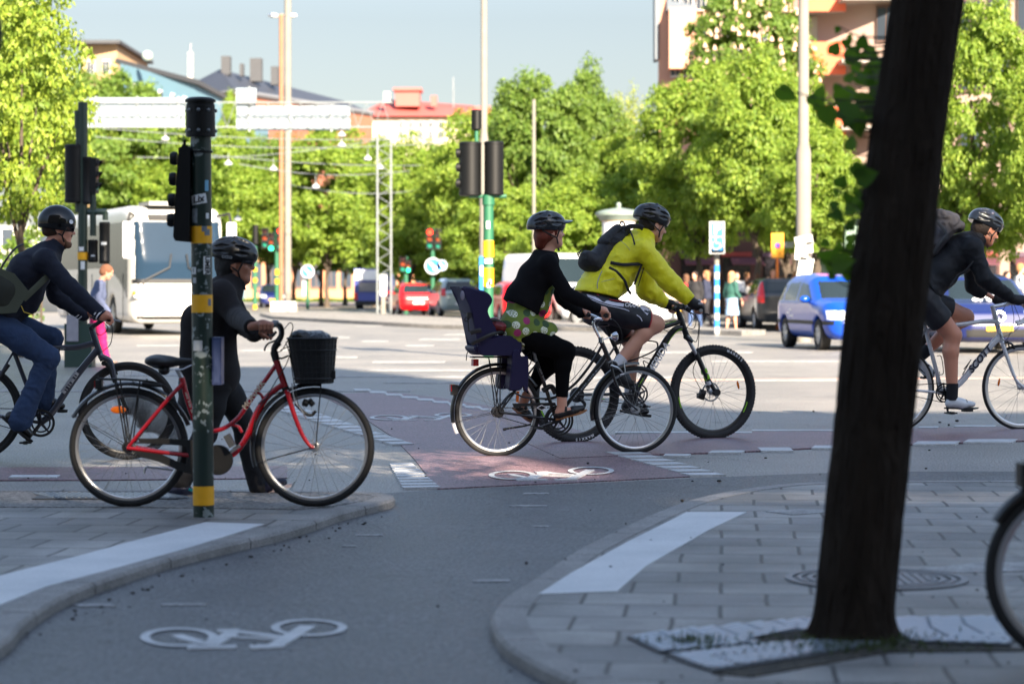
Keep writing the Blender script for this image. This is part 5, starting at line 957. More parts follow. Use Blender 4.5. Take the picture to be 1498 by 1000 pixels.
# ---------------------------------------------------------------- 4 man in yellow
def man4():
    f,b,pd=MTB; L=f.L; t=person_thing(f,'man in bright yellow jacket and black cycling shorts riding the mountain bike')
    hc=L(956,330); Rm=RY(18); sN,sF=L(941,366,-.2),L(941,371,.2); eN,eF=L(975,408,-.27),L(945,422,.26); wN,wF=L(1011,441,-.34),L(971,442,.33); gN,gF=L(1021.5,452.5,-.315),L(983,451.5,.305)
    hN,hF=L(874,449,-.1),L(876,450,.1); kN,kF=L(959,474,-.14),L(927,502,.12); aN,aF=L(905,530,-.14),L(922,570,.13)
    tor=[cap(L(868,443,-.05),L(868,443,.05),.135,.135,.05,1.05),cap(L(868,440),L(885,408),.13,.135,.06,1.2),cap(L(885,408),L(914,376),.135,.145,.06,1.3),cap(L(914,376),L(934,357),.145,.1,.06,1.3),cap(sN,L(934,358),.072,.085,.05),cap(sF,L(934,358),.072,.085,.05)]
    body=sdf('body',grow(tor,-.02)+[cap(L(934,356),L(948,340),.065,.06,.03)]+xf(head_prims(False,1.03),hc,Rm,1.08)+grow(arm(sN,eN,wN)+arm(sF,eF,wF),-.012)+[cap(wN+(eN-wN)*.2,wN,.032,.03,.02)]+fist(wN,gN,1,-1,1.08)+fist(wF,gF,1,1,1.08)
        +leg(hN,kN,aN,(.1,.07,.062,.042),1.6)+leg(hF,kF,aF,(.1,.07,.062,.042),1.6),skinL,t,.0055)
    eyes(t,hc,Rm,body); sdf('hair',xf([ell((-.028,0,.01),(.093,.078,.088),.02)],hc,Rm,1.08),M('dark_hair',(40,30,24),.8,0,.3,60,.003,120),body,.006,fold=folds(.003,300,5),planes=[(Rm@Vector((.0,0,.0))+hc,Rm@Vector((1,0,-.3)))])
    glasses(t,hc,Rm,plast,clear_lens)
    ye=M('yellow_jacket',(226,218,16),.5,0,.05,5,.007,15)
    h0=L(851,431);h1=L(916,428); d=h1-h0; n2=Vector((-d.z,0,d.x)); n2=-n2 if n2.z>0 else n2
    j=sdf('jacket',grow(tor,.018)+[cap(L(872,425),L(898,412),.15,.125,.05,1.25),cap(L(900,395),L(907,400),.13,.12,.05,1.25),cap(L(936,354),L(946,344),.082,.074,.03)]+grow(arm(sN,eN,wN,(.082,.075,.066,.045))+arm(sF,eF,wF,(.082,.075,.066,.045)),.006),ye,t,.0075,fold=folds(.017,26,21,(1,.5,1)),planes=[(L(868,430),Vector((-.2,0,-1))),(L(950,339),Vector((1,0,1.1))),(wN+(eN-wN)*.04,wN-eN)])
    gp_=M('reflective_piping',(150,152,140),.3)
    for pts in(([L(881,396,-.19),L(877,404,-.195),L(874,414,-.2),L(874,422,-.2)],.004),([L(977,402,-.31),L(986,413,-.325),L(996,428,-.345),L(1004,434,-.36),L(1010,436,-.36)],.0045),([L(908,352,-.16),L(918,361,-.2),L(927,375,-.215),L(929,388,-.21)],.002),([L(880,412,-.2),L(896,408,-.205),L(912,403,-.195)],.002)):
        mb=MB(); mb.tube(spline(pts[0],5),pts[1],6); mb.build('piping',gp_,j)
    # shorts
    sh=M('cycling_shorts',(18,20,30),.55,0,.15,8,.001,60)
    def sl(h,k,w_,nm,flare):
        h,k=Vector(h),Vector(k); e=h+(k-h)*w_; o=sdf(nm,[cap(L(868,446,-.05),L(868,446,.05),.14,.14,.05,1.05)]+grow([cap(h,h+(k-h)*.5,.112,.1,.04),cap(h+(k-h)*.5,k,.1,.078,.03)],.004),sh,t,.007,planes=[(e,k-h),(L(868,422),Vector((.1,0,1)))],fold=folds(.003,30,3)); return e
    eN_=sl(hN,kN,.86,'shorts',1); eF_=sl(hF,kF,.72,'shorts_leg',1)
    rd=M('red_hem',(170,25,40),.6)
    for e,k,h,r,yy in((eN_,kN,hN,.0865,0),(eF_,kF,hF,.0905,0)):
        d=(k-h).normalized(); mb=MB(); mb.tube([e-d*.006,e+d*.003],r+.001,28); mb.build('shorts_hem',rd,t)
    def band(pts,nm,mat,y0):
        # flat appliqué following the thigh: project points on the thigh surface
        mb=MB(); 
        def surf(px,py):
            q=L(px,py,-.14); best=None; A,B=Vector(hN),Vector(kN); u=max(0,min(1,((q.x-A.x)*(B.x-A.x)+(q.z-A.z)*(B.z-A.z))/((B.x-A.x)**2+(B.z-A.z)**2))); c=A+(B-A)*u; r=.1175-.0*u-.033*max(0,u-.3)/.7; dz=math.hypot(q.x-c.x,q.z-c.z); yy=c.y-math.sqrt(max(.0002,r*r-min(dz,r*.985)**2))-.004
            if q.x<A.x+.0: yy=min(yy,-.14*1.05-.035)
            q=L(px,py,yy); return q
        n=26; top=spline([Vector((a[0],a[1],0)) for a in pts[0]],8); bot=spline([Vector((a[0],a[1],0)) for a in pts[1]],8)
        def res(P_,k): return [P_[int(round(i*(len(P_)-1)/k))] for i in range(k+1)]
        T=res(top,n);B_=res(bot,n); vs=[];m=5
        for a,b2 in zip(T,B_):
            for j_ in range(m+1): q=a+(b2-a)*j_/m; vs.append(surf(q.x,q.y))
        mb.add(vs,[(i*(m+1)+j_,(i+1)*(m+1)+j_,(i+1)*(m+1)+j_+1,i*(m+1)+j_+1) for i in range(n) for j_ in range(m)]); return mb.build(nm,mat,t)
    wl=M('shorts_white',(200,200,215),.55)
    band((((858,430),(875,435),(895,441),(913,444)),((860,434),(875,440),(895,446),(912,448.5))),'shorts_band',wl,0)
    band((((938,446),(945,448),(951,453)),((936,449),(942,456),(947,461))),'shorts_panel',wl,0)
    band((((862,436),(885,445),(915,452),(935,462),(940,469)),((862,437),(885,446),(915,453.2),(934,463),(939,470))),'shorts_piping',wl,0)
    band((((873,430),(895,438),(920,440.5),(938,438)),((873,430.9),(895,439),(920,441.6),(938,439.2))),'shorts_piping',rd,0)
    a=L(914,445.5,-.255);b2=L(934,447.5,-.257); c=L(924.5,446.5,-.292); text('shorts_lettering','CRAFT',.042,white,t,c,(b2-a),(0,0,1),.001,.2,.0012)
    sock=M('white_sock',(200,200,205),.8); gl=M('glove_black',(22,22,24),.7,0,.2,20); boot=M('dark_boot',(24,23,25),.6,0,.3,15)
    for k,a,to,hl in((kN,aN,L(927,562,-.14),L(901,551,-.14)),(kF,aF,L(950,602,.13),L(912,594,.13))):
        d=(a-k).normalized(); mb=MB(); mb.tube([a-d*.05,a+d*.03],[.049,.047],18); mb.build('sock',sock,t)
        s=sdf('shoe',shoe_prims(hl,to,a+d*.035),boot,t,.0065,fold=folds(.004,60,3)); sole_mesh('sole',hl,to,M('dark_sole'),s)
    for w,g,sd in((wN,gN,-1),(wF,gF,1)):
        gl_o=sdf('glove',grow([q for q in fist(w,g,1,sd,1.08)][:2],.006)+grow([q for i,q in enumerate(fist(w,g,1,sd,1.08)) if i in(2,5,8,11)],.005)+[cap(w,w+(g-w)*.4,.039,.038,.02)],gl,t,.0055)
    mb=MB(); c=gN+Vector((-.01,-.03,.045)); mb.sphere(c,(.035,.03,.014)); mb.build('glove_panel',M('glove_grey',(140,142,145),.7),t)
    h=helmet(t,hc+Rm@Vector((-.002,0,.012)),Rm@RY(-6),1.12,'vent')
    mb=MB(); mb.sphere(hc+Rm@Vector((-.02,-.10,.045)),(.012,.005,.008)); mb.build('helmet_badge',M('red_hem'),h)
    # backpack
    bp=thing('backpack','black backpack with mesh top and chest straps worn over the yellow jacket','backpack',f.o,f.yaw); nyl=M('black_nylon',(20,20,23),.65,0,.2,10,.003,60)
    sdf('main_compartment',[cap(L(870,385),L(898,352),.085,.07,.05,1.4),cap(L(898,352),L(914,337),.07,.045,.04,1.5),ell(L(866,384),(.11,.13,.075),.04),cap(L(858,375,-.04),L(872,392,-.04),.05,.055,.04,1.6)],nyl,bp,.0075,fold=folds(.010,44,31))
    sdf('mesh_pocket',[cap(L(884,354),L(903,334),.045,.035,.03,2.2)],M('mesh_pocket',(36,36,38),.8,0,.7,120,.004,160),bp,.008,fold=folds(.008,80,12))
    tubes('handle',bp,nyl,[([L(906,334),L(908,325),L(913,326),L(914,334)],.007)],8)
    tubes('shoulder_strap',bp,nyl,[([L(913,336,-.1),L(922,331.5,-.12),L(934,331,-.12),L(941,334,-.13)],.02,.5),([L(922,338,-.17),L(926,348,-.215),L(928.5,358,-.235)],.0075,.4),([L(913,336,.1),L(922,331,.12),L(938,332,.12)],.02,.5),([L(893,384,-.17),L(910,387,-.215),L(925,386.5,-.23),L(941,386,-.225)],.0135,.3),([L(938,388,-.23),L(933,402,-.225),L(928,416,-.2)],.009,.3),([L(943,388,-.22),L(938,404,-.215),L(933.5,418,-.19)],.004),([L(891,391,-.17),L(903,398,-.205),L(914,411,-.2),L(918,422,-.185),L(923,430,-.17)],.0115,.3)],8)
    tubes('pull_loop',bp,nyl,[([L(846,374),L(850,366),L(856,367),L(857,372)],.005),([L(846,376,-.05),L(845,370,-.05),L(850,368,-.05)],.005)],6)
man4()
# ---------------------------------------------------------------- 5 man in black on the white bike
def man5():
    f,b,pd=WHITE; L=f.L; t=person_thing(f,'man in black jacket and white cycling shoes bent over the white road bicycle')
    hc=L(1443,336.5); Rm=RY(24); sN,sF=L(1422,362,-.2),L(1420,368,.2); eN,eF=L(1440,408,-.26),L(1424,418,.25); wN,wF=L(1481,437,-.24),L(1457,438,.23); gN,gF=L(1498,443,-.215),L(1478,441,.215)
    hN,hF=L(1352,440,-.1),L(1352,440,.1); kN,kF=L(1394,490,-.11),L(1412,464,.11); aN,aF=L(1393,570,-.12),L(1352,516,.12)
    tor=[cap(L(1348,428,-.05),L(1348,428,.05),.135,.135,.05,1.05),cap(L(1350,424),L(1372,396),.125,.13,.06,1.2),cap(L(1372,396),L(1400,372),.13,.14,.06,1.3),cap(L(1400,372),L(1416,360),.14,.1,.06,1.3),cap(sN,L(1414,360),.072,.09,.05),cap(sF,L(1414,360),.072,.09,.05)]
    body=sdf('body',grow(tor,-.02)+[cap(L(1418,358),L(1435,344),.066,.062,.03)]+xf(head_prims(False,1.03),hc,Rm,1.12)+grow(arm(sN,eN,wN)+arm(sF,eF,wF),-.012)+[cap(wN+(eN-wN)*.25,wN,.035,.032,.02)]+fist(wN,gN,1,-1,1.12)+fist(wF,gF,1,1,1.12)+leg(hN,kN,aN,(.105,.074,.066,.045),1.6)+leg(hF,kF,aF,(.105,.074,.066,.045),1.6),skinR,t,.0058)
    eyes(t,hc,Rm,body); sdf('hair',xf([ell((-.03,0,.005),(.096,.084,.088),.02),cap((-.075,-.03,-.03),(-.07,-.02,-.07),.035,.03,.02),cap((-.075,.03,-.03),(-.07,.02,-.07),.035,.03,.02)],hc,Rm,1.12),M('dark_hair'),body,.006,fold=folds(.008,260,5),planes=[(Rm@Vector((-.01,0,.0))+hc,Rm@Vector((1,0,0)))])
    glasses(t,hc,Rm,plast,dark_lens)
    jk=M('black_jacket',(22,24,29),.65,0,.12,6,.006,15,spec=.3)
    sdf('jacket',grow(tor,.018)+[cap(L(1352,418),L(1376,404),.13,.12,.05,1.3),cap(L(1418,358),L(1430,348),.088,.08,.03)]+grow(arm(sN,eN,wN,(.08,.068,.058,.044))+arm(sF,eF,wF,(.08,.068,.058,.044)),.006),jk,t,.0078,fold=folds(.014,28,41,(1,.5,1)),planes=[(L(1350,424),Vector((-.9,0,-.5))),(L(1434,343),Vector((1,0,.8))),(wN+(eN-wN)*.06,wN-eN)])
    sh=M('black_shorts',(20,21,29),.6,0,.1,8)
    for h,k,w_ in((hN,kN,.62),(hF,kF,.6)):
        e=h+(k-h)*w_; sdf('shorts',[cap(L(1350,430,-.05),L(1350,430,.05),.14,.14,.05,1.05)]+grow([cap(h,h+(k-h)*.5,.118,.105,.04),cap(h+(k-h)*.5,k,.105,.085,.03)],.004),sh,t,.0078,planes=[(e,(k-h)+Vector((.05,0,0)))],fold=folds(.004,30,3))
    sk_=M('black_sock',(18,20,28),.85); ws=M('white_shoe',(205,210,215),.3,0,.06,12); 
    for k,a,hl,to in((kN,aN,L(1385,590,-.12),L(1428,591,-.12)),(kF,aF,L(1347,532,.12),L(1366,551,.12))):
        d=(a-k).normalized(); mb=MB(); mb.tube([a-d*.055,a+d*.09],[.052,.048],18); mb.build('sock',sk_,t)
        s=sdf('shoe',shoe_prims(hl,to,a+d*.085),ws,t,.006); sole_mesh('sole',hl,to,M('carbon_sole',(25,25,28),.4),s,.034,.012,.042)
        mb=MB(); dd=(to-hl).normalized(); up=Vector((-dd.z,0,dd.x)); up=up if up.z>0 else -up
        for q in(.35,.5,.62): c=hl+(to-hl)*q+up*(.047-.018*q); mb.tube([c+Vector((0,.036,-.018)),c+Vector((0,.02,.002)),c+Vector((0,-.02,.002)),c+Vector((0,-.040,-.018))],.008,6,flat=.4)
        mb.build('straps',M('grey_strap',(130,134,140),.5),s); mb=MB(); c=hl+(to-hl)*.25+up*.01+Vector((0,-.038,0)); mb.sphere(c,(.032,.008,.022)); mb.build('side_panel',M('black_mesh',(24,24,26),.8),s)
        mb=MB(); c=hl+(to-hl)*.7-up*.055; mb.box(c,(.08,.07,.02)); mb.build('cleat',plast,s)
    helmet(t,hc+Rm@Vector((0,0,.012)),Rm@RY(-4),1.14,'vent',mat=M('helmet_gloss',(24,27,32),.12,.2,.3,9,coat=.9))
    for w,g,sd in((wN,gN,-1),(wF,gF,1)):
        sdf('glove',grow(fist(w,g,1,sd,1.12)[:2],.006)+[cap(w+(g-w)*.1,w+(g-w)*.5,.042,.04,.02)],M('glove_black'),t,.0058)
    bp=thing('backpack','dark grey rolltop backpack on the man in black, partly behind the trunk','backpack',f.o,f.yaw); g=M('grey_nylon',(62,60,64),.7,0,.15,8,.003,50)
    sdf('main_compartment',[cap(L(1355,360),L(1383,330),.11,.1,.05,1.4),cap(L(1378,320,0),L(1400,331,0),.06,.055,.04,2.0),cap(L(1372,312,0),L(1392,318,0),.04,.045,.04,2.2)],g,bp,.008,fold=folds(.014,46,51))
    tubes('shoulder_strap',bp,M('strap_grey',(48,50,54),.7),[([L(1371,324,-.15),L(1382,338,-.18),L(1384,350,-.19)],.016,.3),([L(1386,342,-.2),L(1374,356,-.22),L(1365,370,-.21)],.014,.3),([L(1424,382,-.29),L(1412,396,-.24),L(1402,402,-.2),L(1390,418,-.17)],.009,.3)],8)
man5()
# ================================================================ street furniture
gpost=M('green_post',(26,48,40),.45,0,.25,14,.001,60,coat=.2); gpost2=M('green_post_far',(34,92,66),.5,0,.1); yel=M('yellow_band',(236,170,18),.5,0,.12,25); sigm=M('signal_black',(12,13,14),.5,0,.15,spec=.3)
concm=M('pole_concrete',(118,115,108),.85,0,.15,3); galv=M('galvanised',(128,134,136),.6,.2,.1); rust=M('rust_pole',(140,98,72),.8,0,.2,2)
greylamp=M('dark_lens_off',(40,14,12),.3)
def fore_post():
    b=G(298,755,.05); d=b.y; t=thing('signal_post','green striped traffic signal post with yellow bands and stickers, nearest of all the posts','signal post',b)
    top=P(293.5,180,d)-b; lean=top; s=d/F
    def at(py): u=(755-py)/(755-180); return Vector((lean.x*u,lean.y*u,lean.z*u))
    pm=bpy.data.materials.new('peeling_green'); pm.use_nodes=True; nt=pm.node_tree; n=nt.nodes; l=nt.links; bs=n['Principled BSDF']; bs.inputs['Roughness'].default_value=.4; tc=n.new('ShaderNodeTexCoord'); nz=n.new('ShaderNodeTexNoise'); nz.inputs['Scale'].default_value=26; nz.inputs['Detail'].default_value=6; nz.inputs['Roughness'].default_value=.62; n2=n.new('ShaderNodeTexNoise'); n2.inputs['Scale'].default_value=4.2
    for q in(nz,n2): l.new(tc.outputs['Object'],q.inputs['Vector'])
    a=n.new('ShaderNodeMath'); a.operation='MULTIPLY'; l.new(nz.outputs['Fac'],a.inputs[0]); l.new(n2.outputs['Fac'],a.inputs[1]); r=n.new('ShaderNodeValToRGB'); r.color_ramp.elements[0].position=.315; r.color_ramp.elements[1].position=.325; r.color_ramp.elements[0].color=(*lin((22,42,35)),1); r.color_ramp.elements[1].color=(*lin((128,138,138)),1); l.new(a.outputs[0],r.inputs[0]); l.new(r.outputs[0],bs.inputs['Base Color'])
    rad=15.2*s
    mb=MB(); mb.tube([at(757),at(185)],rad,32); mb.build('pole',pm,t)
    for y0,y1 in((738,710),(457,431),(356,331)):
        mb=MB(); mb.tube([at(y0),at(y1)],rad+.0012,32,caps=False); mb.build('reflective_band',yel,t)
    mb=MB(); mb.lathe([(rad*1.05,0),(rad*1.42,.0),(rad*1.42,.008),(rad*1.38,.165),(rad*1.3,.17),(rad*1.3,.178),(rad*1.48,.18),(rad*1.46,.192),(rad*1.1,.203),(0,.208)],at(200),lean,32); hd=mb.build('cap',sigm,t)
    mb=MB()
    for ang in(-1.6,-.9,-2.3,.2,2.9): 
        for h in(.03,.135): mb.sphere(at(200)+Vector((math.cos(ang)*rad*1.42,math.sin(ang)*rad*1.42,h)),.010,8,6)
    mb.build('bolts',M('bolt_grey',(110,115,118),.4,.6),hd)
    mb=MB(); mb.lathe([(rad*1.02,0),(rad*1.15,.002),(rad*1.15,.01),(rad*1.02,.012)],at(224),lean,32,capped=False); mb.build('clamp_ring',sigm,t)
    def decal(name,px,py,w,h,mat,rot=0,txt=None,tm=None,ts=.04):
        c=at(py); ax_=math.asin(max(-1,min(1,(px-(298-(755-py)*4.5/575))/15.6))); n_=10; vs=[]; hw=w*s/2; hh=h*s/2
        for i in range(n_+1):
            u=-1+2*i/n_
            for v in(-1,1):
                X=u*hw*math.cos(rot)-v*hh*math.sin(rot); Z=u*hw*math.sin(rot)+v*hh*math.cos(rot); a_=ax_+X/rad; vs.append(c+Vector((math.sin(a_)*(rad+.0016),-math.cos(a_)*(rad+.0016),Z)))
        mb=MB(); mb.add(vs,[(i*2,i*2+2,i*2+3,i*2+1) for i in range(n_)]); o=mb.build(name,mat,t)
        if txt:
            m_=math.sin(ax_),-math.cos(ax_); xd=Vector((math.cos(ax_+.0),math.sin(ax_),0)); q=c+Vector((math.sin(ax_)*(rad+.003),-math.cos(ax_)*(rad+.003),0)); yd=Vector((0,0,1)); 
            X=xd*math.cos(rot)+yd*math.sin(rot); Y=-xd*math.sin(rot)+yd*math.cos(rot)
            if txt=='UMER': X,Y=-yd*1.0,xd
            text('lettering',txt,ts,tm,o,q,X,Y,.0005,.2 if txt=='Lix' else 0,.0012)
    bl=M('ink_black',(15,15,15),.6); st=M('sticker_white',(220,222,222),.5,0,.05)
    decal('sticker',292,292,24,14,st,.18,'Lix',bl,.05); decal('sticker',304.5,388,11,26,st,0,'UMER',bl,.036); decal('sticker',286,316,10,21,M('photo_sticker',(120,128,132),.5,0,.8,40)); decal('sticker',305,316,5,8,st); decal('sticker',290.5,505,15,15,M('sticker_grey',(176,180,182),.5,0,.2,60)); decal('sticker',304,272,6,16,M('sticker_blue',(110,170,200),.5)); decal('sticker',285,396,8,10,st,0,'I',bl,.03); decal('sticker',286,410,6,8,M('sticker_grey')); decal('sticker',305,340,9,9,M('coin_sticker',(110,120,130),.4,0,.5,90)); decal('sticker',301,335,8,8,M('coin_sticker')); decal('sticker',308,442,6,10,M('coin_sticker'))
    # signal head seen edge on at the left of the post
    w=P(266,290,d)-b; mb=MB(); mb.prism([P(x,y,d-.07)-b for x,y in((261,216),(274,212),(278,218),(277,354),(256,352),(253,346))],(0,.17,0)); sh=mb.build('signal_head',sigm,t)
    for y in(232,262,293,322):
        mb=MB(); mb.lathe([(.034,0),(.036,.02),(.03,.035),(0,.04)],P(259-(y-232)*.045,y,d+.015)-b,(-1,0,0),20); mb.build('lens_hood',sigm,sh)
    mb=MB(); mb.tube([P(266,214,d)-b,P(282,222,d)-b],.014,8); mb.tube([P(270,205,d)-b,P(270,218,d)-b],.008,8); mb.tube([P(270,350,d)-b,P(284,345,d)-b],.012,8); mb.build('bracket',sigm,t)
    mb=MB(); c=P(319,527.5,d+.02)-b; mb.box(c,(13.5*s,.12,69*s)); bx=mb.build('push_button_box',M('slate_blue',(54,66,104),.4,0,.1),t); mb=MB(); mb.box(c,(9*s,.126,62*s)); mb.build('box_cover',M('slate_blue2',(70,82,118),.4),bx)
fore_post()
sigred=M('signal_red',(255,40,20),.3,emit=2.2); siggreen=M('signal_green',(30,220,150),.3,emit=1.6); sigamb=M('amber_lens',(120,50,20),.3); sigoffg=M('green_lens_off',(20,110,90),.3); halo=M('signal_red_core',(255,150,30),.3,emit=3)
def signal_head(parent,c,w,h,back=False,lit=None,side=False,facing=(0,-1,0)):
    """round-backed signal head; back=True shows its drum-shaped back to us"""
    c=Vector(c)
    mb=MB()
    if back:
        mb.lathe([(w*.42,-h/2-.02),(w*.5,-h/2),(w*.5,-h/2+.04),(w*.485,-h/2+.045),(w*.485,h/2-.045),(w*.5,h/2-.04),(w*.5,h/2),(w*.42,h/2+.015)],c,(0,0,1),24); o=mb.build('signal_head',sigm,parent)
    else:
        f=Vector(facing).normalized(); ang=math.atan2(f.y,f.x)+math.pi/2; mb.box(c,(w,w*.6,h),rz=ang); o=mb.build('signal_head',sigm,parent)
        for i,(nm,on,off) in enumerate((('red',sigred,greylamp),('amber',sigamb,sigamb),('green',siggreen,sigoffg))):
            p=c+Vector((0,0,h*(.32-.32*i)))+f*w*.3; m_=on if lit==nm else off; r=w*.36; mb=MB(); mb.lathe([(0,.02),(r*.6,.014),(r,0)],p,f,18); mb.build('lamp',m_,o)
            mb=MB(); u=Vector((-f.y,f.x,0)); n=14; vs=[]
            for k in range(n+1):
                a=math.pi*(-.15+1.3*k/n); e=(u*math.cos(a)+Vector((0,0,1))*math.sin(a))*r*1.12; vs+=[p+e,p+e+f*w*.5*(.5+.5*math.sin(a))]
            mb.add(vs,[(2*k,2*k+2,2*k+3,2*k+1) for k in range(n)]); mb.build('visor',sigm,o)
    return o
def post(px,ybase,w_px,ytop,mat,name='signal_post',label='',cat='signal post',group=None,z=0,d=None,bands=()):
    if d is None: b=G(px,ybase,z)
    else: b=P(px,ybase,d)
    s=b.y/F; t=thing(name,label,cat,b,group=group); mb=MB(); h=(ybase-ytop)*s; mb.lathe([(w_px*s*.5,0),(w_px*s*.5,h),(0,h+.01)],n=18); mb.build('pole',mat,t)
    for y0,y1 in bands:
        mb=MB(); mb.lathe([(w_px*s*.5+.006,(ybase-y0)*s),(w_px*s*.5+.006,(ybase-y1)*s)],n=18,capped=False); mb.build('reflective_band',yel,t)
    return t,b,s
def ctr_post():
    t,b,s=post(714.5,523,15,288,gpost2,label='green signal post with yellow bands and two black heads, behind the purple child seat',bands=((376,352),(419,392)))
    Q=lambda x,y,dy=0: P(x,y,b.y+dy)-b
    mb=MB(); mb.tube([Q(714.5,300),Q(714.5,285)],.11,18); mb.tube([Q(686,287,0),Q(741,287,0)],.035,10); mb.tube([Q(697,190),Q(697,287)],.035,10); mb.build('bracket',gpost2,t)
    signal_head(t,Q(688,247),33*s,76*s,True); signal_head(t,Q(722.5,246),29*s,76*s,True)
    mb=MB(); mb.lathe([(.06,-.2),(.09,-.18),(.09,.14),(.07,.16)],Q(697,174),(0,0,1),18); mb.build('antenna_drum',sigm,t)
    mb=MB()
    for y in(224,245,268): mb.lathe([(.08,0),(.08,.1),(0,.12)],Q(676,y),(-1,0,0),14)
    mb.build('lens_hood',sigm,t)
    st=M('sticker_white')
    for x,y,w,h in((714,329,5,11),(714.5,382,11,7),(715,417,5,7),(717,412,4,7),(716,413.5,3,9)):
        mb=MB(); c=Q(x,y,-.105*1); mb.box(c,(w*s,.01,h*s)); mb.build('sticker',st,t)
ctr_post()
def left_post():
    t,b,s=post(121,537,14,150,gpost,label='dark green signal post with black heads, between the bearded cyclist and the coach',bands=((380,369),))
    Q=lambda x,y,dy=0: P(x,y,b.y+dy)-b
    mb=MB(); mb.tube([Q(115,188),Q(114.5,310)],.045,10); mb.tube([Q(114.5,162),Q(114.5,188)],.06,12); mb.tube([Q(128,310),Q(156,310)],.05,8); mb.tube([Q(136,250),Q(136,345)],.05,8); mb.tube([Q(154,310),Q(154,322)],.045,8); mb.build('bracket',gpost,t)
    signal_head(t,Q(108,254),27*s,82*s,True); signal_head(t,Q(127,264),17*s,66*s,True); signal_head(t,Q(138,257,.0),15*s,52*s,False,None,facing=(1,-.15,0))
    signal_head(t,Q(136,367),15*s,30*s,True); signal_head(t,Q(153,355),16*s,58*s,True)
    mb=MB(); mb.box(Q(117,505,.1),(40*s,.35,64*s)); mb.build('cabinet',M('cabinet_green',(34,58,52),.5,0,.1),t); mb=MB(); mb.box(Q(106,480,-.1),(17*s,.02,38*s)); mb.build('notice',M('poster',(140,140,150),.6,0,.3,9),t)
    st=M('sticker_white')
    for x,y,w,h in((119,364,7,6),(121,388,6,12),(136,374,5,2),(152,356,8,4)): mb=MB(); mb.box(Q(x,y,-.24 if x>130 else -.085),(w*s,.008,h*s)); mb.build('sticker',st,t)
left_post()
def lamp_post(px,yb,w,wt,label,collar=None,d=None):
    b=G(px,yb); s=b.y/F; t=thing('lamp_post',label,'lamp post',b); h=(yb+160)*s; mb=MB(); prof=[(w*s/2,0),(w*s/2,h*.42),(wt*s/2*1.05,h*.44),(wt*s/2,h),(0,h+.01)]; mb.lathe(prof,n=24); mb.build('pole',concm,t)
    mb=MB(); mb.tube([(0,0,h-.2),(0,-.3,h+.5),(0,-1.4,h+.9)],.06,8); ar=mb.build('arm',concm,t); mb=MB(); mb.sphere((0,-1.9,h+.9),(.22,.55,.12)); mb.build('lamp_head',concm,ar); return t,b,s
t,b,s=lamp_post(1175.5,500,22,15,'tall pale lamp post rising between the dark estate car and the blue hatchback')
mb=MB(); 
for i,(x,y,w,h) in enumerate(((1176,352,26,14),(1184,362,10,16),(1172,371,18,18),(1178,392,21,30))): mb.box(P(x,y,b.y-.2)-b,(w*s,.03,h*s),ry=(i-1.5)*.12)
mb.build('torn_posters',M('torn_paper',(205,205,200),.8,0,.25,8,.01,12),t)
t,b,s=lamp_post(708,470,13,9,'tall slender pale lamp post directly behind the green signal post'); mb=MB(); c=P(706,400,b.y-.3)-b; mb.box(c,(9*s,.03,50*s)); sg=mb.build('sign',M('sign_blue',(40,130,215),.4),t); mb=MB(); mb.box(c+Vector((0,-.02,.1)),(7*s,.02,14*s)); mb.build('sign_symbol',white,sg)
t,b,s=post(421,455,10,-80,concm,'mast','tall mast standing in the grey concrete block, the thicker of two beside each other','mast')
mb=MB(); mb.box((-.2,0,.25),(1.3,1.0,.5)); mb.build('concrete_base',M('concrete_light',(196,190,180),.8,0,.1,3),t)
t,b,s=post(411.5,454,6.5,22,rust,'lamp_post','rusty brown mast with two small white lamp heads, left of the thicker mast','lamp post')
mb=MB(); mb.tube([P(404,26,b.y)-b,P(411.5,21,b.y)-b,P(424,26,b.y)-b],.05,8); mb.build('arm',concm,t)
for x in(399,427): mb=MB(); mb.sphere(P(x,23,b.y)-b,(.28,.2,.12),14,8); mb.build('lamp_head',white,t)
post(781,470,5,146,concm,'mast','thin grey mast in front of the green trees between the two helmets','mast')
def far_sig(px,yb,ytop,heads,label,bands=(),w=6,sign=None,extra=None):
    t,b,s=post(px,yb,w,ytop,gpost2,label=label,bands=bands,group=None)
    for x,y,hw,hh,bk,lit in heads: signal_head(t,P(x,y,b.y-.15)-b,hw*s,hh*s,bk,lit)
    if sign:
        for (x,y,r) in sign: 
            mb=MB(); c=P(x,y,b.y-.35)-b; mb.lathe([(0,-.02),(r*s,-.02),(r*s,.02),(0,.02)],c,(0,1,0),28); p=mb.build('sign_plate',white,t); mb=MB(); mb.lathe([(0,0),(r*s*.9,0)],c+Vector((0,-.026,0)),(0,1,0),28); mb.build('sign_face',M('sign_blue'),p)
            mb=MB(); q=c+Vector((0,-.03,0)); a=r*s; mb.box(q+Vector((-.08,0,.1))*a,(a*.85,.01,a*.26),ry=-.78*-1); mb.poly([q+Vector(v)*a for v in((.5,0,-.5),(-.05,0,-.45),(.42,0,.05))]); mb.build('arrow',white,p)
    return t,b,s
far_sig(373,452,340,[(374,343,9,28,True,None),(388,348,10,30,False,None)],'green signal post left of the dark blue car, its lamps unlit',bands=((452,446),(413,407),(397,392)))
t,b,s=far_sig(405,452,335,[(397,354,9,28,False,'green'),(410,349,10,34,False,'red')],'green signal post with one red and one green lamp lit, beside the rusty mast',bands=((450,443),(415,408),(402,394)))
far_sig(633,461,335,[(629,349,11,30,False,'red'),(641,350,9,30,False,None)],'signal post showing red above a round blue arrow sign, between the red and grey cars',sign=((633.5,389,12),(646,388,8)))
far_sig(594,459,375,[(590,386,11,22,False,None),(597,389,9,18,False,'green')],'distant signal post with a green lamp lit, right of the lattice tower')
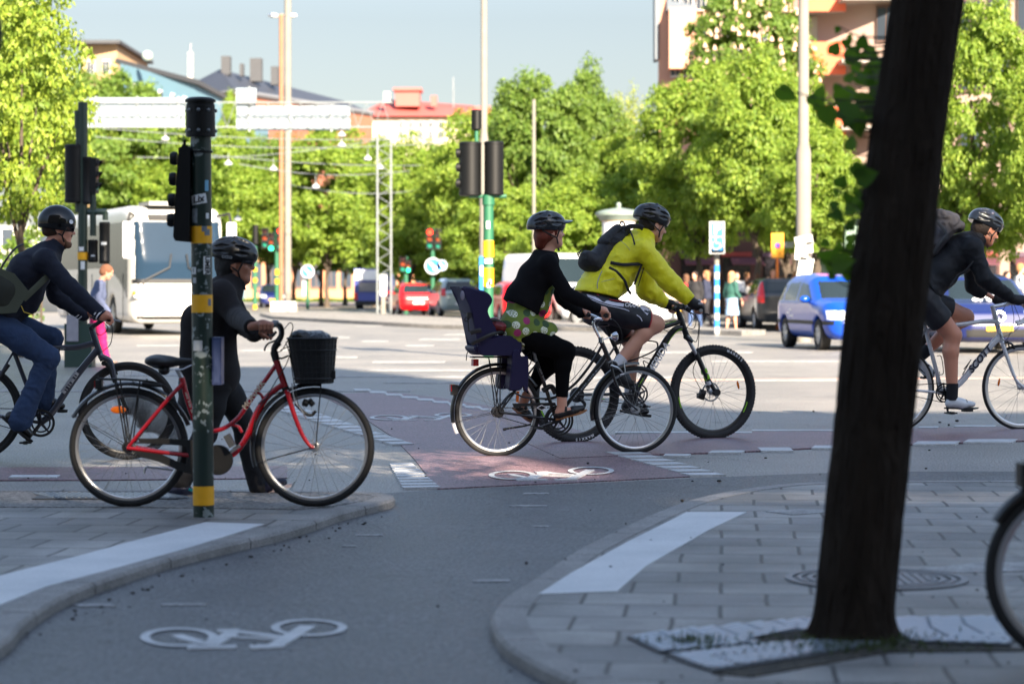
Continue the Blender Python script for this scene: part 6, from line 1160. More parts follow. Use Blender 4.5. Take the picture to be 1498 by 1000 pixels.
t,b,s=far_sig(450,452,392,[],'grey post with a round blue arrow sign in front of the brick columns and trunks',sign=((450,397,9.5),),w=5); t['category']='sign'; t.name='arrow_sign'
mb=MB(); mb.box(P(445.5,420,b.y)-b,(6*s,.1,24*s)); mb.build('grey_plate',M('plate_grey',(190,192,190),.6),t)
def parking():
    t,b,s=post(1048.5,490,7.5,365,concm,'parking_sign','blue disabled parking sign on a blue and white banded pole','parking sign'); blue=M('sign_blue')
    w2=M('band_white',(176,180,184),.6)
    for i in range(10):
        y1=388+i*10; mb=MB(); mb.lathe([(4.0*s,(490-y1-(10 if i%2 else 10))*s),(4.0*s,(490-y1)*s)],n=16,capped=False); mb.build('band',(blue if i%2==0 else w2),t)
    for (x0,y0,x1,y1,bl) in((1038,324,1060,348,1),(1038,347,1060,371,1),(1040,357,1059,370,0)):
        c=P((x0+x1)/2,(y0+y1)/2,b.y-.3)-b; mb=MB(); mb.box(c,((x1-x0)*s,.03,(y1-y0)*s)); p=mb.build('sign_plate',w2,t)
        if bl: mb=MB(); mb.box(c+Vector((0,-.018,-.0 if y0<330 else .08)),((x1-x0-5)*s,.01,(y1-y0-(5 if y0<330 else 9))*s)); mb.build('sign_face',blue,p)
        if bl and y0<330: text('lettering','P',.34,w2,p,c+Vector((0,-.03,0)),(1,0,0),(0,0,1),.004,0,.016)
        elif bl:
            q=c+Vector((-.03,-.03,.06)); mb=MB(); mb.sphere(q+Vector((-.01,0,.15)),(.035,.01,.035)); mb.tube([q+Vector(v) for v in((-.02,0,.11),(0,0,0),(.09,0,0),(.13,0,-.1),(.17,0,-.09))],.018,6); mb.tube([q+Vector((.11*math.cos(a)-.0,0,.11*math.sin(a)-.05)) for a in[i*.35+2.2 for i in range(12)]],.015,6); mb.build('wheelchair_symbol',w2,p)
        else: 
            mb=MB()
            for i in range(3): mb.box(c+Vector((-.09+i*.09,-.02,-.02)),(.06,.01,.05))
            mb.build('small_lettering',blue,p)
parking()
def yellow_sign():
    t,b,s=post(1137,482,4,372,M('orange_pole',(210,110,20),.5),'no_parking_sign','yellow sign with a round no-parking disc in front of the dark shop front','sign')
    c=P(1137.5,359,b.y-.2)-b; mb=MB(); mb.box(c,(18*s,.03,36*s)); p=mb.build('sign_plate',M('orange_yellow',(226,150,20),.5,0,.05),t); mb=MB(); mb.lathe([(.0,0),(.07,0)],c+Vector((0,-.02,0)),(0,1,0),20); mb.build('disc',M('sign_blue_dark',(50,50,150),.5),p); mb=MB(); mb.lathe([(.07,0),(.1,0)],c+Vector((0,-.022,0)),(0,1,0),20,capped=False); mb.build('disc_rim',M('sign_red',(190,30,30),.5),p)
    mb=MB(); mb.box(c+Vector((0,-.02,.2)),(.22,.01,.03)); mb.box(c+Vector((0,-.02,.27)),(.26,.01,.03)); mb.build('sign_text_line',M('ink_black'),p)
yellow_sign()
def kiosk():
    b=G(905,485); s=b.y/F; t=thing('advertising_column','round white advertising column with a grey-green canopy roof behind the backpack','advertising column',b); h=lambda y:(485-y)*s
    mb=MB(); mb.lathe([(24*s,0),(24*s,h(323))],n=32); mb.build('drum',M('column_white',(215,215,218),.5),t); mb=MB(); mb.lathe([(26*s,h(323)),(30*s,h(318)),(34*s,h(315)),(34*s,h(311)),(22*s,h(307)),(4*s,h(304)),(3*s,h(303)),(4*s,h(300)),(3*s,h(297)),(0,h(296))],n=32); mb.build('canopy',M('canopy_green',(118,132,124),.5),t); mb=MB(); mb.lathe([(25.5*s,h(324)),(28*s,h(319))],n=32,capped=False); mb.build('brass_rim',M('brass',(190,150,90),.4,.4),t)
kiosk()
def shelter():
    b=G(1245,478); s=b.y/F; t=thing('bus_shelter','grey-green glazed bus shelter with a flat roof behind the blue hatchback','bus shelter',b); Q=lambda x,y,dy=0:P(x,y,b.y+dy)-b; g=M('shelter_green',(88,112,100),.5)
    mb=MB(); mb.box(Q(1225,358,.8),(160*s,1.9,.16)); mb.build('roof',M('roof_pale',(150,160,152),.6),t)
    for x in(1190,1236,1262,1300):
        for dy in(0,1.6): mb=MB(); mb.box((Q(x,470).x,dy,h_:=(.5*(478-358)*s)),(.09,.09,2*h_)); mb.build('post',g,t)
    for x0,x1 in((1192,1234),(1264,1298)): mb=MB(); mb.box(Q((x0+x1)/2,410,1.6),((x1-x0)*s,.03,80*s)); mb.build('glass_panel',M('shelter_glass',(120,140,130),.1,0,.1),t)
    # glazed lantern
    t2=thing('clock_lantern','square glazed green lantern column standing left of the dark trunk','lantern',G(1245,478)+Vector((0,-2,0))); b2=t2.location; Q2=lambda x,y:P(x,y,b2.y)-b2; mb=MB(); mb.box(Q2(1245,350),(18*s,.5,46*s)); mb.build('glass',M('lantern_glass',(160,185,172),.2,0,.1),t2); mb=MB()
    for x in(1236,1254):
        for dy in(-.27,.27): mb.box(Q2(x,350)+Vector((0,dy,0)),(.06,.06,50*s))
    mb.box(Q2(1245,325),(24*s,.6,.1)); mb.box(Q2(1245,374),(20*s,.6,.1)); mb.build('frame',g,t2); mb=MB(); mb.box((0,0,(478-374)*s/2),(.2,.2,(478-374)*s)); mb.build('pole',g,t2)
shelter()
def gantry():
    b=G(561,462); s=b.y/F; d=b.y; t=thing('sign_gantry','lattice steel sign gantry spanning the avenue, seen from behind its two long sign panels','sign gantry',b); Q=lambda x,y,dy=0:P(x,y,d+dy)-b
    def tower(x0,x1,nm):
        mb=MB()
        for x in(x0,x1):
            for dy in(0,.7): mb.tube([Q(x,462,dy),Q(x,182,dy)],.045,6)
        n=24
        for i in range(n):
            ya=462-i*(280/n); yb=462-(i+1)*(280/n)
            for dy in(0,.7): mb.tube([Q(x0 if i%2 else x1,ya,dy),Q(x1 if i%2 else x0,yb,dy)],.016,4)
        mb.build(nm,galv,t)
    tower(552,572,'tower'); tower(24,40,'tower')
    mb=MB()
    for y in(150,186):
        for dy in(0,.8): mb.tube([Q(20,y,dy),Q(575,y,dy)],.032,6)
    for i in range(46):
        x=20+i*12; y0,y1=(150,186) if i%2 else(186,150)
        for dy in(0,.8): mb.tube([Q(x,y0,dy),Q(x+12,y1,dy)],.014,4)
    mb.build('truss_beam',galv,t)
    pm=M('panel_back',(132,146,156),.6,.05,.05,2)
    for x0,y0,x1,y1 in((121,143,272,187),(345,155,513,191),(345,129,375,156)):
        mb=MB(); mb.box(Q((x0+x1)/2,(y0+y1)/2,1.0),((x1-x0)*s,.06,(y1-y0)*s)); p=mb.build('sign_panel',pm,t); mb=MB()
        for k in range(1,6): mb.box(Q((x0+x1)/2,y0+(y1-y0)*k/6,.95),((x1-x0)*s,.05,.03))
        k=x0+20
        while k<x1: mb.box(Q(k,(y0+y1)/2,.9),(.07,.1,(y1-y0+4)*s)); k+=60
        mb.build('panel_rib',M('rib_grey',(150,158,160),.5,.2),p)
    t3=thing('control_cabinet','white control cabinet on a post at the foot of the lattice tower','cabinet',Q(561,465,-1.5)+b); b3=t3.location; mb=MB(); mb.box((0,0,(465-418)*s),(9*s,.25,30*s)); mb.build('box',white,t3); mb=MB(); mb.box((0,0,(465-430)*s/2),(6*s,.16,(465-430)*s)); mb.build('post',concm,t3)
gantry()
# catenary street lamps
wires=thing('lamp_wires','thin span wires carrying the white street lamps across the avenue','wires',P(400,420,112)); wb=wires.location
for i,(x0,y0,x1,y1) in enumerate(((150,188,720,198),(140,200,640,210),(300,226,760,236),(350,240,600,250),(420,270,640,275),(560,205,900,140),(200,230,560,204))):
    mb=MB(); a=P(x0,y0,112+i)-wb; e=P(x1,y1,112+i)-wb; mb.tube([a+(e-a)*k/12+Vector((0,0,-.35*math.sin(math.pi*k/12))) for k in range(13)],.018,4); mb.build('wire',galv,wires)
lp=None
for k,(x,y) in enumerate(((242,203),(334,239),(400,247),(462,273),(500,197),(500,212),(538,232),(556,245),(348,320))):
    if lp is None:
        lp=thing('hanging_lamp','small white domed street lamp hanging from a wire over the avenue','street lamp',P(x,y,112),group='hanging street lamps'); mb=MB(); mb.lathe([(.16,-.08),(.19,-.05),(.16,.04),(.08,.1),(.025,.13),(.025,.2),(0,.2)],n=18); mb.build('dome',M('lamp_dome',(170,172,174),.5),lp); mb=MB(); mb.lathe([(0,-.1),(.1,-.09),(.14,-.07)],n=18); mb.build('lamp_glass',M('lamp_glass'),lp); mb=MB(); mb.tube([(0,0,.2),(0,0,.5)],.015,5); mb.build('hanger',galv,lp)
    else: c=copy_tree(lp); c.location=P(x,y,112)
mb=MB(); e0=P(-7,50,8.0); 
t=thing('traffic_signal','rounded black edge of a signal head cut off by the top left picture edge','signal head',e0); mb.lathe([(.0,-.07),(.012,-.065),(.022,-.04),(.024,0),(.022,.04),(.012,.06),(0,.065)],n=18); mb.build('housing',sigm,t); mb=MB(); mb.tube([(0,0,.06),(-.2,0,.3)],.01,6); mb.build('bracket',sigm,t)
# ================================================================ vehicles
glassd=M('car_glass',(30,40,44),.06,0,.2,1,spec=.5); coachg=M('coach_glass_sky_blue',(30,46,62),.1,0,.35,.5,spec=.25); tyrem=M('car_tyre',(24,24,25),.8); trim=M('car_trim',(24,25,27),.6); hubm=M('hub_silver',(185,188,190),.3,.6); tail=M('tail_lamp',(190,16,20),.2,0,.1,coat=.6); headm=M('head_lamp',(215,222,228),.08,.1,.05,coat=1); plate_y=M('plate_yellow',(225,175,30),.5); plate_w=M('plate_white',(215,215,215),.5)  # coach pane colour carries the blue of reflected sky
def sd_poly(X,Z,poly):
    d=np.full(np.broadcast(X,Z).shape,1e9); s=np.ones(d.shape); n=len(poly)
    for i in range(n):
        a=poly[i]; b=poly[i-1]; ex,ez=b[0]-a[0],b[1]-a[1]; wx,wz=X-a[0],Z-a[1]; h=np.clip((wx*ex+wz*ez)/(ex*ex+ez*ez),0,1); d=np.minimum(d,(wx-ex*h)**2+(wz-ez*h)**2)
        c1=Z>=a[1]; c2=Z<b[1]; c3=ex*wz>ez*wx; fl=(c1&c2&c3)|(~c1&~c2&~c3); s=np.where(fl,-s,s)
    return s*np.sqrt(d)
def inside(x,z,poly): return sd_poly(np.asarray(x),np.asarray(z),poly)<0
def car(name,label,cat,loc,fwd,paint,prof,W=1.72,belt=.92,wr=.31,axles=(-1.25,1.27),side=(),wsx=None,rear_glass=None,tl=None,hl=None,vox=.03,tumble=.30,group='cars and vans around the crossing',plate=plate_y,bumper=None,round_=.13,front_round=.25,extra=None):
    t=thing(name,label,cat,loc,math.atan2(fwd[1],fwd[0]),group)
    xs=np.array(prof)[:,0]; zs=np.array(prof)[:,1]; x0,x1,z1=xs.min(),xs.max(),zs.max(); lo=np.array([x0-.1,-W/2-.1,.1]); n=np.ceil((np.array([x1+.1,W/2+.1,z1+.1])-lo)/vox).astype(int)+1
    ax=[(lo[i]+vox*np.arange(n[i])) for i in range(3)]; X=ax[0][:,None]; Z=ax[2][None,:]; d2=sd_poly(X,Z,prof)
    hw=W/2-tumble*np.maximum(0,Z-belt)-.06*np.maximum(0,.5-Z)-.16*np.maximum(0,(X-(x1-.7))/.7)**2-.10*np.maximum(0,((x0+.5)-X)/.5)**2
    a=d2[:,None,:]; b=(np.abs(ax[1])[None,:,None]-hw[:,None,:]); D=-smin(-a,-b,round_*2)
    for xa in axles:
        cy=np.sqrt((X-xa)**2+(Z-wr)**2)-(wr+.055); c3=np.maximum(cy[:,None,:],(W/2-.24)-np.abs(ax[1])[None,:,None]); D=np.maximum(D,-c3)
    V,Qd=nets(D.astype(np.float32),lo,vox); V=smooth_v(V,Qd,2)
    C=V[Qd].mean(1); e1=V[Qd[:,2]]-V[Qd[:,0]]; e2=V[Qd[:,3]]-V[Qd[:,1]]; N=np.cross(e1,e2); N/=np.linalg.norm(N,axis=1)[:,None]+1e-9
    key=np.zeros(len(Qd),int); names=[('body',paint)]
    def setk(mask,nm,m): 
        if mask.any(): names.append((nm,m)); key[mask&(key==0)]=len(names)-1
    x,y,z=C.T
    for k,pl in enumerate(side):
        for sg in(-1,1): setk(inside(x,z,pl)&(y*sg>W*.25)&(np.abs(N[:,1])>.5),'side_window',glassd)
    if wsx: setk((x>wsx[0])&(x<wsx[1])&(z>belt+.04)&(N[:,0]>.25)&(np.abs(y)<W/2-.14-tumble*np.maximum(0,z-belt))&(z<wsx[2]),'windscreen',glassd)
    if rear_glass: setk((x>rear_glass[0])&(x<rear_glass[1])&(z>rear_glass[2])&(z<rear_glass[3])&(N[:,0]<-.25)&(np.abs(y)<W/2-.16-tumble*np.maximum(0,z-belt)),'rear_window',glassd)
    if tl:
        for sg in(-1,1): setk((z>tl[0])&(z<tl[1])&(y*sg>W/2-tl[2])&(x<x0+.42)&((N[:,0]<-.2)),'tail_light',tail)
    if hl:
        for sg in(-1,1): setk((z>hl[0])&(z<hl[1])&(y*sg>W/2-hl[2])&(y*sg<W/2-.06)&(x>x1-.55)&(N[:,0]>.15),'headlight',headm)
    if bumper: setk((z<bumper)&(z>.2),'bumper',trim)
    if extra: extra(setk,x,y,z,N)
    for k,(nm,m) in enumerate(names):
        q=Qd[key==k]; 
        if len(q)==0: continue
        u,inv=np.unique(q.ravel(),return_inverse=True); link(nm,np_mesh(nm,V[u],inv.reshape(-1,4)),m,t)
    for xa in axles:
        for sg in(-1,1):
            mb=MB(); yo=sg*(W/2-.12); c=(xa,yo,wr); mb.lathe([(wr*.62,-.1),(wr*.95,-.1),(wr,-.06),(wr,.06),(wr*.95,.1),(wr*.62,.1),(wr*.62,-.1)],c,(0,1,0),28); w=mb.build('wheel',tyrem,t); mb=MB(); o=sg*.085; mb.lathe([(0,o),(wr*.2,o*1.05),(wr*.5,o*.8),(wr*.64,o)],c,(0,1,0),28)
            for i in range(8): a=i*math.pi/4; mb.tube([(xa+.06*math.cos(a),yo+o*1.1,wr+.06*math.sin(a)),(xa+wr*.58*math.cos(a),yo+o*1.1,wr+wr*.58*math.sin(a))],.014,5)
            mb.build('rim',hubm,w)
    for sg in(-1,1): mb=MB(); mb.sphere(((wsx[0]+wsx[1])/2-.05 if wsx else x1-1.4,sg*(W/2+.06),belt+.08),(.09,.11,.075),10,6); mb.build('wing_mirror',paint,t)
    for xx,sgn in((x0+.005,-1),(x1-.005,1)): mb=MB(); mb.box((xx,0,.48 if sgn>0 else .55),(.03,.5,.11)); mb.build('number_plate',plate if sgn>0 else plate_w,t)
    return t
hatch=[(-1.98,.28),(-2.05,.45),(-2.03,.75),(-1.93,.95),(-1.78,1.08),(-1.55,1.36),(-1.25,1.42),(-.3,1.44),(.25,1.38),(1.02,.97),(1.6,.90),(1.95,.74),(2.06,.5),(2.03,.28),(1.9,.2),(-1.9,.2)]
hs=([(-.25,.97),(-.25,1.33),(.22,1.30),(.78,.99),(.8,.97)],[(-1.25,.97),(-1.3,1.1),(-1.1,1.33),(-.33,1.34),(-.33,.97)],[(-1.72,.98),(-1.38,.98),(-1.4,1.1),(-1.3,1.28),(-1.45,1.28)])
def carpaint(n,c,m=0): return M(n,c,.3,m,.03,3,coat=.5)
bluep=carpaint('car_blue',(4,64,168)); redp=carpaint('car_red',(190,14,22)); silvp=carpaint('car_silver',(150,165,168),.3); darkp=carpaint('car_dark',(44,47,50),.2); navyp=carpaint('car_navy',(20,32,84)); whitep=carpaint('car_white',(212,214,216))
def gh(px,py,fx,fy,back=0.0): g=G(px,py); return Vector((g.x,g.y,0))
c=G(1199,512); fw=Vector((.147,-.989,0)); rt=Vector((fw.y,-fw.x,0)); pos=c-fw*1.27-rt*.80*(1)
def golf_extra(setk,x,y,z,N): [setk((z>.50)&(z<.57)&(np.abs(N[:,1])>.5)&(y*q>.7),'side_moulding',trim) for q in(-1,1)]; setk((z>.33)&(z<.42)&(x>1.9)&(np.abs(y)<.5),'air_intake',trim)
car('hatchback','bright blue hatchback with lit headlight glass, half hidden by the dark trunk','car',pos,fw,bluep,[(a,b_*1.06) for a,b_ in hatch],side=hs,wsx=(.2,1.1,1.36),rear_glass=(-2.1,-1.4,1.0,1.33),tl=(.72,1.02,.3),hl=(.6,.78,.42),extra=golf_extra,vox=.026)
blue_car_mark=bpy.data.objects[[o.name for o in bpy.data.objects if o.name.startswith('hatchback')][0]]
for (xx,zz,w) in((-.9,.72,.26),(-.65,.66,.3),(-.75,.78,.2)):
    mb=MB(); mb.box((xx,-.862,zz),(w,.006,.035)); mb.build('door_lettering',white,blue_car_mark)
c=G(1428,517); 
taxi=car('taxi','dark blue car with white lettering on its bonnet, seen head-on behind the white road bicycle','car',Vector((c.x+.35,c.y+1.9,0)),Vector((.03,-1,0)),navyp,[(p[0],p[1]*1.04) for p in hatch],W=1.78,side=hs,wsx=(.2,1.12,1.38),rear_glass=(-2.1,-1.4,1.0,1.33),tl=(.72,1.02,.3),hl=(.62,.80,.4),vox=.03,extra=lambda setk,x,y,z,N: setk((z>.3)&(z<.45)&(x>1.8)&(np.abs(y)<.62),'grille',trim))
text('bonnet_lettering','69 69 69',.21,white,taxi,(1.38,0,1.005),(0,1,0),(-1,0,.45),.004,0,.008)
mb=MB(); mb.sphere((1.25,0,1.06),(.10,.30,.035),16,6); mb.build('bonnet_emblem',white,taxi); mb=MB(); mb.lathe([(.07,0),(.1,0),(.1,.02),(.07,.02),(.07,0)],(2.06,0,.70),(1,0,.2),20); mb.build('badge',hubm,taxi)
mpv=[(-1.95,.28),(-2.02,.5),(-2.0,1.0),(-1.9,1.15),(-1.72,1.5),(-1.45,1.6),(-.3,1.62),(.35,1.52),(1.15,1.05),(1.75,.95),(2.0,.75),(2.06,.45),(2.0,.24),(-1.9,.24)]
ms=([(-.25,1.05),(-.25,1.48),(.28,1.44),(.9,1.08)],[(-1.2,1.05),(-1.15,1.48),(-.33,1.5),(-.33,1.05)],[(-1.72,1.1),(-1.28,1.06),(-1.22,1.46),(-1.52,1.44)])
def rearcar(name,label,px,py,fw,paint,prof,side,**k):
    g=G(px,py); fw=Vector((*fw,0)).normalized(); return car(name,label,'car',Vector((g.x,g.y,0))+fw*1.95,fw,paint,prof,side=side,**k)
rearcar('people_carrier','silver grey people carrier seen from behind, right of the red hatchback',674,463,(-.19,.98),silvp,mpv,ms,belt=1.0,wsx=(.3,1.2,1.5),rear_glass=(-2.1,-1.6,1.1,1.48),tl=(.85,1.2,.22),hl=(.65,.8,.4),plate=plate_w)
rearcar('hatchback','bright red hatchback seen from behind, between the lattice tower and the grey people carrier',612,461,(-.18,.98),redp,hatch,hs,wsx=(.2,1.1,1.36),rear_glass=(-2.1,-1.4,1.0,1.33),tl=(.78,1.05,.26),hl=(.6,.78,.4))
rearcar('hatchback','red car mostly hidden behind the green signal post and the woman in the dress',772,474,(-.2,.98),redp,hatch,hs,wsx=(.2,1.1,1.36),rear_glass=(-2.1,-1.4,1.0,1.33),tl=(.78,1.05,.26),hl=(.6,.78,.4))
rearcar('estate_car','dark grey estate car with tall red tail light, left of the blue hatchback',1152,484,(-.08,.997),darkp,mpv[:5]+[(-1.3,1.5),(-.3,1.5),(.35,1.42)]+mpv[8:],[[(a,b-.06) for a,b in p] for p in ms],belt=.98,wsx=(.3,1.2,1.42),rear_glass=(-2.1,-1.6,1.08,1.4),tl=(.8,1.38,.2),hl=(.65,.8,.4))
g=G(395,450); car('small_car','small dark blue car with a yellow number plate, far off between the left signal posts','car',Vector((g.x,g.y+2,0)),Vector((.1,-1,0)),navyp,hatch,side=hs,wsx=(.2,1.1,1.36),hl=(.6,.78,.42),vox=.05)
g=G(972,478); car('hatchback','white car glimpsed under the arms of the man in yellow','car',Vector((g.x-1.2,g.y+1.2,0)),Vector((.8,-.6,0)),whitep,hatch,side=hs,wsx=(.2,1.1,1.36),hl=(.6,.78,.42),vox=.035)
g=G(846,473); car('hatchback','grey car in front of the white van, seen between the two riders','car',Vector((g.x+.6,g.y+1,0)),Vector((.85,-.5,0)),carpaint('car_grey',(120,122,124),.3),hatch,side=hs,wsx=(.2,1.1,1.36),hl=(.6,.78,.42),vox=.035)
vanp=[(-2.45,.35),(-2.5,.6),(-2.48,2.2),(-2.35,2.42),(.9,2.42),(1.3,2.3),(2.0,1.42),(2.6,1.2),(2.75,.9),(2.75,.4),(2.6,.28),(-2.4,.28)]
g=G(800,474); vn=car('van','white van behind the riders, between the woman in the dress and the man in yellow','van',Vector((g.x+.3,g.y+3.5,0)),Vector((.42,-.9,0)),whitep,vanp,W=2.0,belt=1.35,wr=.35,axles=(-1.6,1.75),side=([(.55,1.45),(.55,2.1),(1.05,2.1),(1.75,1.48)],),wsx=(1.0,2.2,2.25),hl=(.8,1.05,.35),vox=.045,tumble=.1)
mb=MB(); mb.box((-.6,-1.003,.95),(2.2,.012,.06)); mb.build('orange_stripe',M('stripe_orange',(235,150,30),.5),vn)
# delivery truck far away
def truck():
    b=P(543,420,138); b.z=0; s=b.y/F; t=thing('delivery_truck','blue delivery truck with a broad white panel, far off left of the lattice tower','truck',b,0,'cars and vans around the crossing'); w=50*s; h=62*s; bl=M('truck_blue',(70,82,150),.5)
    mb=MB(); mb.box((0,3,h*.56),(w,6,h*.78)); mb.build('body',bl,t); mb=MB(); mb.box((0,-.03,h*.80),(w*.96,.08,h*.24)); mb.build('white_panel',M('white_bright',(235,235,235),.6),t)
    mb=MB(); mb.box((0,-.03,h*.52),(w*.72,.06,h*.22)); mb.build('rear_window',M('truck_grey',(120,118,120),.6),t); mb=MB(); mb.box((0,.1,h*.14),(w*.94,.3,h*.1)); mb.build('bumper',trim,t)
    for sg in(-1,1): mb=MB(); mb.lathe([(0,-.2),(.4,-.2),(.4,.2),(0,.2)],(sg*w*.36,.8,.4),(1,0,0),20); mb.build('wheel',tyrem,t); mb=MB(); mb.box((sg*w*.45,-.04,h*.3),(.2,.05,.4)); mb.build('tail_light',tail,t)
truck()
def coach():
    b=G(262,490); d=b.y; fw=Vector((.34,-.94,0)).normalized(); W=2.5; Hh=3.42; L_=12
    prof=[(-6,.4),(-6,3.1),(-5.7,3.38),(4.6,3.38),(5.3,3.30),(5.72,3.0),(5.95,1.9),(6.0,1.2),(6.0,.45),(5.85,.3),(-5.9,.3)]
    cr=M('coach_white',(205,202,196),.25,0,.04,2,coat=.6)
    def ex(setk,x,y,z,N):
        setk((x>5.2)&(z>1.45)&(z<2.95)&(np.abs(y)<1.12)&(N[:,0]>.3),'windscreen',coachg)
        # side glazing with the swept lower edge towards the door
        for sg in(-1,1):
            setk((y*sg>1.0)&(z>1.75)&(z<2.95)&(x<2.9)&(x>-5.8)&(np.abs(N[:,1])>.6),'side_window',glassd)
            setk((y*sg>1.0)&(z>.95+.75*np.clip((5.3-x)/2.2,0,1)**.6)&(z<2.95)&(x>2.95)&(x<5.45)&(np.abs(N[:,1])>.4),'front_side_window',glassd)
        setk((x>5.0)&(z>1.3)&(z<1.45)&(N[:,0]>.3),'black_trim',trim)
        setk((z<.5)&(x>5.4)&(np.abs(y)<1.1)&(z>.42),'lower_grille',trim)
    front=Vector((b.x,b.y,0)); pos=front-fw*6.0
    t=car('coach','white touring coach with sky-reflection blue painted into its windscreen, behind the left signal post','coach',pos,fw,cr,prof,W=W,belt=3.0,wr=.5,axles=(-3.6,3.3),vox=.06,tumble=.12,extra=ex,group=None,round_=.12)
    for o in list(t.children):
        if o.name.startswith(('wing_mirror','number_plate')): bpy.data.objects.remove(o)
    for sg in(-1,1):
        mb=MB(); mb.box((6.1,sg*1.36,2.45),(.12,.26,.95)); m_=mb.build('wing_mirror',white,t); bv=m_.modifiers.new('b','BEVEL'); bv.width=.05; bv.segments=3
        mb=MB(); mb.tube([(5.6,sg*1.1,3.1),(6.1,sg*1.3,3.15),(6.1,sg*1.36,2.9)],.04,8); mb.build('mirror_arm',trim,t)
        mb=MB(); mb.sphere((6.0,sg*.95,1.02),(.06,.24,.10),14,8); mb.build('headlight',headm,t); mb=MB(); mb.sphere((5.98,sg*1.12,1.08),(.06,.10,.08)); mb.build('indicator',orange,t)
    mb=MB(); mb.box((6.0,0,.72),(.04,.6,.13)); mb.build('number_plate',plate_w,t)
    for sg in(-1,1): mb=MB(); mb.tube([(6.02,sg*.9,1.42),(6.0,sg*.25,1.75),(5.98,sg*.2,2.1)],.022,5); mb.build('wiper',trim,t)
    for xx in(4.9,2.6,.3,-2.0,-4.3): mb=MB(); mb.box((xx,1.255,1.0),(.02,.012,1.2)); mb.box((xx,-1.255,1.0),(.02,.012,1.2)); mb.build('panel_seam',trim,t)
    mb=MB(); mb.box((6.005,0,1.12),(.02,.34,.07)); mb.build('badge',hubm,t); mb=MB(); mb.box((5.6,0,3.05),(.3,1.5,.16)); mb.build('destination_box',trim,t)
    mb=MB(); mb.box((4.9,-.0,3.42),(1.4,1.4,.1)); mb.build('roof_unit',M('roof_grey',(150,152,152),.6),t)
coach()
# ================================================================ pedestrians
def walker(label,pos,rz,h,top,bot,hair,skirt=False,hoodc=None,lean=0,legs=None,armf=.1,vox=.014,stride=.22,group=None,bag=None,long_hair=False,headpitch=0,grp='people on the far pavement'):
    t=thing('person',label,'person',pos,rz,grp); k=h/1.75; V3=lambda x,y,z:Vector((x+lean*max(0,z-.9)*.6,y,z))*k
    hip=[V3(0,-.09,.92),V3(0,.09,.92)]; kn=[V3(stride*.55,-.09,.5),V3(-stride*.2,.09,.49)]; an=[V3(stride,-.09,.09),V3(-stride,.09,.11)]
    tor=[cap(V3(0,-.04,.95),V3(0,.04,.95),.12*k,.12*k,.05),cap(V3(0,0,.95),V3(0,0,1.2),.115*k,.11*k,.05,1.25),cap(V3(0,0,1.2),V3(0,0,1.38),.115*k,.085*k,.05,1.45)]; sh=[V3(0,-.175,1.4),V3(0,.175,1.4)]; el=[V3(armf*.4-.02,-.22,1.13),V3(-.02-armf*.3,.22,1.13)]; wr=[V3(armf+.12,-.2,.93),V3(-armf*.2,.22,.9)]
    arms=arm(sh[0],el[0],wr[0],(.055*k,.043*k,.038*k,.027*k))+arm(sh[1],el[1],wr[1],(.055*k,.043*k,.038*k,.027*k)); hc=V3(.03,0,1.62); Rm=RY(headpitch)
    if headpitch: hc=hc+Vector((.05,0,-.02))
    lg=leg(hip[0],kn[0],an[0],(.088*k,.06*k,.055*k,.036*k))+leg(hip[1],kn[1],an[1],(.088*k,.06*k,.055*k,.036*k)); ft=[cap(a+Vector((-.03,0,-.04)),a+Vector((.14,0,-.05)),.036,.03,.02) for a in an]
    hands=[ell(w+Vector((.01,0,-.07)),(.03,.018,.05),.02) for w in wr]+[cap(w+Vector((.01,dy,-.1)),w+Vector((.015,dy,-.16)),.010,.008,.004) for w in wr for dy in(-.022,-.007,.008,.023)]+[cap(w+Vector((.03,0,-.06)),w+Vector((.05,0,-.1)),.011,.009,.006) for w in wr]
    sdf('body',grow(tor,-.02)+grow(arms,-.01)+[cap(V3(0,0,1.42),hc,.048,.048,.03)]+xf(head_prims(),hc,Rm,.98)+hands+grow(lg,-.006)+ft,skinL,t,vox)
    sdf('hair',xf([ell((-.02,0,.04),(.104,.086,.088),.02)]+([cap((-.06,-.03,0),(-.07,-.03,-.25),.06,.05,.03),cap((-.06,.03,0),(-.07,.03,-.25),.06,.05,.03)] if long_hair else [ell((-.05,0,-.02),(.075,.08,.07),.03)]),hc,Rm,.98),hair,t,vox,fold=folds(.01,90,2),planes=[(hc+Rm@Vector((.07,0,0)),Rm@Vector((1,0,-.4)))])
    sdf('top',grow(tor,.016)+grow(arms,.012)+[cap(V3(0,-.05,.9),V3(0,.05,.9),.13*k,.13*k,.05)],top,t,vox,fold=folds(.01,34,4),planes=[(V3(0,0,.86 if not skirt else .98),(0,0,-1)),(V3(0,0,1.47),(0,0,1)),]+[])
    if skirt: sdf('skirt',[cap(V3(0,-.05,.95),V3(0,.05,.95),.13*k,.13*k,.05),cap(V3(.02,0,.92),V3(.03,0,.52),.15*k,.20*k,.05,1.05)],bot,t,vox,fold=folds(.02,26,4,(1,1,.2)),planes=[(V3(0,0,.5),(0,0,-1))])
    else: sdf('trousers',[cap(V3(0,-.04,.93),V3(0,.04,.93),.125*k,.125*k,.05)]+grow(lg,.014),bot,t,vox,fold=folds(.01,34,8))
    for a in an: sdf('shoe',[cap(a+Vector((-.04,0,-.05)),a+Vector((.14,0,-.055)),.042,.034,.02),cap(a+Vector((-.02,0,-.05)),a,.045,.045,.02)],M('shoe_dark',(45,38,38),.6),t,vox)
    return t
cm=lambda n,c,r=.85:M(n,c,r,0,.15,6)
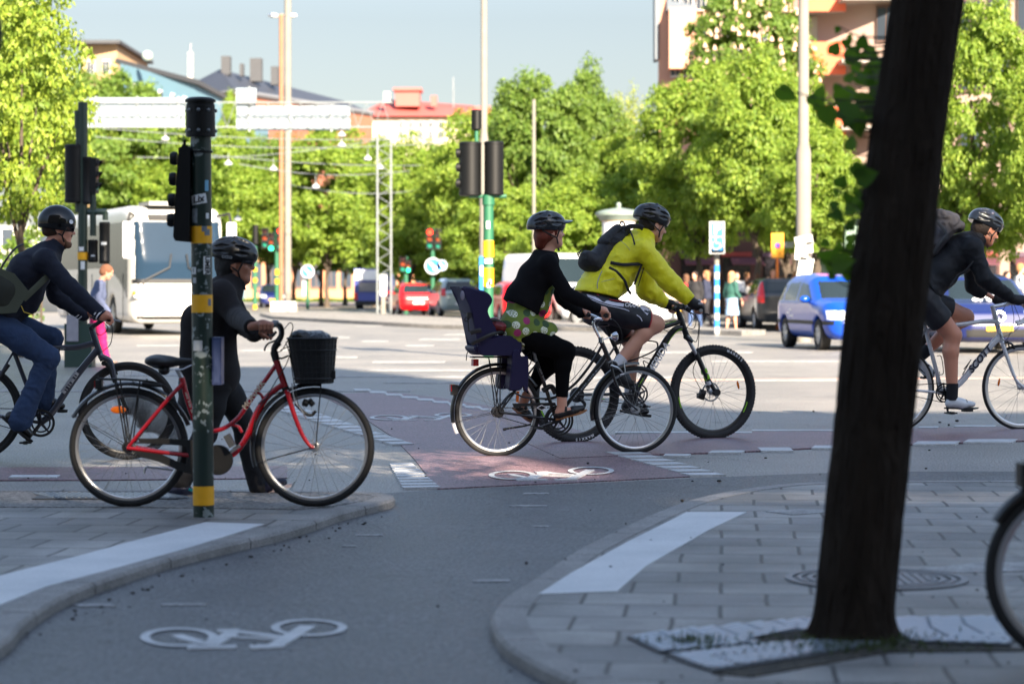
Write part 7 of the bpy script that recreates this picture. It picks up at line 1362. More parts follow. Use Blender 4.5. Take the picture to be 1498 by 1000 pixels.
g=G(140,534); walker('older woman in a grey-blue hooded jacket and bright pink trousers walking with bowed head',g,.15,1.62,cm('blue_grey_jacket',(98,108,138)),cm('pink_trousers',(205,30,105)),cm('brown_hair2',(120,80,58)),lean=.25,vox=.011,headpitch=22,stride=.2,grp=None)
g=G(1070,487); walker('long-haired woman in a dark green top and pale denim skirt standing behind the handlebars',g,.6,1.68,cm('green_top',(36,80,72)),cm('pale_denim',(135,165,195)),cm('blond_hair',(176,128,92)),skirt=True,vox=.014,long_hair=True,stride=.1)
tops=[('red_top',(180,30,34)),('white_top',(215,212,210)),('black_coat',(28,28,32)),('blue_shirt',(60,100,175)),('beige_coat',(180,165,140)),('navy_coat',(34,40,62)),('brown_jacket',(92,66,52)),('yellow_vest',(190,215,60))]
hairs=[('hair_a',(90,62,44)),('hair_b',(40,30,26)),('hair_c',(150,108,72))]
crowd=[(1004,478,0,'red jacket beside the blue-banded pole'),(1017,482,2,'black coat left of the parking sign'),(1034,480,5,'navy coat just left of the parking sign'),(1024,474,3,'blue shirt under the trees left of the parking sign'),(1078,481,1,'white top behind the woman in the denim skirt'),(1092,474,6,'brown jacket under the tree behind the estate car'),(1108,475,1,'white top over the roof of the estate car'),(1121,474,4,'beige coat left of the yellow sign'),(1131,476,0,'red top below the yellow sign'),(1145,474,1,'white top right of the yellow sign'),(1155,476,2,'black coat right of the yellow sign'),(1163,474,0,'red top left of the pale lamp post'),(1195,475,4,'beige coat right of the pale lamp post'),(1222,476,1,'white top beside the bus shelter'),(1440,485,7,'bright yellow-green vest behind the cyclist in black'),(1456,486,3,'blue shirt right of the yellow-green vest'),(1472,484,6,'brown jacket near the right edge'),(1492,498,1,'white top and jeans at the right edge'),(985,478,4,'beige coat behind the arms of the man in yellow'),(1413,484,2,'black coat behind the taxi')]
protos=[]
for i,(x,y,c,l) in enumerate(crowd):
    g=G(x,y); r=random.Random(i); dark=('blue_jeans',(58,80,120)) if i%2 else('dark_trousers',(36,36,42))
    if i<6: t=walker('person in a '+l,g,r.uniform(-3,3),1.66+.05*(i%3),cm(*tops[c]),cm(*dark),cm(*hairs[i%3]),vox=.022,long_hair=i%2==0,stride=.18); protos.append(t)
    else:
        t=copy_tree(protos[i%6]); t['label']='person in a '+l; t.location=g; t.rotation_euler=(0,0,r.uniform(-3,3)); sc=r.uniform(.95,1.05); t.scale=(sc,sc,sc)
        for ch in t.children:
            if ch.name.startswith('top'):
                ch.data=ch.data.copy(); ch.data.materials[0]=cm(*tops[c])
# ================================================================ trees
def leafmat(name,c,tr=.45,var=.35):
    m=bpy.data.materials.new(name); m.use_nodes=True; nt=m.node_tree; n=nt.nodes; l=nt.links; b=n['Principled BSDF']; out=n['Material Output']
    g=n.new('ShaderNodeNewGeometry'); r=n.new('ShaderNodeValToRGB'); c=lin(c)
    r.color_ramp.elements[0].color=(c[0]*(1-var),c[1]*(1-var*.7),c[2]*(1-var),1); r.color_ramp.elements[1].color=(c[0]*(1+var),c[1]*(1+var*.6),c[2]*(1+var*.5),1); l.new(g.outputs['Random Per Island'],r.inputs[0])
    l.new(r.outputs[0],b.inputs['Base Color']); b.inputs['Roughness'].default_value=.5; b.inputs['Specular IOR Level'].default_value=.35
    t=n.new('ShaderNodeBsdfTranslucent'); mxc=n.new('ShaderNodeMix'); mxc.data_type='RGBA'; mxc.blend_type='MULTIPLY'; mxc.inputs[0].default_value=1; mxc.inputs[7].default_value=(1.15,1.12,.55,1); l.new(r.outputs[0],mxc.inputs[6]); l.new(mxc.outputs[2],t.inputs['Color'])
    mx=n.new('ShaderNodeMixShader'); mx.inputs[0].default_value=tr+.09; l.new(b.outputs[0],mx.inputs[1]); l.new(t.outputs[0],mx.inputs[2]); l.new(mx.outputs[0],out.inputs['Surface']); return m
LM=[leafmat('lime_leaves',(130,156,64)),leafmat('deep_leaves',(110,138,62)),leafmat('yellow_leaves',(130,152,56),.35),leafmat('willow_leaves',(152,166,78),.4)]
bark=M('bark',(74,64,54),.9,0,.35,6,.02,14)
def leaves(P0,N0,size,rng,asp=.62):
    n=len(P0); a=rng.normal(size=(n,3)); N=N0+.75*a; N/=np.linalg.norm(N,axis=1)[:,None]; t=np.cross(N,rng.normal(size=(n,3))); t/=np.linalg.norm(t,axis=1)[:,None]; b=np.cross(N,t); s=(size*rng.uniform(.6,1.25,n))[:,None]
    V=np.stack([P0-t*s*.5,P0+b*s*asp*.5-t*s*.05+N*s*.06,P0+t*s*.5,P0-b*s*asp*.5-t*s*.05+N*s*.06],1).reshape(-1,3); Fq=np.arange(4*n).reshape(-1,4); return V,Fq
def crown_mesh(name,seed,rx=1.,rz=1.,nc=110,per=170,size=.05,clump=.2,droop=0,gap=.1):
    rng=np.random.default_rng(seed); C=[];k=0
    while len(C)<nc:
        v=rng.normal(size=3); v/=np.linalg.norm(v); r=rng.uniform(.25,1)**.45; 
        p=v*r*np.array([rx,rx,rz]); w=1-.28*max(0,p[2]/rz)-.02*max(0,-p[2]/rz) ; p[:2]*=w
        if p[2]<-.85*rz and rng.random()<.5: continue
        C.append(p*(1+rng.uniform(-.07,.09)))
    Ps=[];Ns=[]
    for c in C:
        cr=clump*rng.uniform(.6,1.25); m=int(per*rng.uniform(.6,1.3)); v=rng.normal(size=(m,3)); v/=np.linalg.norm(v,axis=1)[:,None]; v[:,2]=np.where(v[:,2]<-.45,-v[:,2]*.6,v[:,2]); r=rng.uniform(.55,1.05,m)[:,None]
        q=c+v*r*cr*np.array([1.12,1.12,.86]); q[:,2]-=droop*rng.uniform(0,1,m)*cr*2; Ps.append(q); Ns.append(v*.8+np.array([0,0,.55])+c/np.linalg.norm(c)*.5)
    V,Fq=leaves(np.concatenate(Ps),np.concatenate(Ns),size,rng); me=np_mesh(name,V,Fq,False); return me
CM=[crown_mesh('crown_a',1,nc=190,per=230,size=.062,clump=.21),crown_mesh('crown_b',2,nc=170,per=240,size=.062,clump=.22),crown_mesh('crown_c',3,nc=210,per=200,size=.058,clump=.19),crown_mesh('crown_w',4,nc=150,per=110,size=.05,clump=.2,droop=1.3)]
CM2=crown_mesh('crown_fine',9,nc=330,per=170,size=.05,clump=.15)
CM3=crown_mesh('crown_loose',12,nc=150,per=85,size=.062,clump=.17)
def trunk_mb(h,r,seed,branches=6,cz=0,cr=1):
    rr=random.Random(seed); mb=MB(); pts=[Vector((0,0,0))]; 
    for i in range(1,7): pts.append(Vector((rr.uniform(-.12,.12)*r*6*i/6,rr.uniform(-.12,.12)*r*6*i/6,h*i/6)))
    mb.tube(pts,[r*1.25]+[r*(1-.1*i) for i in range(1,7)],10)
    for b in range(branches):
        a=rr.uniform(0,6.28); z0=h*rr.uniform(.55,1); e=Vector((math.cos(a)*cr*.6,math.sin(a)*cr*.6,cz+cr*rr.uniform(-.3,.5))); s=pts[-1]*(z0/h); s.z=z0; m_=(s+e)/2+Vector((0,0,cr*.08)); mb.tube([s,m_,e],[r*.5,r*.3,r*.08],7)
    mb.tube([pts[-1],Vector((0,0,cz+cr*.5))],[r*.6,r*.12],8); return mb
def tree(px,ytop,ybot,wpx,d,mesh,mat,label,group='trees along the avenue',trunk_px=None,name='tree',tr=.16,rot=None,fl=False):
    b=Vector((((trunk_px or px)-CX)*d/F,d,0)); s=d/F; top=H+(420-ytop)*s; bot=H+(420-ybot)*s; cx=(px-CX)*s-b.x; rz=(top-bot)/2; rx=wpx*s/2; cz=(top+bot)/2
    t=thing(name,label,'tree',b,group=group); mb=trunk_mb(max(.8,bot+rz*.25),tr,int(px),6,cz,min(rx,rz)); mb.build('trunk',bark,t)
    key=(mesh.name,mat.name)
    if key not in CACHE: me=mesh.copy(); me.materials.append(mat); CACHE[key]=me
    o=link('crown',CACHE[key],None,t); o.location=(cx,0,cz); o.scale=(rx,rx,rz); o.rotation_euler=(0,0,random.Random(abs(int(px*3+d))).uniform(0,6.28) if rot is None else rot)
    return t,cx,rx,rz,cz
CACHE={}
TL=[(598,212,415,150,122,0,0,'rounded green tree right of the lattice tower, behind the red car'),(688,168,400,160,112,1,0,'green tree behind the two black signal heads'),(792,98,380,180,106,2,1,'tallest darker green tree right of the signal heads'),(856,112,390,130,116,0,1,'dark green tree behind the white advertising column'),
(915,128,395,125,126,3,3,'pale yellow-green willow against the sky left of the orange building'),(948,205,400,150,92,1,0,'green tree behind the helmet of the man in yellow'),(1022,84,385,190,86,2,0,'tall green tree in front of the orange gable'),(1108,92,372,180,80,0,0,'broad green tree above the parking sign'),
(1196,190,372,150,74,1,0,'green tree behind the pale lamp post'),(738,255,425,165,97,2,0,'low green tree behind the green signal post'),(842,262,425,170,90,0,0,'low green tree behind the advertising column'),(1250,232,385,110,76,2,0,'green tree left of the dark trunk above the bus shelter'),(1150,255,372,150,83,1,0,'low green tree above the yellow sign'),
(150,96,345,210,146,2,1,'dark green tree behind the left signal post'),(222,142,345,170,149,0,0,'green tree left of the nearest post'),(310,206,384,190,144,1,0,'green avenue tree right of the nearest post'),(392,192,388,170,150,2,1,'green avenue tree behind the two masts'),(478,192,390,180,147,0,0,'green avenue tree left of the lattice tower'),(548,204,394,150,152,1,1,'green avenue tree directly behind the lattice tower'),
(345,128,300,62,182,2,0,'narrow tree top rising behind the sign panels'),(640,212,410,120,150,1,1,'green tree behind the signal post with the red light'),(262,228,388,190,145,2,0,'leafy green tree above the coach'),
(430,300,395,120,150,0,1,'shaded avenue tree, leftmost of the dark trunks'),(470,310,398,110,158,1,1,'shaded avenue tree, second of the dark trunks'),(505,300,400,110,166,2,1,'shaded avenue tree, third of the dark trunks'),(535,310,402,100,175,0,1,'shaded avenue tree, nearest the delivery truck'),(585,320,412,100,165,1,1,'shaded avenue tree right of the delivery truck'),
(740,350,440,170,110,0,1,'low leafy tree by the red car behind the post'),(650,225,410,150,128,2,0,'green tree between the lattice tower and the black signal heads'),(745,150,400,150,124,0,1,'green tree rising just right of the black signal heads'),(895,205,400,150,112,1,0,'green tree between the advertising column and the helmet'),(1160,120,372,150,92,0,0,'green tree directly left of the pale lamp post'),(660,335,428,150,125,2,1,'low leafy tree above the grey people carrier')]
for i,(px,yt,yb,w,d,cm_,lm,lab) in enumerate(TL): tree(px,yt,yb,w,d,CM[cm_],LM[lm],lab)
tree(1440,-2,402,215,60,CM2,LM[0],'big bright green tree right of the dark trunk','trees along the avenue',tr=.2,trunk_px=1420)
tree(1548,60,400,170,57,CM2,LM[0],'bright green tree cut by the right edge of the picture','trees along the avenue',tr=.2)
t,cx,rx,rz,cz=tree(1098,-45,235,195,102,CM[2],LM[1],'horse chestnut covered in pinkish white blossom below the orange balconies','trees along the avenue',tr=.2)
rg=np.random.default_rng(5); mb=MB(); pk=M('blossom',(188,158,140),.8,0,.1,20)
for i in range(330):
    v=rg.normal(size=3); v/=np.linalg.norm(v); v[1]=-abs(v[1]); p=np.array([cx,0,cz])+v*np.array([rx,rx,rz])*rg.uniform(.86,1.05)*(1-.2*max(0,v[2])); mb.lathe([(.0,-.12),(.10,-.09),(.07,.04),(0,.15)],p,(0,0,1),6)
bl=mb.build('blossom',pk,t); bl['kind']='stuff'
mt=M('maple_bark',(140,116,84),.9,0,.3,8)
t,*_=tree(38,-40,345,215,43,CM3,LM[2],'loose yellow-green maple at the left edge with slender pale stems','trees along the avenue',trunk_px=32,tr=.085,rot=1.2)
tree(-30,-60,330,240,62,CM[0],LM[0],'taller green tree behind the maple at the left edge')
# hedge / shrubs low
def shrub(x0,x1,ytop,d,mat,lab):
    s=d/F; b=P((x0+x1)/2,420,d); b.z=0; t=thing('hedge',lab,'hedge',b); rg=np.random.default_rng(abs(int(x0))+5); n=int((x1-x0)*s*900); h=H+(420-ytop)*s; w=(x1-x0)*s/2
    p=np.stack([rg.uniform(-w,w,n),rg.uniform(-.6,.6,n),rg.uniform(0,1,n)**.7*h],1); p[:,2]*=.85+.15*np.sin(p[:,0]*2.3); V,Fq=leaves(p,np.tile([0,-.4,.7],(n,1)),.16,rg); link('leaves',np_mesh('leaves',V,Fq,False),mat,t)
    mb=MB()
    for i in range(9): x=-w+2*w*i/8; mb.tube([(x,0,0),(x*1.01,.1,h*.8)],.03,5)
    mb.build('stems',bark,t)
shrub(350,575,436,205,LM[1],'low green hedge along the foot of the avenue trees'); shrub(180,350,415,120,LM[1],'green hedge behind the coach')
shrub(-40,60,330,60,LM[1],'dark green hedge behind the bearded cyclist')
# ---- the near tree
def near_tree():
    b=G(1249,932,.05); d=b.y; s=d/F; t=thing('street_tree','dark tree trunk leaning across the right of the picture in the iron grate','tree',b)
    prof=[(945,1248,62),(925,1249,57),(880,1251,56),(800,1258,55.5),(640,1275,56),(500,1290,57),(415,1300,57),(300,1316,54),(200,1328,52.5),(100,1342,52),(0,1357,52),(-120,1376,50),(-300,1400,48),(-520,1425,45)]
    n=120; vs=[]; rr=random.Random(3); ctr=[Vector(((px-1249)*s,0,(932-py)*s)) for py,px,w in prof]; rad=[w*s for _,_,w in prof]; sp=spline([Vector((c.x,r,c.z)) for c,r in zip(ctr,rad)],22)
    for k,q in enumerate(sp):
        for j in range(n):
            a=2*math.pi*j/n; z=q.z; rg=q.y*(1+.018*math.sin(a*9+z*2.1+math.sin(z*5))+.02*math.sin(a*3+z*3)+.010*math.sin(a*17+z*7)+.030*abs(math.sin(a*13+2.2*math.sin(z*2.3+a*2)+math.sin(z*9+a*3)*.8))+.012*math.sin(a*31+z*11+2*math.sin(z*17))); 
            if z<.12: rg*=1+.18*(1-z/.12)**2*(1+.4*math.sin(a*5))
            vs.append((q.x+rg*math.cos(a),rg*math.sin(a),z))
    mb=MB(); mb.add(vs,[(i*n+j,i*n+(j+1)%n,(i+1)*n+(j+1)%n,(i+1)*n+j) for i in range(len(sp)-1) for j in range(n)])
    bm=M('near_bark',(48,41,35),.95,0,.65,7,.05,22,spec=.08); nt=bm.node_tree; mp=nt.nodes.new('ShaderNodeMapping'); mp.inputs['Scale'].default_value=(1,1,.22); tc=[x for x in nt.nodes if x.type=='TEX_COORD'][0]; nt.links.new(tc.outputs['Object'],mp.inputs[0])
    for x in nt.nodes:
        if x.type=='TEX_NOISE': nt.links.new(mp.outputs[0],x.inputs['Vector'])
    top=ctr[-1]
    for k in range(7):
        a=k*.9+.3; e=top+Vector((math.cos(a)*1.6,math.sin(a)*1.6,1.2+.3*(k%3))); mb.tube([top-Vector((0,0,.15)),(top+e)/2+Vector((0,0,.15)),e],[.07,.045,.015],8)
    mb.build('trunk',bm,t)
    # crown over the pavement, above the picture
    rg=np.random.default_rng(21); Ps=[];Ns=[]
    for _ in range(45):
        c=np.array([top.x+.3,0,top.z+1.6])+rg.normal(size=3)*np.array([.8,.8,.55]); c[2]=max(c[2],top.z+.15); m=70; v=rg.normal(size=(m,3)); v/=np.linalg.norm(v,axis=1)[:,None]; Ps.append(c+v*.42*rg.uniform(.5,1,m)[:,None]); Ns.append(v+np.array([0,0,.6]))
    V,Fq=leaves(np.concatenate(Ps),np.concatenate(Ns),.10,rg,.8); link('crown',np_mesh('crown',V,Fq,False),LM[1],t)
    # leafy shoots on the trunk: heart-shaped leaves
    lm=leafmat('shoot_leaves',(84,120,44),.55,.35); tw=M('twig',(60,62,34),.8)
    L_=[(1152,138,33,-35,8.3),(1222,70,22,60,8.2),(1250,84,30,5,8.4),(1262,60,22,80,8.3),(1274,78,26,-20,8.5),(1240,62,18,30,8.2),(1212,172,36,-70,8.0),(1246,166,42,-10,8.1),(1256,188,30,-80,8.2),(1233,141,30,20,8.5),(1200,134,24,60,8.6),(1268,148,34,10,8.4),(1276,114,28,70,8.6),(1262,118,24,-40,8.7),(1190,148,20,-60,8.4),(1286,134,30,-10,8.5),(1284,96,26,40,8.6),(1270,172,26,-60,8.4),
      (1232,264,22,65,8.2),(1228,268,18,-60,8.3),(1268,258,34,20,8.1),(1284,268,34,-15,8.2),(1292,254,22,50,8.3),(1262,246,20,70,8.3),(1250,298,26,15,8.3),(1226,317,24,-50,8.2),(1268,306,26,-70,8.2),(1240,304,22,100,8.4),(1276,292,22,-20,8.3),(1222,300,18,20,8.3),
      (1212,372,30,30,8.2),(1234,384,34,10,8.1),(1246,368,26,-30,8.3),(1238,402,24,-80,8.2),(1218,392,24,-50,8.2),(1252,392,22,-100,8.2),(1226,360,20,80,8.3),(1246,348,18,40,8.4),(1206,166,16,-100,8.3),(1300,250,18,0,8.2),(1238,180,20,-120,8.2)]
    rr=random.Random(11); mb=MB(); tb=MB(); L_=L_+[(x+rr.uniform(-22,20),y+rr.uniform(-18,20),s_*rr.uniform(.5,.8),rr.uniform(-120,120),dd+rr.uniform(-.1,.3)) for x,y,s_,a_,dd in L_ if x>1195]
    def anchor(y): return 1262+ (420-y)*.11
    for (x,y,sz,ang,dd) in L_:
        c=P(x,y,dd)-b; S_=sz*dd/F*1.0; a=R_(ang); tilt=rr.uniform(-.7,.7); ex=Vector((math.cos(a),math.sin(tilt)*.6,math.sin(a))).normalized(); ey=Vector((-math.sin(a),rr.uniform(-.8,.8),math.cos(a))); ey=(ey-ex*ey.dot(ex)).normalized(); nz=ex.cross(ey)
        out=[(-.5,0),(-.56,.2),(-.45,.4),(-.2,.47),(.05,.38),(.3,.2),(.45,.07),(.56,0),(.45,-.07),(.3,-.2),(.05,-.38),(-.2,-.47),(-.45,-.4),(-.56,-.2)]
        vs=[c+ex*u*S_+ey*v*S_+nz*(abs(v)*.25-u*u*.15)*S_ for u,v in out]+[c-ex*.1*S_]; k=len(out); mb.add(vs,[(i,(i+1)%k,k) for i in range(k)])
        st=c-ex*.5*S_; e=P(anchor(y)+10,y+12,8.26)-b; g=st+(e-st)*.35+Vector((0,0,-.02)); tb.tube([st,g,e],[.002,.003,.005],5)
    sl_=mb.build('shoot_leaves',lm,t); sl_['kind']='stuff'; tb.build('shoot_twigs',tw,t)['kind']='stuff'
near_tree()
# ================================================================ buildings
wing=M('window_dark',(58,66,76),.15,0,.2,1); wfr=M('window_frame',(215,212,205),.6)
def bld(name,label,corner,u,v,h,wall,parts=(),z0=0):
    """box building: corner at front left, u along the front, v depth"""
    t=thing(name,label,'building',(corner[0],corner[1],0)); u=Vector(u);v=Vector(v); mb=MB(); c=[Vector((0,0,z0)),u+Vector((0,0,z0)),u+v+Vector((0,0,z0)),v+Vector((0,0,z0))]; mb.prism(c,(0,0,h-z0)); mb.build('wall',wall,t); return t
def windows(t,o,u,n,zs,w,h,frame=wfr,pane=wing,off=.06,u0=.08,u1=.92):
    o=Vector(o);u=Vector(u); ud=u.normalized(); nn=Vector((ud.y,-ud.x,0))
    for z in zs:
        for i in range(n):
            c=o+u*(u0+(u1-u0)*(i+.5)/n)+nn*off; c.z=z; a=math.atan2(ud.y,ud.x); mb=MB(); mb.box(c,(w,.12,h),rz=a); f=mb.build('window',frame,t); mb=MB()
            for sx in(-1,1): mb.box(c+nn*.065+ud*(w*.24*sx),(w*.4,.02,h*.86),rz=a)
            mb.build('pane',pane,f)
def wp(px,py,d): return P(px,py,d)
# blue building receding
A=P(176,420,170);B=P(286,420,188); u=B-A; hb=1.24+(420-93)*170/F
t=bld('building','light blue building with a low roof behind the left trees',A,(u.x,u.y,0),(2,60,0),hb,M('wall_blue',(96,130,146),.8,0,.05,.3)); windows(t,(0,0,0),(u.x,u.y,0),5,(hb-2.0,hb-5.5),.7,1.7)
mb=MB(); mb.prism([(-.3,-.4,hb),(u.x+.3,u.y-.4,hb),(u.x+2,u.y+60,hb),(2,60,hb)],(0,0,.35)); mb.build('roof',M('roof_dark',(62,64,68),.7),t); mb=MB(); mb.sphere((1.6,2,hb+.7),(.4,.4,.4)); mb.build('roof_vent',M('roof_pale'),t)
A=P(118,420,215); t=bld('building','tan building block with a flat roof at the upper left',A,(3.4,-1,0),(0,18,0),1.24+(420-66)*215/F,M('wall_tan',(176,146,112),.85,0,.08,.4)); mb=MB(); hh=1.24+(420-66)*215/F; mb.box((1.6,8,hh+.1),(4.4,20,.3)); mb.build('roof',M('roof_dark'),t); windows(t,(0,0,0),(3.4,-1,0),2,(hh-2,),.7,1.2)
# dark roof building
def darkroof():
    b=P(288,420,225); t=thing('building','long brick building with a dark hipped roof and chimneys above the sign panels','building',(b.x,b.y,0)); Q=lambda x,y,d:P(x,y,d)-Vector((b.x,b.y,0))
    e=[Q(232,134,235),Q(345,134,222),Q(540,168,330),Q(470,168,345)]; e=[Vector((p.x,p.y,21.0)) for p in (Q(228,0,235),Q(345,0,222),Q(545,0,262),Q(430,0,275))]; 
    h=1.24+(420-134)*222/F; e=[Vector((p.x,p.y,h)) for p in e]; f=P(545,420,262); hr=1.24+(420-93)*226/F
    r0=Vector((Q(318,0,230).x,232,hr)); r0.y-=b.y; r1=Vector((Q(500,0,262).x,266-b.y,hr+.5)); h2=1.24+(420-166)*262/F
    e[2].z=h2;e[3].z=h2; r1.z=1.24+(420-146)*264/F
    mb=MB(); mb.add([(p.x,p.y,0) for p in e]+e,[(0,1,5,4),(1,2,6,5),(2,3,7,6),(3,0,4,7)]); mb.build('wall',M('wall_brick',(150,96,74),.85,0,.1,.5),t)
    rf=M('roof_slate',(50,54,64),.55,0,.12,.4); mb=MB(); mb.add([p+Vector((0,0,.05)) for p in e]+[r0,r1],[(0,1,4),(1,2,5,4),(2,3,5),(3,0,4,5)]); mb.build('roof',rf,t)
    mb=MB(); mb.tube([e[0]+Vector((0,-.2,0)),e[1]+Vector((0,-.2,0)),e[2]+Vector((0,-.2,0))],.28,6); mb.build('gutter',M('gutter_grey',(110,112,116),.5),t)
    for x,y0,y1,w,d in((331,83,110,13,231),(375,86,120,17,236),(402,98,125,10,240),(354,94,112,5,232)): mb=MB(); c=Q(x,(y0+y1)/2,d); s=d/F; mb.box(c,(w*s,1.2,(y1-y0)*s)); mb.build('chimney',M('chimney_grey',(62,64,68),.8),t)
    mb=MB(); c=Q(279,98,224); mb.box(c,(7*224/F,.6,42*224/F)); mb.tube([c,c+Vector((0,0,2.2))],.04,5); mb.build('white_chimney',M('wall_white',(165,163,160),.8),t)
darkroof()
def redroof():
    b=P(520,420,300); t=thing('building','pale building with a red hipped roof and a square red turret in the centre distance','building',(b.x,b.y,0)); s=300/F; Z=lambda y:H+(420-y)*s; X=lambda x:(x-520)*s
    rr=M('roof_red',(176,84,76),.7,0,.08,.5); wl=M('wall_cream',(205,190,166),.85); 
    mb=MB(); mb.box((X(612),9,Z(172)/2),(170*s,16,Z(172))); mb.build('wall',wl,t)
    mb=MB(); mb.add([(X(520),0,Z(170)),(X(705),0,Z(170)),(X(705),19,Z(170)),(X(520),19,Z(170)),(X(560),9.5,Z(137)),(X(690),9.5,Z(146))],[(0,1,5,4),(1,2,5),(2,3,4,5),(3,0,4)]); r=mb.build('roof',rr,t)
    mb=MB(); mb.box((X(594),6,Z(140)),(36*s,4,24*s)); mb.prism([(X(573),3.6,Z(129)),(X(615),3.6,Z(129)),(X(615),8.4,Z(129)),(X(573),8.4,Z(129))],(0,0,.35)); mb.build('turret',rr,r); mb=MB(); mb.box((X(633),5,Z(144)),(9*s,1.2,16*s)); mb.build('chimney',rr,r); mb=MB(); mb.tube([(X(661),8,Z(150)),(X(661),8,Z(105))],.06,5); mb.build('aerial',galv,r); mb=MB(); mb.box((X(565),2,Z(141)),(.8,.8,1.4)); mb.build('aerial_box',M('roof_pale'),r)
    windows(t,(X(570),.9,0),(120*s,0,0),7,(Z(182),Z(196)),.6,1.0)
    t2=thing('building','pale gabled building with a red roof edge right of the red turret','building',(P(700,420,310).x,310,0)); mb=MB(); mb.box((0,5,Z(165)/2),(30*s*1.03,10,Z(165))); mb.build('wall',wl,t2); mb=MB(); mb.prism([(-1.6,-.3,Z(162)),(1.6,-.3,Z(162)),(1.5,-.3,Z(146)),(-1.2,-.3,Z(148))],(0,11,0)); mb.build('roof',rr,t2)
redroof()
def orange_b():
    d=135; s=d/F; b=P(956,420,d); t=thing('building','orange rendered building with a grey mansard roof above the green trees','building',(b.x,b.y,0)); Z=lambda y:H+(420-y)*s; X=lambda x:(x-956)*s; w=M('wall_orange',(200,148,124),.85,0,.05,.5); 
    mb=MB(); mb.prism([(X(963),0,0),(X(1160),-3,0),(X(1160),16,0),(1.3,14,0)],(0,0,Z(-60))); mb.build('wall',w,t)
    mb=MB(); mb.box((X(961),.8,Z(20)),(.22,1.8,Z(-60)-Z(75))); mb.build('gable_cladding',M('slate_dark',(100,108,116),.6),t)
    mb=MB(); mb.prism([(X(974),-.9,Z(20)),(X(1018),-1.3,Z(20)),(X(1015),0.2,Z(-30)),(X(977),.4,Z(-30))],(0,1,0)); mb.build('mansard_roof',M('mansard',(92,100,108),.5),t)
    mb=MB(); mb.box((X(996),-1.0,Z(60)),(1.5,1.2,Z(22)-Z(110))); mb.build('bay',w,t)
    windows(t,(X(963),-.1,0),(X(1160)-X(963),-3,0),9,(Z(48),Z(0),Z(95)),.55,1.5)
orange_b()
def balcony_b():
    d=108; s=d/F; b=P(1180,420,d); t=thing('building','beige building with stacked orange balconies left of the dark trunk','building',(b.x,b.y,0)); Z=lambda y:H+(420-y)*s; X=lambda x:(x-1180)*s; w=M('wall_beige',(170,148,136),.85,0,.06,.5)
    mb=MB(); mb.prism([(X(1188),0,0),(X(1620),-9,0),(X(1620),12,0),(X(1195),14,0)],(0,0,Z(-90))); mb.build('wall',w,t)
    orp=M('balcony_orange',(222,104,66),.7,0,.04,2); mv=M('balcony_shade_and_joints',(134,98,92),.8,0,.08,2)  # mauve puts the unlit side's shade into the colour; board joints share it
    for y0,y1 in((-60,23),(67,114),(160,205),(250,290)):
        mb=MB(); zc=(Z(y0)+Z(y1))/2; hh=Z(y0)-Z(y1); mb.box(((X(1167)+X(1230))/2,-1.6,zc),(X(1230)-X(1167),.12,hh)); k=mb.build('balcony',orp,t); mb=MB(); mb.box((X(1155),.1,zc),(X(1167)-X(1153),3.3,hh)); mb.build('balcony_side',mv,k); mb=MB(); mb.box(((X(1155)+X(1230))/2,-.3,Z(y1)+.08),(X(1230)-X(1155),2.6,.16)); mb.build('slab',M('slab_grey',(150,146,140),.8),k)
        mb=MB()
        for q in range(1,5): mb.box(((X(1167)+X(1230))/2,-1.665,Z(y1)+hh*q/5),(X(1230)-X(1167),.015,.02))
        mb.build('board_joints',mv,k)
    for y in(45,138,232):
        mb=MB(); mb.box((X(1198),-.0,Z(y)),(X(1225)-X(1172),.3,1.2)); wn_=mb.build('window',M('balcony_glass',(150,146,128),.3),t); mb=MB(); mb.box((X(1216),-.2,Z(y)),(.35,.1,.9)); mb.build('pane',wing,wn_)
    windows(t,(X(1240),-1.08,0),(X(1620)-X(1240),-7.9,0),9,(Z(42),Z(120),Z(205),Z(-40)),1.0,1.6,frame=M('frame_brown',(96,76,68),.7))
    for y0,y1 in((4,12),(95,101),(190,196)): mb=MB(); mb.box((X(1262),-2.0,(Z(y0)+Z(y1))/2),(X(1310)-X(1222),2.2,Z(y0)-Z(y1))); mb.build('canopy',M('slab_grey'),t)
balcony_b()
def shopfront():
    d=98; s=d/F; b=P(1100,420,d); t=thing('shop_building','dark brown ground-floor shop front behind the crowd on the far pavement','building',(b.x,b.y,0)); Z=lambda y:H+(420-y)*s; X=lambda x:(x-1100)*s
    mb=MB(); mb.box((X(1180),3,Z(300)/2),(X(1540)-X(975),6,Z(300))); mb.build('wall',M('wall_dark_brown',(62,38,36),.8,0,.2,.6),t)
    for i in range(9):
        x=995+i*60; mb=MB(); mb.box((X(x+22),-.05,Z(415)),(40*s,.12,80*s)); w_=mb.build('shop_window',M('shop_glass',(28,26,32),.15,0,.3,1),t); mb=MB(); mb.box((X(x+22),-.14,Z(372)),(44*s,.1,7*s)); mb.build('fascia',M('fascia_red' if i%3==1 else 'fascia_plum',(120,30,30) if i%3==1 else (64,40,60),.6),w_)
    mb=MB()
    for i in range(8): x=1000+i*68; mb.prism([(X(x),-.1,Z(378)),(X(x+46),-.1,Z(378)),(X(x+46),-1.3,Z(388)),(X(x),-1.3,Z(388))],(0,0,.05)); mb.build('awning',M('awning_plum',(84,44,54),.8),t); mb=MB()
shopfront()
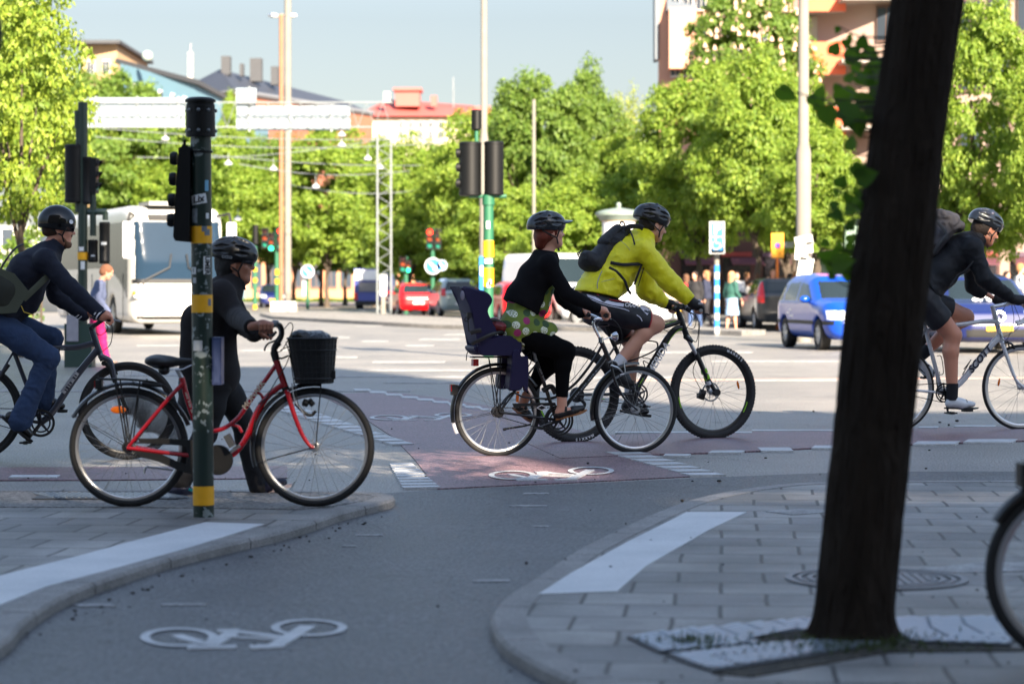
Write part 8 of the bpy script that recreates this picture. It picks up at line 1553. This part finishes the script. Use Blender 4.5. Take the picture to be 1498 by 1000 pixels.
def brickrow():
    d=215; s=d/F; b=P(480,420,d); t=thing('building','terracotta facade seen between the dark avenue trunks','building',(b.x,b.y,0)); Z=lambda y:H+(420-y)*s; X=lambda x:(x-480)*s; mb=MB(); mb.box((X(500),5,Z(330)/2),(X(700)-X(330),10,Z(330))); mb.build('wall',M('wall_terra',(186,130,98),.85,0,.2,.2),t)
    windows(t,(X(335),0,0),(X(700)-X(335),0,0),14,(Z(402),),1.0,2.4,frame=M('frame_brown',(96,76,68),.7)); windows(t,(X(335),0,0),(X(700)-X(335),0,0),14,(Z(360),),1.0,1.6,frame=M('frame_brown'))
    d=120; s=d/F; b=P(-60,420,d); t=thing('building','long pale low building with dark windows behind the left signal post','building',(b.x,b.y,0)); Z=lambda y:H+(420-y)*s; mb=MB(); mb.box((0,5,Z(330)/2),(22,10,Z(330))); mb.build('wall',M('wall_grey_low',(150,150,146),.8,0,.1,.3),t); windows(t,(-11,0,0),(22,0,0),10,(Z(390),Z(350)),1.4,1.2)
brickrow()
# unseen wall added behind the camera: outline shapes the shade, slots shape sun patches
def shade_building():
    t=thing('building','thin unseen wall behind the viewpoint, added to shade the near street, slotted for sun patches','building',(0,-20,0)); wm=M('wall_pale_back',(150,140,128),.85,0,.1,.3); th=.7
    def wall(x0,x1,z0,z1,nm='wall'): mb=MB(); mb.box(((x0+x1)/2,-th/2,(z0+z1)/2),(x1-x0,th,z1-z0)); mb.build(nm,wm,t)
    zt=32.9; xe=19.3; wall(-30,15.9,32.903,38.2); wall(-30,xe,22.1,zt); wall(-30,11.2,20.4,22.1); wall(11.2,12.9,20.4,20.9); wall(11.2,12.9,21.6,22.1); wall(14.7,xe,20.4,22.1); wall(-30,xe,19.7,20.4); wall(-30,10.0,19.2,19.7); wall(12.6,13.9,19.2,19.7); wall(16.6,xe,19.2,19.7); wall(-30,xe,0,19.2); wall(xe+.003,56,0,25.1)
    rl=MB()
    for i in range(4): rl.box((13.3+i*.6,-.3,21.25),(.08,.1,1.7))
    for i in range(8): rl.box((10.1+i*.33,-.3,19.5),(.14,.1,1.0))
    for i in range(8): rl.box((14.0+i*.33,-.3,19.5),(.14,.1,1.0))
    rl.build('sun_slot_bars',M('sun_slot_bars_dark',(60,60,62),.6),t)  # slats added across the slots to dim the sun patches
    for z in(3,6.5,10):
        for i in range(12): mb=MB(); mb.box((-26+i*5.8,.06,z+1),(1.4,.12,1.7)); w_=mb.build('window',wfr,t); mb=MB(); mb.box((-26+i*5.8,.13,z+1),(1.2,.02,1.5)); mb.build('pane',wing,w_)
shade_building()
# pavement island on the far side of the crossing, with its kerb
def island(pts,lab):
    w=gp(pts); mb=MB(); mb.prism([(p.x,p.y,-.01) for p in w],(0,0,.13)); tag(mb.build('traffic_island',farpave),kind='structure')
island([(380,462),(470,459),(700,470),(900,476),(1120,489),(1085,491),(900,485),(640,481),(520,474),(400,467)],'')
island([(860,478),(1700,488),(1700,470),(1400,462),(860,462)],'')


def grit():
    rg=random.Random(8); mb=MB(); lb=MB()
    def stone(x,y,z,r):
        g=G(x,y,z); mb.sphere((g.x,g.y,z+r*.4),(r*rg.uniform(.8,1.5),r*rg.uniform(.8,1.3),r*.7),6,4)
    for i in range(170):
        k=rg.randrange(5)
        if k==0: t=rg.random(); x=0+t*560; y=952-205*t**.8+rg.gauss(6,5); stone(x,y,0.004,rg.uniform(.003,.009))
        elif k==1: t=rg.random(); x=722+rg.gauss(-8,6)+t*90; y=918-60*t+rg.gauss(0,5); stone(x,y,.004,rg.uniform(.003,.008))
        elif k==2: stone(rg.uniform(150,1100),rg.uniform(715,990),.004,rg.uniform(.002,.006))
        elif k==3: stone(rg.uniform(-50,1450),rg.uniform(600,712),.012,rg.uniform(.003,.009))
        else: stone(rg.uniform(820,1480),rg.uniform(730,990),.052,rg.uniform(.002,.006))
    for x,y,r in((998,733,.013),(1052,704,.012),(770,824,.009),(1234,620,.013),(1190,602,.012),(880,625,.008),(1388,622,.014),(1400,616,.015),(1375,618,.011),(860,678,.01)): stone(x,y,.01,r)
    tag(mb.build('grit',M('grit',(58,54,50),.9,0,.5,300)),'scattered grit and small stones on the cycle path and along the kerbs','grit',kind='stuff')
grit()
